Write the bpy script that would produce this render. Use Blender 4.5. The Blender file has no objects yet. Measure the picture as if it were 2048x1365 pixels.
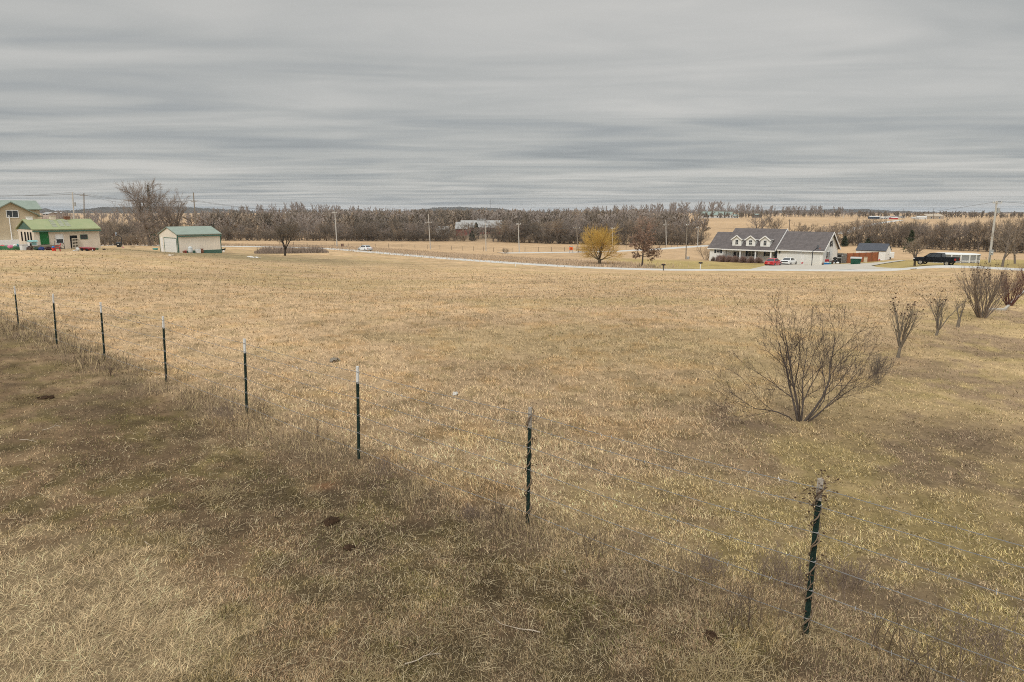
import bpy, bmesh, math, random
import numpy as np
from mathutils import Vector, Matrix

# ---------------------------------------------------------------- camera, sky, sun
scene = bpy.context.scene
COL = scene.collection
CAM_Z = 3.75
PITCH = math.radians(10.7)
SP, CP = math.sin(PITCH), math.cos(PITCH)
F = 1365.0                                   # focal length in photo pixels (24 mm on 36 mm)
cam_data = bpy.data.cameras.new('camera')
cam_data.lens = 24.0; cam_data.sensor_width = 36.0
cam_data.clip_start = 0.05; cam_data.clip_end = 20000
cam = bpy.data.objects.new('camera', cam_data); COL.objects.link(cam)
cam.location = (0, 0, CAM_Z); cam.rotation_euler = (math.pi/2 - PITCH, 0, 0)
scene.camera = cam
scene.view_settings.view_transform = 'Standard'
scene.view_settings.look = 'None'
scene.view_settings.exposure = 0.0
scene.view_settings.gamma = 1.0
scene.render.resolution_x = 1024; scene.render.resolution_y = 682
try:
    scene.cycles.max_bounces = 5; scene.cycles.diffuse_bounces = 3; scene.cycles.transparent_max_bounces = 6
    scene.cycles.volume_bounces = 0
    scene.cycles.use_denoising = False
    scene.cycles.filter_width = 1.0
except Exception:
    pass

SUN_EL, SUN_AZ = math.radians(46), math.radians(-158)     # azimuth from +Y towards +X
sun_data = bpy.data.lights.new('sun', 'SUN')
sun_data.energy = 1.5; sun_data.angle = math.radians(10); sun_data.color = (1.0, 0.95, 0.87)
sun = bpy.data.objects.new('sun', sun_data); COL.objects.link(sun)
sd = Vector((math.sin(SUN_AZ)*math.cos(SUN_EL), math.cos(SUN_AZ)*math.cos(SUN_EL), math.sin(SUN_EL)))
sun.rotation_euler = sd.to_track_quat('Z', 'Y').to_euler()
sun.location = (0, 0, 60)

class NT:
    """tiny node helper"""
    def __init__(s, tree): s.t = tree
    def n(s, typ, ins=None, **kw):
        nd = s.t.nodes.new(typ)
        for k, v in kw.items(): setattr(nd, k, v)
        for k, v in (ins or {}).items():
            if hasattr(v, 'is_linked') or hasattr(v, 'links'): s.t.links.new(v, nd.inputs[k])
            else: nd.inputs[k].default_value = v
        return nd
    def math(s, op, a, b=0.0, c=0.0, clamp=False):
        return s.n('ShaderNodeMath', {0: a, 1: b, 2: c}, operation=op, use_clamp=clamp).outputs[0]
    def ramp(s, fac, stops):
        nd = s.n('ShaderNodeValToRGB', {0: fac})
        el = nd.color_ramp.elements
        while len(el) < len(stops): el.new(0.5)
        for e, (p, c) in zip(el, stops):
            e.position = p; e.color = (c[0], c[1], c[2], 1) if len(c) == 3 else c
        return nd.outputs[0]
    def mix(s, fac, a, b, mode='MIX'):
        nd = s.n('ShaderNodeMix', data_type='RGBA', blend_type=mode)
        for k, v in ((0, fac), (6, a), (7, b)):
            if hasattr(v, 'is_linked'): s.t.links.new(v, nd.inputs[k])
            else: nd.inputs[k].default_value = v if k == 0 else (v[0], v[1], v[2], 1)
        return nd.outputs[2]
    def noise(s, vec, scale, detail=4, rough=0.55, dist=0.0):
        return s.n('ShaderNodeTexNoise', {'Vector': vec, 'Scale': scale, 'Detail': detail, 'Roughness': rough, 'Distortion': dist}).outputs[0]

world = bpy.data.worlds.new('World'); scene.world = world; world.use_nodes = True
wt = world.node_tree; wt.nodes.clear(); N = NT(wt)
tc = N.n('ShaderNodeTexCoord')
sep = N.n('ShaderNodeSeparateXYZ', {0: tc.outputs['Generated']})
zc = N.math('MAXIMUM', sep.outputs[2], 0.0)
zd = N.math('ADD', zc, 0.052)
qx = N.math('DIVIDE', sep.outputs[0], zd); qy = N.math('DIVIDE', sep.outputs[1], zd)
bend = N.math('MULTIPLY', N.math('MULTIPLY', qx, qx), 0.020)
qy2 = N.math('ADD', qy, bend)
v1 = N.n('ShaderNodeCombineXYZ', {0: N.math('MULTIPLY', qx, 0.38), 1: qy2, 2: 1.7}).outputs[0]
v2 = N.n('ShaderNodeCombineXYZ', {0: N.math('MULTIPLY', qx, 0.55), 1: N.math('MULTIPLY', qy2, 1.1), 2: 7.3}).outputs[0]
n1 = N.noise(v1, 0.95, 3, 0.5, 0.7)
n2 = N.noise(v2, 1.9, 4, 0.55, 0.9)
n3 = N.noise(v1, 0.28, 2, 0.5)
v4 = N.n('ShaderNodeCombineXYZ', {0: N.math('MULTIPLY', qx, 0.16), 1: qy2, 2: 4.1}).outputs[0]
n4 = N.noise(v4, 1.7, 4, 0.6, 0.3)
low = N.math('POWER', N.math('SUBTRACT', 1.0, zc, clamp=True), 16.0)
cl = N.math('ADD', N.math('MULTIPLY', n1, 0.53), N.math('ADD', N.math('MULTIPLY', n2, 0.14), N.math('MULTIPLY', n3, 0.34)))
cl = N.math('ADD', cl, N.math('MULTIPLY', low, N.math('MULTIPLY', N.math('SUBTRACT', n4, 0.47), 0.40)))
# contrast grows towards the horizon, where the layers are seen edge on
con = N.math('ADD', 1.75, N.math('MULTIPLY', 1.55, N.math('POWER', N.math('SUBTRACT', 1.0, zc, clamp=True), 8.0)))
cl = N.math('ADD', N.math('MULTIPLY_ADD', N.math('POWER', N.math('SUBTRACT', 1.0, zc, clamp=True), 14.0), 0.15, 0.5), N.math('MULTIPLY', N.math('SUBTRACT', cl, 0.5), con), clamp=True)
ccol = N.ramp(cl, [(0.10, (0.265, 0.284, 0.297)), (0.40, (0.375, 0.39, 0.392)), (0.58, (0.455, 0.461, 0.447)), (0.88, (0.59, 0.58, 0.552))])
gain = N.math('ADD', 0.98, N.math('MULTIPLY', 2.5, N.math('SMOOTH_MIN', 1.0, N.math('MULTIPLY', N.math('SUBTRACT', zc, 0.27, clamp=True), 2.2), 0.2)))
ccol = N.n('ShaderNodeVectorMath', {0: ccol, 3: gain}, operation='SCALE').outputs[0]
sky = N.n('ShaderNodeTexSky', sky_type='NISHITA', sun_disc=False, sun_elevation=SUN_EL, sun_rotation=SUN_AZ)
skys = N.n('ShaderNodeVectorMath', {0: sky.outputs[0], 3: 0.10}, operation='SCALE').outputs[0]
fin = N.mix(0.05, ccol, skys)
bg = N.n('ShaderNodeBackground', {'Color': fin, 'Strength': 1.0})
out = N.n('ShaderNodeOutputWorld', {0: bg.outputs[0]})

# ---------------------------------------------------------------- noise and terrain
def _h(ix, iy, seed):
    n = (ix.astype(np.int64)*374761393 + iy.astype(np.int64)*668265263 + seed*1442695041) & 0x7fffffff
    n = ((n ^ (n >> 13))*1274126177) & 0x7fffffff
    return ((n ^ (n >> 16)) & 0xffff)/65535.0
def vnoise(x, y, seed=0):
    x = np.asarray(x, float); y = np.asarray(y, float)
    ix = np.floor(x); iy = np.floor(y); fx = x-ix; fy = y-iy
    fx = fx*fx*(3-2*fx); fy = fy*fy*(3-2*fy)
    a = _h(ix, iy, seed); b = _h(ix+1, iy, seed); c = _h(ix, iy+1, seed); d = _h(ix+1, iy+1, seed)
    return (a*(1-fx)+b*fx)*(1-fy) + (c*(1-fx)+d*fx)*fy
def fbm(x, y, seed=0, o=4):
    s = 0; a = 0.5; t = 0
    for i in range(o):
        s = s + a*vnoise(x*2**i + 17.3*i, y*2**i - 9.1*i, seed+i*7); t += a; a *= 0.55
    return s/t
def sstep(a, b, x):
    t = np.clip((x-a)/(b-a), 0, 1); return t*t*(3-2*t)

def ray(px, py):
    u = (px-1024)/F; v = (682.5-py)/F
    return np.array((u, CP+v*SP, -SP+v*CP))
def at_depth(px, py, Y):                      # point on the sight line at ground distance Y
    d = ray(px, py); t = Y/d[1]
    return Vector((d[0]*t, Y, CAM_Z+d[2]*t))
def proj(p):
    x, y, z = p[0], p[1], p[2]-CAM_Z
    t = y*CP - z*SP; w = y*SP + z*CP
    return 1024+F*x/t, 682.5-F*w/t, t

US = [-.95, -.75, -.56, -.375, -.1875, 0, .1875, .375, .5626, .75, .95]
TAB = {
 8:   [0]*11, 16: [0]*11, 25: [0]*11,
 36:  [0, 0, -.1, -.3, -.5, -.5, -.55, -.55, -.5, -.45, -.4],
 50:  [0, -.15, -.4, -.9, -1.2, -1.3, -1.4, -1.4, -1.3, -1.2, -1.1],
 75:  [-.4, -.6, -1.0, -1.9, -2.6, -2.9, -3.1, -3.1, -2.9, -2.75, -2.7],
 }
ctrl = [(u, Y, z) for Y, row in TAB.items() for u, z in zip(US, row)]
def cp(px, py, Y):
    p = at_depth(px, py, Y); ctrl.append((p.x/p.y, p.y, p.z))
for a in [(2300, 541.5, 84), (2048, 541, 87), (1792, 541, 93), (1536, 541, 102), (1326, 540.5, 111), (1180, 536, 119), (1040, 528, 128), (900, 518, 143), (760, 506, 165), (660, 498, 184), (430, 493.5, 196), (200, 492, 215), (-200, 491, 235),
          (202, 497, 97), (60, 500, 95), (-150, 500, 95), (440, 506, 128), (330, 503, 128), (568, 512, 130), (290, 492, 150), (100, 494, 150), (120, 520, 65), (-100, 520, 65),
          (1416, 522, 152), (1530, 526, 145), (1645, 530, 136), (1545, 533, 126), (1712, 527.6, 126), (1775, 518, 146), (1870, 531, 96), (1960, 526.6, 109), (2040, 528, 104), (2250, 527, 104),
          (450, 483, 260), (700, 483, 268), (950, 484, 270), (1150, 491, 240), (1330, 491, 236), (1220, 506, 190), (1060, 506, 188), (1400, 492, 238), (1700, 493, 215), (1900, 502, 190), (2048, 509, 175), (2300, 511, 170), (800, 495, 215), (900, 469.5, 310), (1000, 469.5, 310), (950, 462, 350), (920, 478, 285), (990, 478, 285), (850, 474, 310), (1060, 474, 310), (850, 480, 285), (1060, 480, 285),
          (100, 470, 330), (-200, 470, 330), (450, 455, 450), (500, 440, 700), (500, 432, 1000), (100, 440, 700), (-200, 440, 700), (800, 455, 450), (800, 440, 700), (1000, 452, 450), (1000, 440, 700), (1300, 450, 470), (1400, 440, 620),
          (1700, 460, 350), (1640, 445, 500), (1700, 436, 640), (1560, 435, 640), (1400, 437, 580), (1850, 460, 330), (1850, 441, 560), (2000, 445, 480), (2300, 445, 480), (2000, 430, 1000), (1700, 430, 1100)]:
    cp(*a)
for u in US:
    ctrl.append((u, 1600, -1.0)); ctrl.append((u, 3000, 0.0)); ctrl.append((u, 7000, -2.0))
ctrl = np.array(ctrl)
def _uv(u, Y): return np.stack([np.asarray(u)*2.4, np.log(np.asarray(Y))*1.2], -1)
_C = _uv(ctrl[:, 0], ctrl[:, 1])
def _phi(d2): return 0.5*d2*np.log(d2+1e-12)
_K = _phi(((_C[:, None, :]-_C[None, :, :])**2).sum(-1)) + np.eye(len(_C))*0.0015
_Pm = np.hstack([np.ones((len(_C), 1)), _C])
_A = np.block([[_K, _Pm], [_Pm.T, np.zeros((3, 3))]])
_w = np.linalg.solve(_A, np.concatenate([ctrl[:, 2], np.zeros(3)]))
def terr(x, y):
    x = np.atleast_1d(np.asarray(x, float)); y = np.atleast_1d(np.asarray(y, float))
    Y = np.maximum(y, 8.0); u = np.clip(x/Y, -.95, .95)
    q = _uv(u, Y); z = np.empty(len(x))
    for i in range(0, len(x), 20000):
        qq = q[i:i+20000]
        k = _phi(((qq[:, None, :]-_C[None, :, :])**2).sum(-1))
        z[i:i+20000] = k@_w[:len(_C)] + _w[-3] + qq@_w[-2:]
    b = sstep(22, 34, y)
    return z*b
def tz(x, y): return float(terr([x], [y])[0])
def G(px, py):                                # where the sight line meets the ground
    d = ray(px, py)
    t = np.concatenate([np.arange(2, 40, 0.1), np.arange(40, 300, 0.4), np.arange(300, 1500, 3.0)])
    pts = d[None, :]*t[:, None]
    zz = terr(pts[:, 0], pts[:, 1])
    below = np.nonzero(CAM_Z+pts[:, 2] <= zz)[0]
    i = below[0] if len(below) else len(t)-1
    if i > 0:
        a = (CAM_Z+pts[i-1, 2])-zz[i-1]; b = (CAM_Z+pts[i, 2])-zz[i]
        k = a/(a-b) if a != b else 0
        tt = t[i-1]+(t[i]-t[i-1])*k
    else: tt = t[i]
    x, y = d[0]*tt, d[1]*tt
    return Vector((x, y, tz(x, y)))
def mpp(p): return proj(p)[2]/F               # metres per photo pixel at a point

EAST = Vector((.755, -.656, 0)); NORTH = Vector((.656, .755, 0))

# ---------------------------------------------------------------- materials
_mats = {}
def mat(name, col, rough=0.8, var=0.15, scale=3.0, spec=0.2, metal=0.0, bump=0.0, var2=None, coat=0.0, stretch=None):
    if name in _mats: return _mats[name]
    m = bpy.data.materials.new(name); m.use_nodes = True
    t = m.node_tree; t.nodes.clear(); n = NT(t)
    geo = n.n('ShaderNodeTexCoord')
    vec = geo.outputs['Object']
    if stretch:
        vec = n.n('ShaderNodeMapping', {'Vector': vec, 'Scale': stretch}).outputs[0]
    f = n.noise(vec, scale, 5, 0.6)
    f2 = n.noise(vec, scale*6.3, 3, 0.6)
    ff = n.math('ADD', n.math('MULTIPLY', f, 0.65), n.math('MULTIPLY', f2, 0.35))
    lo = tuple(c*(1-var) for c in col); hi = tuple(min(1, c*(1+var)) for c in col)
    if var2: lo = var2
    c = n.ramp(ff, [(0.32, lo), (0.68, hi)])
    b = n.n('ShaderNodeBsdfPrincipled', {'Base Color': c, 'Roughness': rough, 'Specular IOR Level': spec, 'Metallic': metal, 'Coat Weight': coat})
    if bump:
        bp = n.n('ShaderNodeBump', {'Height': ff, 'Strength': bump, 'Distance': 0.02})
        t.links.new(bp.outputs[0], b.inputs['Normal'])
    n.n('ShaderNodeOutputMaterial', {0: b.outputs[0]})
    _mats[name] = m; return m
def mat_attr(name, rough=0.95, spec=0.05, jitter=0.0, transl=0.0):
    m = bpy.data.materials.new(name); m.use_nodes = True
    t = m.node_tree; t.nodes.clear(); n = NT(t)
    a = n.n('ShaderNodeAttribute', attribute_name='Col')
    b = n.n('ShaderNodeBsdfPrincipled', {'Base Color': a.outputs[0], 'Roughness': rough, 'Specular IOR Level': spec})
    ge = n.n('ShaderNodeNewGeometry'); up = n.n('ShaderNodeVectorMath', {0: ge.outputs['Normal'], 1: (0, 0, 1.3)}, operation='ADD')   # blades shade as a soft sward
    t.links.new(n.n('ShaderNodeVectorMath', {0: up.outputs[0]}, operation='NORMALIZE').outputs[0], b.inputs['Normal'])
    sh = b.outputs[0]
    if transl:
        tr = n.n('ShaderNodeBsdfTranslucent', {'Color': a.outputs[0]})
        sh = n.n('ShaderNodeMixShader', {0: transl, 1: sh, 2: tr.outputs[0]}).outputs[0]
    n.n('ShaderNodeOutputMaterial', {0: sh})
    return m
def boards(name, col, period, axis=0, depth=0.012, rough=0.7, var=0.08, dark=0.6):
    """lapped or ribbed cladding: a bump ridge and a thin darker joint every `period` metres"""
    if name in _mats: return _mats[name]
    m = bpy.data.materials.new(name); m.use_nodes = True
    t = m.node_tree; t.nodes.clear(); n = NT(t)
    tcn = n.n('ShaderNodeTexCoord'); sp = n.n('ShaderNodeSeparateXYZ', {0: tcn.outputs['Object']})
    if axis == 3: src = n.math('ADD', sp.outputs[0], sp.outputs[1])
    else: src = sp.outputs[axis]
    fr = n.math('FRACT', n.math('DIVIDE', src, period))
    joint = n.math('LESS_THAN', fr, 0.12)
    ns = n.noise(tcn.outputs['Object'], 1.3, 5, 0.65)
    c = n.ramp(ns, [(0.3, tuple(x*(1-var) for x in col)), (0.7, tuple(min(1, x*(1+var)) for x in col))])
    c = n.mix(joint, c, tuple(x*dark for x in col))
    b = n.n('ShaderNodeBsdfPrincipled', {'Base Color': c, 'Roughness': rough, 'Specular IOR Level': 0.25})
    bp = n.n('ShaderNodeBump', {'Height': fr, 'Strength': 0.6, 'Distance': depth})
    t.links.new(bp.outputs[0], b.inputs['Normal'])
    n.n('ShaderNodeOutputMaterial', {0: b.outputs[0]})
    _mats[name] = m; return m

# ---------------------------------------------------------------- mesh helpers
class MB:
    def __init__(s): s.v = []; s.f = []
    def add(s, vs, fs):
        k = len(s.v); s.v += [tuple(p) for p in vs]; s.f += [tuple(i+k for i in f) for f in fs]; return s
    def box(s, x0, x1, y0, y1, z0, z1, M=None):
        vs = [Vector((x, y, z)) for z in (z0, z1) for y in (y0, y1) for x in (x0, x1)]
        if M is not None: vs = [M@p for p in vs]
        return s.add(vs, [(0, 2, 3, 1), (4, 5, 7, 6), (0, 1, 5, 4), (2, 6, 7, 3), (0, 4, 6, 2), (1, 3, 7, 5)])
    def beam(s, a, b, w, h=None):
        a, b = Vector(a), Vector(b); d = (b-a); L = d.length
        q = d.to_track_quat('X', 'Z').to_matrix().to_4x4(); q.translation = a
        h = h or w
        return s.box(0, L, -w/2, w/2, -h/2, h/2, q)
    def prism(s, poly, x0, x1):               # polygon of (y, z) extruded along x
        n = len(poly)
        vs = [(x0, y, z) for y, z in poly] + [(x1, y, z) for y, z in poly]
        return s.add(vs, [tuple(range(n))[::-1], tuple(range(n, 2*n))] + [(i, (i+1) % n, n+(i+1) % n, n+i) for i in range(n)])
    def tube(s, pts, rad, n=6, cap=True):
        pts = [Vector(p) for p in pts]
        if not hasattr(rad, '__len__'): rad = [rad]*len(pts)
        k = len(s.v); prev = None
        for i, p in enumerate(pts):
            d = (pts[min(i+1, len(pts)-1)]-pts[max(i-1, 0)])
            d = d.normalized() if d.length > 1e-9 else Vector((0, 0, 1))
            if prev is None:
                a = d.orthogonal().normalized()
            else:
                a = (prev-d*prev.dot(d)); a = a.normalized() if a.length > 1e-6 else d.orthogonal().normalized()
            prev = a; b = d.cross(a)
            for j in range(n):
                an = 2*math.pi*j/n
                s.v.append(tuple(p+(a*math.cos(an)+b*math.sin(an))*rad[i]))
        for i in range(len(pts)-1):
            for j in range(n):
                j2 = (j+1) % n
                s.f.append((k+i*n+j, k+i*n+j2, k+(i+1)*n+j2, k+(i+1)*n+j))
        if cap and n > 2:
            s.f.append(tuple(k+j for j in range(n))[::-1]); s.f.append(tuple(k+(len(pts)-1)*n+j for j in range(n)))
        return s
    def lathe(s, prof, n=16, c=(0, 0, 0)):     # profile of (r, z)
        k = len(s.v)
        for r, z in prof:
            for j in range(n):
                a = 2*math.pi*j/n; s.v.append((c[0]+r*math.cos(a), c[1]+r*math.sin(a), c[2]+z))
        m = len(prof)
        for i in range(m-1):
            for j in range(n):
                j2 = (j+1) % n; s.f.append((k+i*n+j, k+i*n+j2, k+(i+1)*n+j2, k+(i+1)*n+j))
        s.f.append(tuple(k+j for j in range(n))[::-1]); s.f.append(tuple(k+(m-1)*n+j for j in range(n)))
        return s
    def blob(s, c, r, seed=0, rough=0.25, n=10):
        rng = np.random.default_rng(seed); k = len(s.v); m = max(4, n//2+1)
        for i in range(m+1):
            th = math.pi*i/m
            for j in range(n):
                ph = 2*math.pi*j/n; q = 1+rng.uniform(-rough, rough)
                s.v.append((c[0]+r[0]*q*math.sin(th)*math.cos(ph), c[1]+r[1]*q*math.sin(th)*math.sin(ph), c[2]+r[2]*q*math.cos(th)))
        for i in range(m):
            for j in range(n):
                j2 = (j+1) % n; s.f.append((k+i*n+j, k+(i+1)*n+j, k+(i+1)*n+j2, k+i*n+j2))
        return s
    def build(s, name, m, parent=None, smooth=False, bevel=0.0, label=None):
        me = bpy.data.meshes.new(name); me.from_pydata(s.v, [], s.f); me.update()
        me.materials.append(m)
        if smooth: me.polygons.foreach_set('use_smooth', [True]*len(me.polygons))
        o = bpy.data.objects.new(name, me); COL.objects.link(o)
        if parent is not None: o.parent = parent
        if bevel:
            b = o.modifiers.new('bevel', 'BEVEL'); b.width = bevel; b.segments = 2; b.limit_method = 'ANGLE'
        if label: o['label'] = label
        return o
def np_mesh(name, verts, faces, m, cols=None, parent=None, smooth=False):
    """verts (n,3), faces (k,3|4) arrays"""
    me = bpy.data.meshes.new(name)
    nv, nf, w = len(verts), len(faces), faces.shape[1]
    me.vertices.add(nv); me.vertices.foreach_set('co', np.ascontiguousarray(verts, dtype=np.float32).ravel())
    me.loops.add(nf*w); me.loops.foreach_set('vertex_index', np.ascontiguousarray(faces, dtype=np.int32).ravel())
    me.polygons.add(nf); me.polygons.foreach_set('loop_start', np.arange(0, nf*w, w, dtype=np.int32))
    me.polygons.foreach_set('loop_total', np.full(nf, w, dtype=np.int32))
    if smooth: me.polygons.foreach_set('use_smooth', np.ones(nf, dtype=bool))
    me.update(calc_edges=True)
    if cols is not None:
        a = me.attributes.new('Col', 'FLOAT_COLOR', 'POINT')
        a.data.foreach_set('color', np.ascontiguousarray(np.hstack([cols, np.ones((nv, 1))]), dtype=np.float32).ravel())
    me.materials.append(m)
    o = bpy.data.objects.new(name, me); COL.objects.link(o)
    if parent is not None: o.parent = parent
    return o
def tag(o, label=None, cat=None, group=None, kind=None):
    if label: o['label'] = label
    if cat: o['category'] = cat
    if group: o['group'] = group
    if kind: o['kind'] = kind
    return o
def thing(name, label, cat, loc=(0, 0, 0), rz=0.0, group=None):
    o = bpy.data.objects.new(name, None); COL.objects.link(o); o.empty_display_size = 0.3
    o.location = loc; o.rotation_euler = (0, 0, rz)
    return tag(o, label, cat, group)
def solo(name, mb, m, label, cat, loc=(0, 0, 0), rz=0.0, group=None, smooth=False, bevel=0.0):
    o = mb.build(name, m, None, smooth, bevel); o.location = loc; o.rotation_euler = (0, 0, rz)
    return tag(o, label, cat, group)
def dup(root, loc, rz=0.0, sc=None, label=None, group=None):
    r = root.copy(); COL.objects.link(r); r.location = loc; r.rotation_euler = (0, 0, rz)
    if sc is not None: r.scale = sc
    if label: r['label'] = label
    if group: r['group'] = group
    for ch in list(root.children):
        c = ch.copy(); COL.objects.link(c); c.parent = r
        for g in list(ch.children):
            d = g.copy(); COL.objects.link(d); d.parent = c
    return r

# ---------------------------------------------------------------- the road, as points on the ground
road_px = [(2300, 541.5, 84), (2048, 541, 87), (1920, 541, 90), (1792, 541, 93), (1660, 541, 97.5), (1536, 541, 102), (1430, 541, 106.5), (1326, 540.2, 111), (1180, 536, 119), (1040, 528, 128), (900, 518, 143), (760, 506.3, 165), (660, 498.3, 184), (560, 495, 193), (430, 493.5, 200), (200, 492, 215), (-200, 491, 240)]
rp = np.array([(at_depth(a, b, c).x, c) for a, b, c in road_px])[::-1]     # x rising
def resample(p, step):
    d = np.concatenate([[0], np.cumsum(np.hypot(*np.diff(p, axis=0).T))])
    t = np.arange(0, d[-1], step)
    q = np.stack([np.interp(t, d, p[:, 0]), np.interp(t, d, p[:, 1])], 1)
    k = max(1, int(8/step)); ker = np.ones(2*k+1)/(2*k+1)
    pad = np.pad(q, ((k, k), (0, 0)), mode='reflect', reflect_type='odd')
    return np.stack([np.convolve(pad[:, i], ker, 'valid') for i in (0, 1)], 1)
road_c = resample(rp, 1.0)
def road_y(x): return np.interp(x, road_c[:, 0], road_c[:, 1])

# ---------------------------------------------------------------- ground colours by place
FP = np.array((.185, 7.83)); FD = np.array((.753, -.658)); FN = np.array((.658, .753))
BUSH = np.array((5.28, 12.05))
def masks(x, y):
    w1 = (fbm(x*.55, y*.55, 3)-.5)*2.0; w2 = (fbm(x*.9+40, y*.9, 5)-.5)*1.6
    s = (x-FP[0])*FN[0]+(y-FP[1])*FN[1]
    e = (x-BUSH[0])*.755-(y-BUSH[1])*.656
    past = 1-sstep(-.9, .5, s+w1*.7)
    past *= 1-sstep(30, 45, y)
    lawn = sstep(-2.6, 1.6, e+w2*1.8)*(1-past)*(1-sstep(60, 85, y))
    bl = np.exp(-(((x+4.6)/2.6)**2+((y-5.4)/1.9)**2)**1.5)
    bleach = sstep(.28, .80, bl+w1*.55+(fbm(x*2.6, y*2.6, 9)-.5)*.9)*past
    return s, e, past, lawn, bleach
def zone_col(x, y):
    """albedo of the cover at (x, y): dry hay field, grazed pasture, lawn, verge, yards"""
    s, e, past, lawn, bleach = masks(x, y)
    far = sstep(12, 60, y)
    f1 = fbm(x*.22, y*.22, 11)[:, None]; f2 = fbm(x*1.3, y*1.3, 23)[:, None]; f3 = fbm(x*.05, y*.09, 31)[:, None]
    f4 = fbm(x*4.5, y*4.5, 29, 3)[:, None]
    f5 = fbm(x*2.6+9, y*2.6, 37, 3)[:, None]
    hay = np.array((.50, .36, .20))*(0.56+.46*f1+.22*f2+.22*f4) * (0.80+.38*f3)
    q_ = x*EAST.x+y*EAST.y; trk = (np.exp(-(((q_+2.5*(fbm(x*.04, y*.04, 63)-.5)*4) % 5.2-2.6)/.30)**2)+np.exp(-(((q_+2.5*(fbm(x*.04, y*.04, 63)-.5)*4) % 5.2-4.2)/.30)**2))[:, None]*sstep(.35, .65, fbm(x*.07+5, y*.07, 65))[:, None]
    hay = hay*(1-.16*trk)
    gp = sstep(.50, .66, fbm(x*.16-3, y*.20, 69))[:, None]; hay = hay*(1-.30*gp)+np.array((.37, .30, .13))*.30*gp
    mot = sstep(.54, .70, f5); hay = hay*(1-.42*mot)+np.array((.21, .16, .075))*.42*mot
    ora = sstep(.52, .72, fbm(x*1.6-7, y*1.6, 39, 3))[:, None]; hay = hay*(1+ora*np.array((.03, -.03, -.12)))
    hay = hay*(1-.25*sstep(.55, .8, f2)) + np.array((.36, .29, .11))*.25*sstep(.55, .8, f2)
    olive = np.array((.345, .265, .115)); brown = np.array((.43, .295, .16)); straw = np.array((.62, .455, .24))
    g1 = fbm(x*1.9+3, y*1.9, 41)[:, None]; g2 = (.5*fbm(x*2.1, y*2.1+7, 47)+.5*fbm(x*6.3, y*6.3+7, 48))[:, None]; g3 = (.5*fbm(x*.5-9, y*.5, 53)+.5*fbm(x*3.7, y*3.7, 54))[:, None]
    pas = brown*(1-sstep(.42, .62, g1))+olive*sstep(.42, .62, g1)
    pas = pas*(1-sstep(.52, .68, g2)*.7)+straw*sstep(.52, .68, g2)*.7
    pas = pas*(0.12+1.16*g3)
    trod = ((1-.45*sstep(9, 17, y))*np.exp(-((s+1.75)/1.5)**4)*sstep(.36, .60, .45*fbm(x*.9, y*.9, 57)+.55*fbm(x*3.1, y*3.1, 60)))[:, None]; pas = pas*(1-.72*trod)+np.array((.17, .12, .068))*(.5+g3)*.72*trod
    pale = ((1-sstep(-6.5, -2.6, s+2.2*(fbm(x*.7, y*.7, 58)-.5)*2))*sstep(.40, .62, fbm(x*.5+4, y*.5, 56)))[:, None]; pas = pas*(1-.5*pale)+straw*.5*pale
    wear = sstep(.52, .66, fbm(x*.6+20, y*.6+5, 59))[:, None]
    pas = pas*(1-.35*wear)+np.array((.13, .10, .06))*.35*wear
    ble = np.array((.50, .375, .205))*(0.45+1.0*g2)
    lw = np.array((.50, .37, .185))*(.62+.35*f1+.45*f4); grn = np.array((.385, .305, .115))*(.7+.6*f4); mau = np.array((.29, .205, .135))
    h1 = sstep(.44, .64, .6*fbm(x*.45+11, y*.45, 61)+.4*fbm(x*2.4, y*2.4, 62))[:, None]; h2 = sstep(.46, .62, .62*fbm(x*.62-5, y*.5+8, 67)+.38*fbm(x*2.9, y*2.2, 68))[:, None]
    lw = lw*(1-.6*h1)+grn*.6*h1; lw = lw*(1-.65*h2)+mau*.65*h2
    c = hay*(1-lawn[:, None])+lw*lawn[:, None]
    c = c*(1-past[:, None])+pas*past[:, None]
    c = c*(1-bleach[:, None])+ble*bleach[:, None]
    # belt of weeds and thatch along the fence
    belt = (np.exp(-((s+.25)/.55)**2)*(1-sstep(26, 36, y))*sstep(.35, .6, fbm(x*1.1, y*1.1, 71)))[:, None]
    c = c*(1-.6*belt)+np.array((.21, .155, .10))*.6*belt
    # beyond the road
    d = y-road_y(x); over = sstep(-1.5, 2.5, d)
    ver = np.array((.43, .305, .195))*(.75+.5*fbm(x*.12, y*.2, 81)[:, None])
    fld = np.array((.46, .325, .18))*(.85+.3*fbm(x*.02, y*.03, 83)[:, None])
    yard = np.array((.36, .28, .11))*(.75+.5*fbm(x*.15, y*.2, 87)[:, None])
    vm = 1-sstep(22, 34, d-.10*(x+20))
    cc = ver*vm[:, None]+fld*(1-vm[:, None])
    ym = sstep(16, 30, x)*(1-sstep(42, 60, d))
    cc = cc*(1-ym[:, None])+yard*ym[:, None]
    # woods floor far away
    wd = (sstep(255, 300, y)*(1-sstep(25, 60, x)))*(sstep(-85, -60, x)+0)
    fl2 = np.array((.16, .125, .085))
    wm = (wd*(1-sstep(420, 520, y)))[:, None]*.85
    cc = cc*(1-wm)+fl2*wm
    c = c*(1-over[:, None])+cc*over[:, None]
    # worn olive yard in front of the left buildings
    ly = np.exp(-(((x+50)/34)**2+((y-108)/22)**2)**1.4)[:, None]
    lyc = np.array((.27, .215, .11))*(.6+.75*fbm(x*.35, y*.6, 91)[:, None])
    trk = sstep(.56, .66, fbm(x*.10, y*.55, 97))[:, None]
    lyc = lyc*(1-.5*trk)+np.array((.13, .10, .07))*.5*trk
    c = c*(1-ly)+lyc*ly
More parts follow.
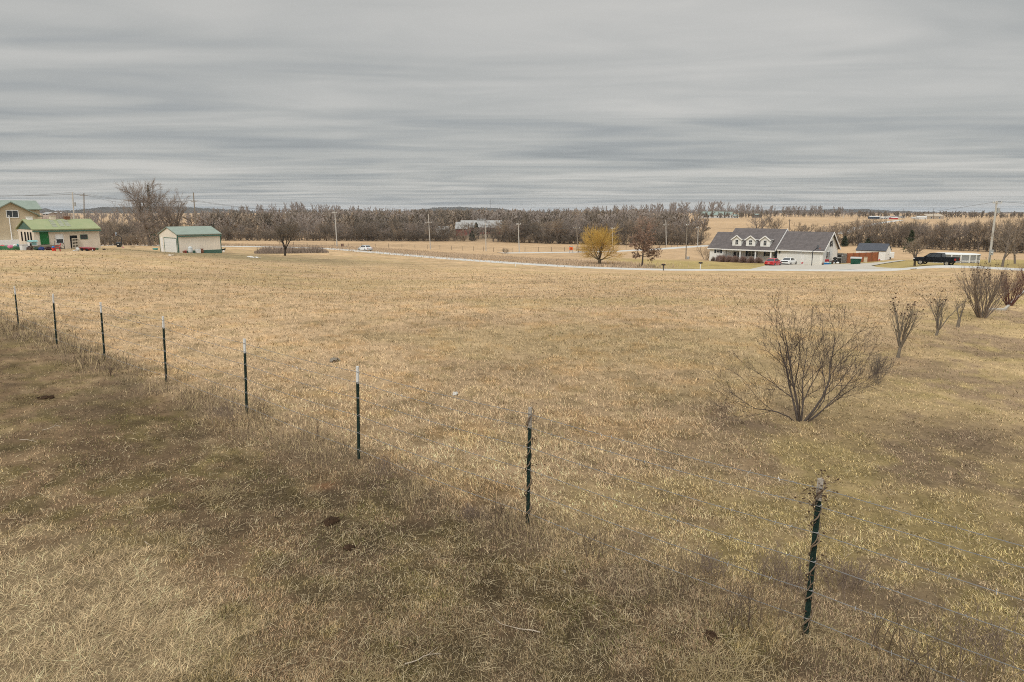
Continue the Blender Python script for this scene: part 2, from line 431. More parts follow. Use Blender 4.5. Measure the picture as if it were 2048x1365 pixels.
    for (bx, by), r, colr in ((BUSH+np.array((-.9, .2)), 1.5, (.215, .15, .105)), (np.array((7.6, 11.0)), 1.2, (.23, .165, .11))):
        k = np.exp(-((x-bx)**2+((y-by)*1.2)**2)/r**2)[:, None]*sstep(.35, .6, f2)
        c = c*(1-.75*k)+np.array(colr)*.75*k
    soil = np.exp(-(((x+2.62)/.16)**2+((y-9.0)/.12)**2)**2)[:, None]
    c = c*(1-soil)+np.array((.30, .17, .085))*soil
    return np.clip(c*np.array((1.03, 1.0, 1.06)), .01, .9)

def bumps(x, y):
    r = np.hypot(x, y); k = np.exp(-(r/45)**2)
    return ((fbm(x*.5, y*.5, 101)-.5)*.10 + (fbm(x*2.2, y*2.2, 103, 3)-.5)*.055)*k
def gz(x, y): return terr(x, y)+bumps(np.atleast_1d(np.asarray(x, float)), np.atleast_1d(np.asarray(y, float)))

# ground sheet: rings round the camera out to the horizon
az = np.concatenate([np.radians(np.linspace(-180, -62, 40, endpoint=False)), np.radians(np.linspace(-62, 62, 560)), np.radians(np.linspace(62, 180, 41)[1:-1])])
rr = np.concatenate([[0.4, .9, 1.4, 1.9], np.geomspace(2.3, 60, 230), np.geomspace(60.6, 700, 250)[1:], np.geomspace(700, 9000, 60)[1:]])
A2, R2 = np.meshgrid(az, rr); gx = (R2*np.sin(A2)).ravel(); gy = (R2*np.cos(A2)).ravel()
gzv = gz(gx, gy)
na, nr = len(az), len(rr)
I, J = np.meshgrid(np.arange(nr-1), np.arange(na), indexing='ij'); J2 = (J+1) % na
gf = np.stack([I*na+J, (I+1)*na+J, (I+1)*na+J2, I*na+J2], -1).reshape(-1, 4)[:, ::-1]
mg = bpy.data.materials.new('dry_ground'); mg.use_nodes = True
t_ = mg.node_tree; t_.nodes.clear(); n = NT(t_)
at = n.n('ShaderNodeAttribute', attribute_name='Col'); geo = n.n('ShaderNodeNewGeometry')
pos = geo.outputs['Position']
a1 = n.noise(pos, 14, 5, 0.7); a2 = n.noise(pos, 2.2, 5, 0.65); a3 = n.noise(pos, 0.35, 4, 0.6)
f_ = n.math('ADD', n.math('MULTIPLY', a1, .9), n.math('ADD', n.math('MULTIPLY', a2, .9), n.math('MULTIPLY', a3, .7)))
f_ = n.math('MULTIPLY_ADD', n.math('SUBTRACT', f_, 1.25), 1.15, 0.95)
cgd = n.n('ShaderNodeVectorMath', {0: at.outputs[0], 3: f_}, operation='SCALE').outputs[0]
b_ = n.n('ShaderNodeBsdfPrincipled', {'Base Color': cgd, 'Roughness': 0.97, 'Specular IOR Level': 0.03})
bp_ = n.n('ShaderNodeBump', {'Height': a1, 'Strength': 0.5, 'Distance': 0.04}); t_.links.new(bp_.outputs[0], b_.inputs['Normal'])
n.n('ShaderNodeOutputMaterial', {0: b_.outputs[0]})
zc_all = zone_col(gx, gy)
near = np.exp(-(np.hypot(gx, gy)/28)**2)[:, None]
ground = np_mesh('ground', np.stack([gx, gy, gzv], 1), gf, mg, zc_all*(1-.16*np.exp(-(np.hypot(gx, gy)/60)**4)[:, None]-.52*np.exp(-(np.hypot(gx, gy)/17)**2)[:, None]), smooth=True)  # darker near the camera: shade between the blades put into the ground colour
tag(ground, 'dry winter grassland rolling down to a shallow valley', kind='structure')

def strip(name, c, half, lift, m, wob=0.15, crown=0.04, seed=0):
    d = np.gradient(c, axis=0); d /= np.hypot(d[:, 0], d[:, 1])[:, None]; nrm = np.stack([-d[:, 1], d[:, 0]], 1)
    offs = [-1.18, -1.0, -.5, 0, .5, 1.0, 1.18]; V = []
    rngs = np.random.default_rng(seed); wl = np.cumsum(rngs.normal(0, .05, len(c))); wl -= np.linspace(0, wl[-1], len(c)); wl = np.clip(wl, -wob, wob)
    for k, o in enumerate(offs):
        hh = half if np.isscalar(half) else half[:, None]
        p = c + nrm*(o*hh) + nrm*(wl[:, None] if abs(o) >= 1 else 0)
        z = terr(p[:, 0], p[:, 1]) + (lift + crown*(1-abs(o)) if abs(o) <= 1 else -.10)
        V.append(np.column_stack([p, z]))
    V = np.stack(V, 1).reshape(-1, 3); m_ = len(offs); n_ = len(c)
    I, J = np.meshgrid(np.arange(n_-1), np.arange(m_-1), indexing='ij')
    Fc = np.stack([I*m_+J, (I+1)*m_+J, (I+1)*m_+J+1, I*m_+J+1], -1).reshape(-1, 4)
    return np_mesh(name, V, Fc[:, ::-1], m, smooth=True)
m_road = mat('pale_road_chipseal', (.49, .47, .435), .92, .12, .5, .15)
m_drive = mat('gravel_drive', (.44, .40, .34), .95, .14, .6, .1)
tag(strip('road', road_c, 2.4, .11, m_road, seed=4), 'pale chip sealed country road curving past the field', kind='structure')
def lane(pts, step=1.0):
    return resample(np.array([(at_depth(a, b, c).x, c) for a, b, c in pts]), step)
def gpts(pts, step=1.0):
    return resample(np.array([(G(a, b).x, G(a, b).y) for a, b in pts]), step)
lane2 = lane([(1000, 506.5, 184), (1060, 506, 188), (1220, 503.5, 196), (1330, 497.5, 214), (1410, 492, 238), (1520, 489, 262)])
tag(strip('side_road', lane2, 2.0, .07, m_road, seed=5), 'narrow pale side road crossing the valley behind the willow', kind='structure')
far_lane = lane([(1680, 466, 300), (1720, 455, 390), (1760, 446, 480), (1800, 440.5, 560)], 3.0)
tag(strip('far_lane', far_lane, 2.6, .12, m_road, seed=6), 'far pale lane climbing to the buildings on the rise', kind='structure')

# ---------------------------------------------------------------- grass blades (one object that nobody could count)
m_grass = mat_attr('dry_grass_blades', .9, .08, transl=.06)
def blades(name, x, y, col, length, width, lean, seed, label, curl=0.35):
    rng = np.random.default_rng(seed); n_ = len(x)
    z = gz(x, y) - .006
    a = rng.uniform(0, 2*np.pi, n_)
    wa = (fbm(x*.35, y*.35, 211)*4+rng.normal(0, 1.0, n_))      # loosely combed by the wind
    a = np.where(rng.random(n_) < .6, wa, a)
    dx, dy = np.cos(a), np.sin(a)
    h1 = length*.55*np.cos(lean); o1 = length*.55*np.sin(lean)
    lean2 = np.clip(lean+curl*rng.uniform(.2, 1.6, n_), 0, 1.62)
    h2 = h1+length*.45*np.cos(lean2); o2 = o1+length*.45*np.sin(lean2)
    pa = rng.uniform(0, 2*np.pi, n_); sx, sy = np.cos(pa)*width/2, np.sin(pa)*width/2
    B0 = np.stack([x-sx, y-sy, z], 1); B1 = np.stack([x+sx, y+sy, z], 1)
    M0 = np.stack([x+dx*o1-sx*.7, y+dy*o1-sy*.7, z+h1], 1); M1 = np.stack([x+dx*o1+sx*.7, y+dy*o1+sy*.7, z+h1], 1)
    T = np.stack([x+dx*o2, y+dy*o2, z+np.maximum(h2, .004)], 1)
    V = np.stack([B0, B1, M1, M0, T], 1).reshape(-1, 3)
    k = np.arange(n_)*5
    Fc = np.concatenate([np.stack([k, k+1, k+2], 1), np.stack([k, k+2, k+3], 1), np.stack([k+3, k+2, k+4], 1)])
    o = np_mesh(name, V, Fc, m_grass, np.repeat(col, 5, 0))
    return tag(o, label, 'grass', kind='stuff')
rg = np.random.default_rng(77)
NB = 1050000
inv = rg.uniform(1/130.0, 1/3.3, NB); gr = 1/inv; ga = np.radians(rg.uniform(-48, 48, NB))
bx, by = gr*np.sin(ga), gr*np.cos(ga)
s_, e_, past_, lawn_, ble_ = masks(bx, by)
ok = (by-road_y(bx) < -9.0)
bx, by, gr = bx[ok], by[ok], gr[ok]
s_, e_, past_, lawn_, ble_ = [q[ok] for q in (s_, e_, past_, lawn_, ble_)]
nb = len(bx)
tuft = fbm(bx*1.7, by*1.7, 301)
clump = fbm(bx*5.5, by*5.5, 303, 3); keep = rg.random(nb) < np.clip((clump-.28)*4.2, .10+.25*past_, 1)+sstep(18, 45, gr)
bx, by, gr, s_, e_, past_, lawn_, ble_, tuft, clump = [q[keep] for q in (bx, by, gr, s_, e_, past_, lawn_, ble_, tuft, clump)]
nb = len(bx)
bc = zone_col(bx, by)
br = rg.random(nb)[:, None]
vk = (1-.86*sstep(7, 22, gr))[:, None]; bc = bc*(1.18+vk*(1.9*br-.95))
pale = (rg.random(nb) < (.16+.08*(1-past_))*(1-.92*sstep(10, 26, gr)))[:, None]
bc = np.where(pale, bc*.35+np.array((.62, .50, .31))*.62, bc)
dark = (rg.random(nb) < .20*(1-.75*sstep(14, 40, gr)))[:, None]
bc = np.where(dark, bc*np.array((.52, .50, .46)), bc)
grn_ = (rg.random(nb) < .04+.12*past_*sstep(.5, .66, fbm(bx*1.1, by*1.1, 307))+.06*lawn_)[:, None]
bc = np.where(grn_, bc*.35+np.array((.16, .165, .045))*.65, bc)
bl_len = (.055+.055*rg.random(nb))*(1-past_)*(1-.45*lawn_) + past_*(.022+.040*rg.random(nb)) + ble_*(.05+.055*rg.random(nb))
bl_len *= (.5+.6*tuft+.5*clump)
straw_ = (ble_ < .5) & (gr < 13) & (rg.random(nb) < .012+.05*past_+.02*lawn_)
bl_len = np.where(straw_, .08+.16*rg.random(nb), bl_len)
bc = np.where(straw_[:, None], np.array((.56, .45, .28))*(.7+.4*br), bc)
lean_ = np.clip(rg.normal(.85, .38, nb), .05, 1.5)
lean_ = np.where(ble_ > .4, np.clip(rg.normal(1.2, .2, nb), .6, 1.5), lean_)
lean_ = np.where(straw_, rg.uniform(1.3, 1.56, nb), lean_)
lod = np.clip(gr/16, 1, 3.2)
bw = (1-.45*ble_)*np.clip(gr*.00082, .0042, .06)*(.7+.6*rg.random(nb))
bl_len = bl_len*np.sqrt(lod)*.95*np.clip((road_y(bx)-8.0-by)/34, .10, 1)
LI = 190000                                    # loose straw and stems lying flat near the camera
lr = 1/rg.uniform(1/17.0, 1/3.3, LI); la = np.radians(rg.uniform(-48, 48, LI)); lx_, ly_ = lr*np.sin(la), lr*np.cos(la)
_, _, lp, ll, lb_ = masks(lx_, ly_); kk = rg.random(LI) < .5+.5*np.maximum(lp, .6*ll); lx_, ly_, lr, lp = lx_[kk], ly_[kk], lr[kk], lp[kk]
lc = np.array((.60, .46, .27))*(.35+.85*rg.random(len(lx_)))[:, None]; ldk = (rg.random(len(lx_)) < .38)[:, None]; lc = np.where(ldk, np.array((.12, .085, .05))*(.6+.9*rg.random(len(lx_)))[:, None], lc)
bx = np.concatenate([bx, lx_]); by = np.concatenate([by, ly_]); gr = np.concatenate([gr, lr]); bc = np.concatenate([bc, lc])
bl_len = np.concatenate([bl_len, .02+.09*rg.random(len(lx_))**2]); bw = np.concatenate([bw, np.clip(lr*.00065, .003, .02)]); lean_ = np.concatenate([lean_, rg.uniform(1.25, 1.55, len(lx_))])
blades('grass', bx, by, np.clip(bc, .01, .85), bl_len, bw, lean_, 5, 'short dry winter grass covering the field and the pasture')

# rank grass on the verge beyond the road
NV = 60000
vx = rg.uniform(-95, 22, NV); vd = rg.uniform(2.6, 24, NV); vy = road_y(vx)+vd+.10*(vx+20)*(vd/24)
okv = vy > road_y(vx)+2.7
vx, vy = vx[okv], vy[okv]
vc = np.array((.52, .375, .245))*(.55+.8*rg.random(len(vx)))[:, None]
red = sstep(.5, .7, fbm(vx*.07, vy*.16, 331))[:, None]
vc = vc*(1-.4*red)+np.array((.50, .30, .14))*.4*red
vx = np.where(rg.random(len(vx)) < .5, vx, vx+rg.normal(0, 5, len(vx)))
blades('rank_grass', vx, vy, vc, .35+.5*rg.random(len(vx))*fbm(vx*.2, vy*.2, 335), np.full(len(vx), .085), np.clip(rg.normal(.25, .2, len(vx)), 0, 1), 9, 'tall reddish brown dead grass on the verge beyond the road', .3)

NW = 36000                                      # tangle of dead weeds and long grass under the wires
wt_ = rg.uniform(-11.5, 26, NW); ws = rg.normal(-.15, .38, NW); wx, wy = FP[0]-FD[0]*wt_+FN[0]*ws, FP[1]-FD[1]*wt_+FN[1]*ws
wk = (fbm(wx*1.3, wy*1.3, 341) > .40+.22*rg.random(NW)) & (wy > 2.6); wx, wy = wx[wk], wy[wk]; nw = len(wx)
wc = np.where((rg.random(nw) < .5)[:, None], np.array((.21, .15, .10)), np.array((.46, .345, .19)))*(.45+.85*rg.random(nw))[:, None]
wr = np.hypot(wx, wy)
blades('weed_tangle', wx, wy, wc, (.07+.36*rg.random(nw)**2)*(.5+.9*fbm(wx*.9, wy*.9, 343)), np.clip(wr*.00045, .0025, .012), np.clip(rg.normal(.5, .4, nw), 0, 1.5), 19, 'tangle of dead weeds and long grass under the wires', .5)

# ---------------------------------------------------------------- the wire fence
m_post = mat('post_green_paint', (.012, .030, .024), .5, .35, 9, .35)
m_white = mat('post_white_tip', (.74, .73, .70), .5, .10, 14, .3)
m_tip_old = mat('weathered_white_tip', (.50, .47, .42), .8, .2, 30, .1, var2=(.22, .165, .115))
m_wire = mat('galvanised_wire', (.36, .36, .36), .42, .2, 8, .5, .7)
m_clip = mat('clip_metal', (.55, .55, .54), .4, .1, 8, .5, .6)
post_px = [((37, 656), (28, 573)), ((113, 690), (105, 588)), ((209, 722), (200, 605)), ((332, 765), (325, 633)), ((493, 830), (488, 678)), ((717, 915), (714, 733)), ((1055, 1046), (1060, 815)), ((1611, 1268), (1641, 958))]
fence = thing('wire_fence', 'barbed wire fence on dark green steel posts with white tips across the grass', 'fence', (.185, 7.83, 0))
tops = []; bases = []
WIRES = [.10, .30, .50, .70, .88, 1.0]
for i, (b, t) in enumerate(post_px):
    gp = G(*b); gp.z = float(gz(gp.x, gp.y)[0])
    tp = at_depth(t[0], t[1], gp.y - .0)
    bases.append(gp); tops.append(tp)
    ax = (tp-gp); L = ax.length; zq = ax.normalized()
    yq = Vector((FN[0], FN[1], 0)); yq = (yq-zq*yq.dot(zq)).normalized(); xq = yq.cross(zq)
    Mx = Matrix((xq, yq, zq)).transposed().to_4x4(); Mx.translation = gp-fence.location
    tip = .27 if i < 6 else (.25 if i == 6 else .20)
    def tsec(mb, z0, z1, k=1.0):
        mb.box(-.024*k, .024*k, -.004*k, .004*k, z0, z1, Mx)      # flange
        mb.box(-.004*k, .004*k, .004*k, .034*k, z0, z1, Mx)       # stem of the tee
    mb = MB(); tsec(mb, -.25, L-tip)
    for k in range(int((L-tip)/.055)):
        mb.box(-.007, .007, -.012, -.004, .05+k*.055, .068+k*.055, Mx)
    po = mb.build('fence_post', m_post, fence)
    mb = MB(); tsec(mb, L-tip, L, 1.02); mb.build('painted_tip', m_white if i < 6 else m_tip_old, po)
    for w in WIRES:
        if w*L > L-.02: continue
        mb = MB(); zc_ = w*(L-.10)+.02
        mb.tube([Mx@Vector(p) for p in ((-.03, -.010, zc_-.01), (-.012, -.016, zc_+.002), (.012, -.016, zc_+.002), (.03, -.008, zc_+.012), (.02, .02, zc_+.012))], .003, 4)
        mb.build('wire_clip', m_clip, po)
# the strands run on past both ends of the row
ext0 = bases[0]+(bases[0]-bases[1])*1.2; ext1 = bases[-1]+(bases[-1]-bases[-2])*1.1
ext0.z = float(gz(ext0.x, ext0.y)[0]); ext1.z = float(gz(ext1.x, ext1.y)[0])
B_ = [ext0]+bases+[ext1]; T_ = [ext0+Vector((-.03, 0, 1.38))]+tops+[ext1+Vector((.1, -.04, 1.42))]
rw = random.Random(5)
for w in WIRES:
    pts = []
    for a, b, c, d in zip(B_[:-1], T_[:-1], B_[1:], T_[1:]):
        la, lb = (b-a).length, (d-c).length
        pa = a+(b-a).normalized()*(w*(la-.10)+.02); pb = c+(d-c).normalized()*(w*(lb-.10)+.02)
        for k in range(12):
            q = k/12.0; p = pa.lerp(pb, q); p.z -= .028*4*q*(1-q)
            p -= Vector((FN[0], FN[1], 0))*.014
            pts.append(p-fence.location)
    mb = MB(); mb.tube(pts, .0036, 4)
    for a, b in zip(pts[:-1], pts[1:]):                                   # barbs
        if a.length > 14: continue
        for q in (.25, .75):
            p = a.lerp(b, q); d = Vector((rw.uniform(-1, 1), rw.uniform(-1, 1), rw.uniform(-1, 1))).normalized()*.022
            mb.tube([p-d, p+d], .0022, 3, False)
    mb.build('wire_strand', m_wire, fence)

# ---------------------------------------------------------------- woody plants
def perp(d, rng):
    a = rng.normal(size=3); a -= d*a.dot(d); return a/np.linalg.norm(a)
def grow(rng, segs, p, d, L, r, lev, P):
    n_ = P['nseg'][lev]; pts = [p]; rad = [r]; dirs = []
    for i in range(n_):
        d = d+rng.normal(0, P['wander'], 3)+np.array((0, 0, P['up'][lev])); d = d/np.linalg.norm(d)
        p = p+d*(L/n_); rn = r*(1-(i+1)/n_*P['taper'])
        segs.append((pts[-1], p, rad[-1], rn, lev)); pts.append(p); rad.append(rn); dirs.append(d)
    if lev >= P['max']: return
    nc = P['nch'][lev]; f0 = P['from'][lev]
    az0 = rng.uniform(0, 6.28)
    for k in range(nc):
        f = f0+(1-f0)*((k+rng.uniform(.1, .9))/nc); f = min(f, .999)
        j = int(f*n_); q = f*n_-j; bp = pts[j]*(1-q)+pts[j+1]*q; dd = dirs[j]
        u = np.array((dd[1], -dd[0], 0.0)) if abs(dd[2]) < .98 else np.array((1.0, 0, 0))
        u = u/np.linalg.norm(u); v = np.cross(dd, u); an = az0+k*2.4+rng.normal(0, .35)
        side = u*np.cos(an)+v*np.sin(an)
        ang = P['ang'][lev]*rng.uniform(.75, 1.25)*(1.15-.35*f)
        cd = dd*np.cos(ang)+side*np.sin(ang)
        cl_ = L*P['len'][lev]*rng.uniform(.75, 1.2)*(1.25-.65*f if lev == 0 else 1.1-.4*f)
        cr = max((rad[j]*(1-q)+rad[j+1]*q)*P['rk'], P['rmin'])
        grow(rng, segs, bp, cd, cl_, cr, lev+1, P)
def segs_np(segs, n_):
    a = np.array([s[0] for s in segs]); b = np.array([s[1] for s in segs]); ra = np.array([s[2] for s in segs]); rb = np.array([s[3] for s in segs])
    d = b-a; d = d/np.maximum(np.linalg.norm(d, axis=1), 1e-9)[:, None]
    ref = np.where(np.abs(d[:, 2:3]) < .9, np.array([[0, 0, 1.0]]), np.array([[1.0, 0, 0]]))
    u = np.cross(d, ref); u /= np.linalg.norm(u, axis=1)[:, None]; v = np.cross(d, u)
    an = 2*np.pi*np.arange(n_)/n_
    ring = u[:, None, :]*np.cos(an)[None, :, None]+v[:, None, :]*np.sin(an)[None, :, None]
    V = np.concatenate([a[:, None, :]+ring*ra[:, None, None], b[:, None, :]+ring*rb[:, None, None]], 1)
    k = np.arange(len(segs))[:, None]*2*n_; j = np.arange(n_)[None, :]; j2 = (j+1) % n_
    Fc = np.stack([k+j, k+j2, k+n_+j2, k+n_+j], -1).reshape(-1, 4)
    return V.reshape(-1, 3), Fc
def woody(name, segs, cut, m1, m2, label, cat, loc, group=None, n1=6, n2=3, pn=('trunk', 'crown')):
    t = thing(name, label, cat, loc, 0, group)
    A = [s for s in segs if s[4] <= cut]; B = [s for s in segs if s[4] > cut]
    V, Fc = segs_np(A, n1); np_mesh(pn[0], V, Fc, m1, parent=t, smooth=True)
    V, Fc = segs_np(B, n2); np_mesh(pn[1], V, Fc, m2, parent=t)
    return t
V3 = lambda *a: np.array(a, float)

# the bare bush right of the fence
m_bark_dark = mat('dark_purple_bark', (.092, .070, .060), .85, .3, 20, .15)
m_bark_grey = mat('grey_bark', (.105, .085, .073), .9, .3, 8, .1)
bp0 = G(1600, 842); bp0.z = float(gz(bp0.x, bp0.y)[0])-.02
rng = np.random.default_rng(12); segs = []
P = dict(nseg=[6, 6, 4, 3], wander=.13, up=[.02, .07, .06, .03], taper=.80, max=3, nch=[7, 8, 6], **{'from': [.30, .18, .15]}, ang=[.62, .52, .55], len=[.66, .46, .42], rk=.58, rmin=.0022)
stems = [((-.26, .05, 1.0), 1.55, .030), ((.04, .05, 1), 1.70, .034), ((.14, -.1, 1), 1.5, .022), ((.62, .02, .95), 1.85, .032), ((.9, .25, .72), 1.35, .016), ((-.62, -.15, .85), 1.6, .018), ((1.0, .1, .72), 1.7, .018), ((.25, .7, .9), 1.4, .018), ((-.25, -.6, .9), 1.25, .016), ((.85, -.2, .9), 1.3, .014)]
for dv, L, r in stems:
    d = V3(*dv); d /= np.linalg.norm(d); grow(rng, segs, V3(dv[0]*.07, dv[1]*.07, -.05), d, L, r*.78, 0, P)
woody('bare_bush', segs, 0, m_bark_grey, m_bark_dark, 'large leafless bush with dark purplish branches on the open grass', 'bush', bp0, n1=7, n2=4, pn=('stems', 'branches'))

# shrubs with dried seed heads in a row behind it
m_bark_olive = mat('olive_grey_bark', (.20, .168, .13), .9, .25, 12, .1)
m_head = mat('dry_seed_heads', (.075, .045, .032), .9, .3, 20, .1)
m_red_twig = mat('red_twig_bark', (.15, .075, .062), .8, .3, 14, .15)
def seed_shrub(name, label, loc, H, spread, nst, seed, cut_trunk=0.0, m1=m_bark_olive, heads=True, lean=0.0, rad=.017):
    rng = np.random.default_rng(seed); segs = []
    P = dict(nseg=[5, 4, 3], wander=.11, up=[.09, .11, .12], taper=.72, max=2, nch=[6, 4], **{'from': [.28, .25]}, ang=[.42, .40], len=[.48, .5], rk=.6, rmin=.0030)
    base = V3(0, 0, -.04)
    if cut_trunk:
        top = V3(.03*H, 0, cut_trunk); segs.append((base, top, rad*2.6, rad*2.0, 0)); base = top
    for k in range(nst):
        an = 6.283*k/nst+rng.normal(0, .3); sp = spread*rng.uniform(.25, 1.1)
        d = V3(np.cos(an)*sp+lean, np.sin(an)*sp, 1); d /= np.linalg.norm(d)
        grow(rng, segs, base+(V3(np.cos(an), np.sin(an), 0)*.06*H*(0.4 if cut_trunk else 1)), d, (H-cut_trunk)*rng.uniform(.72, .98), rad, 0, P)
    t = woody(name, segs, 0, m1, m1, label, 'shrub', loc, 'shrubs in a row beside the lawn', 6, 3, ('stems', 'twigs'))
    if heads:
        mb = MB()
        for s in segs:
            if s[4] == 2 and s[1][2] > H*.72 and rng.random() < .07:
                r = rng.uniform(.011, .021); mb.blob(tuple(s[1]), (r*1.3, r*1.2, r*.8), int(rng.integers(1e6)), .4, 5)
        mb.build('seed_heads', m_head, t)
    return t
def gb(px, py):
    p = G(px, py); p.z = float(gz(p.x, p.y)[0]); return p
seed_shrub('seed_head_shrub', 'vase shaped leafless shrub with dark seed heads, nearest of the row behind the bush', gb(1795, 716), 1.42, .36, 12, 21, .30)
seed_shrub('seed_head_shrub', 'pale thin vase shaped shrub with seed heads, between the bush row and the big clump', gb(1872, 672), 1.30, .42, 9, 22, .18)
seed_shrub('seed_head_shrub', 'small crooked bare sapling close beside the big multi stemmed shrub', gb(1915, 655), .95, .5, 4, 23, .30, heads=False, rad=.022)
seed_shrub('seed_head_shrub', 'big multi stemmed shrub full of seed heads at the end of the garden bed', gb(1963, 636), 1.85, .70, 40, 24, rad=.016, m1=mat('grey_brown_bark', (.22, .175, .14), .9, .25, 12, .1))
seed_shrub('seed_head_shrub', 'reddish twiggy shrub inside the edged garden bed at the right', gb(2018, 612), 1.40, .7, 38, 25, m1=m_red_twig, heads=False, rad=.013)
seed_shrub('seed_head_shrub', 'dark red twiggy shrub at the far end of the garden bed by the frame edge', gb(2062, 590), 1.55, .6, 34, 26, m1=m_red_twig, heads=False, rad=.014)
seed_shrub('seed_head_shrub', 'wispy dry brown stalks close behind the right side of the big bush', gb(1755, 768), .62, .32, 12, 27, heads=False, rad=.004)
# edging of the garden bed
e0, e1, e2, e3 = gb(1976, 621), gb(2010, 621), gb(2052, 580), gb(2010, 581)
m_timber = mat('pale_edging_timber', (.42, .39, .34), .85, .2, 6, .1)
ed = thing('garden_edging', 'pale timber edging round the shrub bed on the right', 'edging', e0)
for a, b in ((e0, e1), (e1, e2)):
    mb = MB(); mb.beam(a-e0+Vector((0, 0, .05)), b-e0+Vector((0, 0, .03)), .09, .09); mb.build('board', m_timber, ed, bevel=.01)

# dry weeds along the fence
m_weed = mat('dead_weed_stalk', (.165, .12, .085), .9, .35, 25, .1)
m_weed3 = mat('mauve_weed_mat', (.235, .175, .135), .9, .3, 25, .1)
m_weed2 = mat('straw_weed_stalk', (.33, .25, .15), .9, .3, 25, .1)
def weed_segs(H, spread, nst, seed, rad=.0035, nch=(5, 3)):
    rng = np.random.default_rng(seed); segs = []
    P = dict(nseg=[5, 3, 2], wander=.13, up=[.05, .06, .05], taper=.7, max=2, nch=list(nch), **{'from': [.3, .2]}, ang=[.6, .6], len=[.36, .5], rk=.6, rmin=.0016)
    for k in range(nst):
        an = rng.uniform(0, 6.28); sp = spread*rng.uniform(0, 1.2); d = V3(np.cos(an)*sp, np.sin(an)*sp, 1); d /= np.linalg.norm(d)
        o = rng.normal(0, .05*H*max(1, nst**.5), 3); o[2] = -.02
        grow(rng, segs, o, d, H*rng.uniform(.6, 1.05), rad, 0, P)
    return segs
def weed(px, py, H, spread, nst, seed, label, m=m_weed, rad=.0035):
    p = gb(px, py); V, Fc = segs_np(weed_segs(H, spread, nst, seed, rad), 3)
    o = np_mesh('dry_weed', V, Fc, m); o.location = p
    return tag(o, label, 'weed', 'dry weeds along the fence')
for a in [(376, 822, .42, .25, 3, 1, 'single dark weed stalk just right of the fourth white tipped post'),
          (452, 850, .50, .55, 30, 2, 'broad tangle of brown dead weeds left of the fifth fence post'),
          (515, 838, .55, .40, 10, 3, 'tall thin dead stalks close right of the fifth fence post'),
          (626, 882, .62, .10, 2, 4, 'lone upright stalk midway between the fifth and sixth posts'),
          (690, 915, .40, .2, 3, 5, 'short dead stalk just left of the sixth fence post'),
          (222, 752, .32, .7, 18, 6, 'low grey brown weed tangle at the foot of the third post'),
          (50, 662, .75, .15, 2, 7, 'thin dry stalk beside the leftmost fence post'),
          (770, 952, .36, .4, 22, 8, 'brown dead weed clump below and right of the sixth post'),
          (1010, 1050, .45, .3, 12, 9, 'fine dead stalks just left of the vine wrapped seventh post'),
          (1195, 1118, .50, .35, 8, 10, 'dark thin weed plant right of the seventh post near the wires'),
          (1358, 1185, .55, .15, 4, 11, 'upright reddish stalk halfway between the two nearest posts'),
          (1490, 1258, .50, .4, 16, 12, 'dark bushy weed left of the nearest fence post'),
          (1560, 1175, .34, .8, 60, 13, 'mauve brown mat of dead weeds behind the nearest post'),
          (1690, 1180, .34, .8, 60, 14, 'mauve brown weed mat just right of the nearest post'),
          (1420, 1150, .26, .8, 45, 15, 'low brown weed patch under the wires left of the nearest post'),
          (1870, 1390, .80, .45, 14, 16, 'tall dark dead weed rising from the bottom right corner'),
          (1740, 1290, .62, .35, 8, 17, 'sparse twiggy stalks right of the foot of the nearest post'),
          (1980, 1330, .45, .7, 50, 18, 'pale brown dead weed thicket at the right end of the fence'),
          (335, 770, .45, .2, 3, 19, 'fine bent stalks at the foot of the fourth post'),
          (940, 1035, .22, .9, 40, 20, 'low dark weed mat left of the seventh post')]:
    weed(*a, **({'m': m_weed3, 'rad': .0026} if a[4] > 20 else {'rad': .0046}))
for (px, py, H, n_, sd_, lb) in [(1440, 1352, .30, 60, 31, 'pale straw tussock at the bottom edge below the weeds'), (440, 985, .16, 80, 32, 'pale flattened straw tussock in the dark pasture'), (730, 1362, .22, 50, 33, 'pale straw tussock at the middle of the bottom edge'), (340, 1075, .13, 50, 34, 'small straw tussock beside the curled straw'), (1660, 1275, .2, 50, 35, 'yellow green tussock at the foot of the nearest post')]:
    rng = np.random.default_rng(sd_); segs = []
    PT = dict(nseg=[3], wander=.18, up=[-.10], taper=.7, max=0)
    for k in range(n_*4):
        d = V3(rng.normal(0, .8), rng.normal(0, .8), .7); d /= np.linalg.norm(d); o = rng.normal(0, .16, 3); o[2] = -.01
        grow(rng, segs, o, d, H*rng.uniform(.35, .95), .0021, 0, PT)
    V, Fc = segs_np(segs, 3); o = np_mesh('grass_tussock', V, Fc, mat('straw_tussock', (.46, .36, .20), .9, .25, 30, .08)); o.location = gb(px, py)
    tag(o, lb, 'tussock', 'straw tussocks')

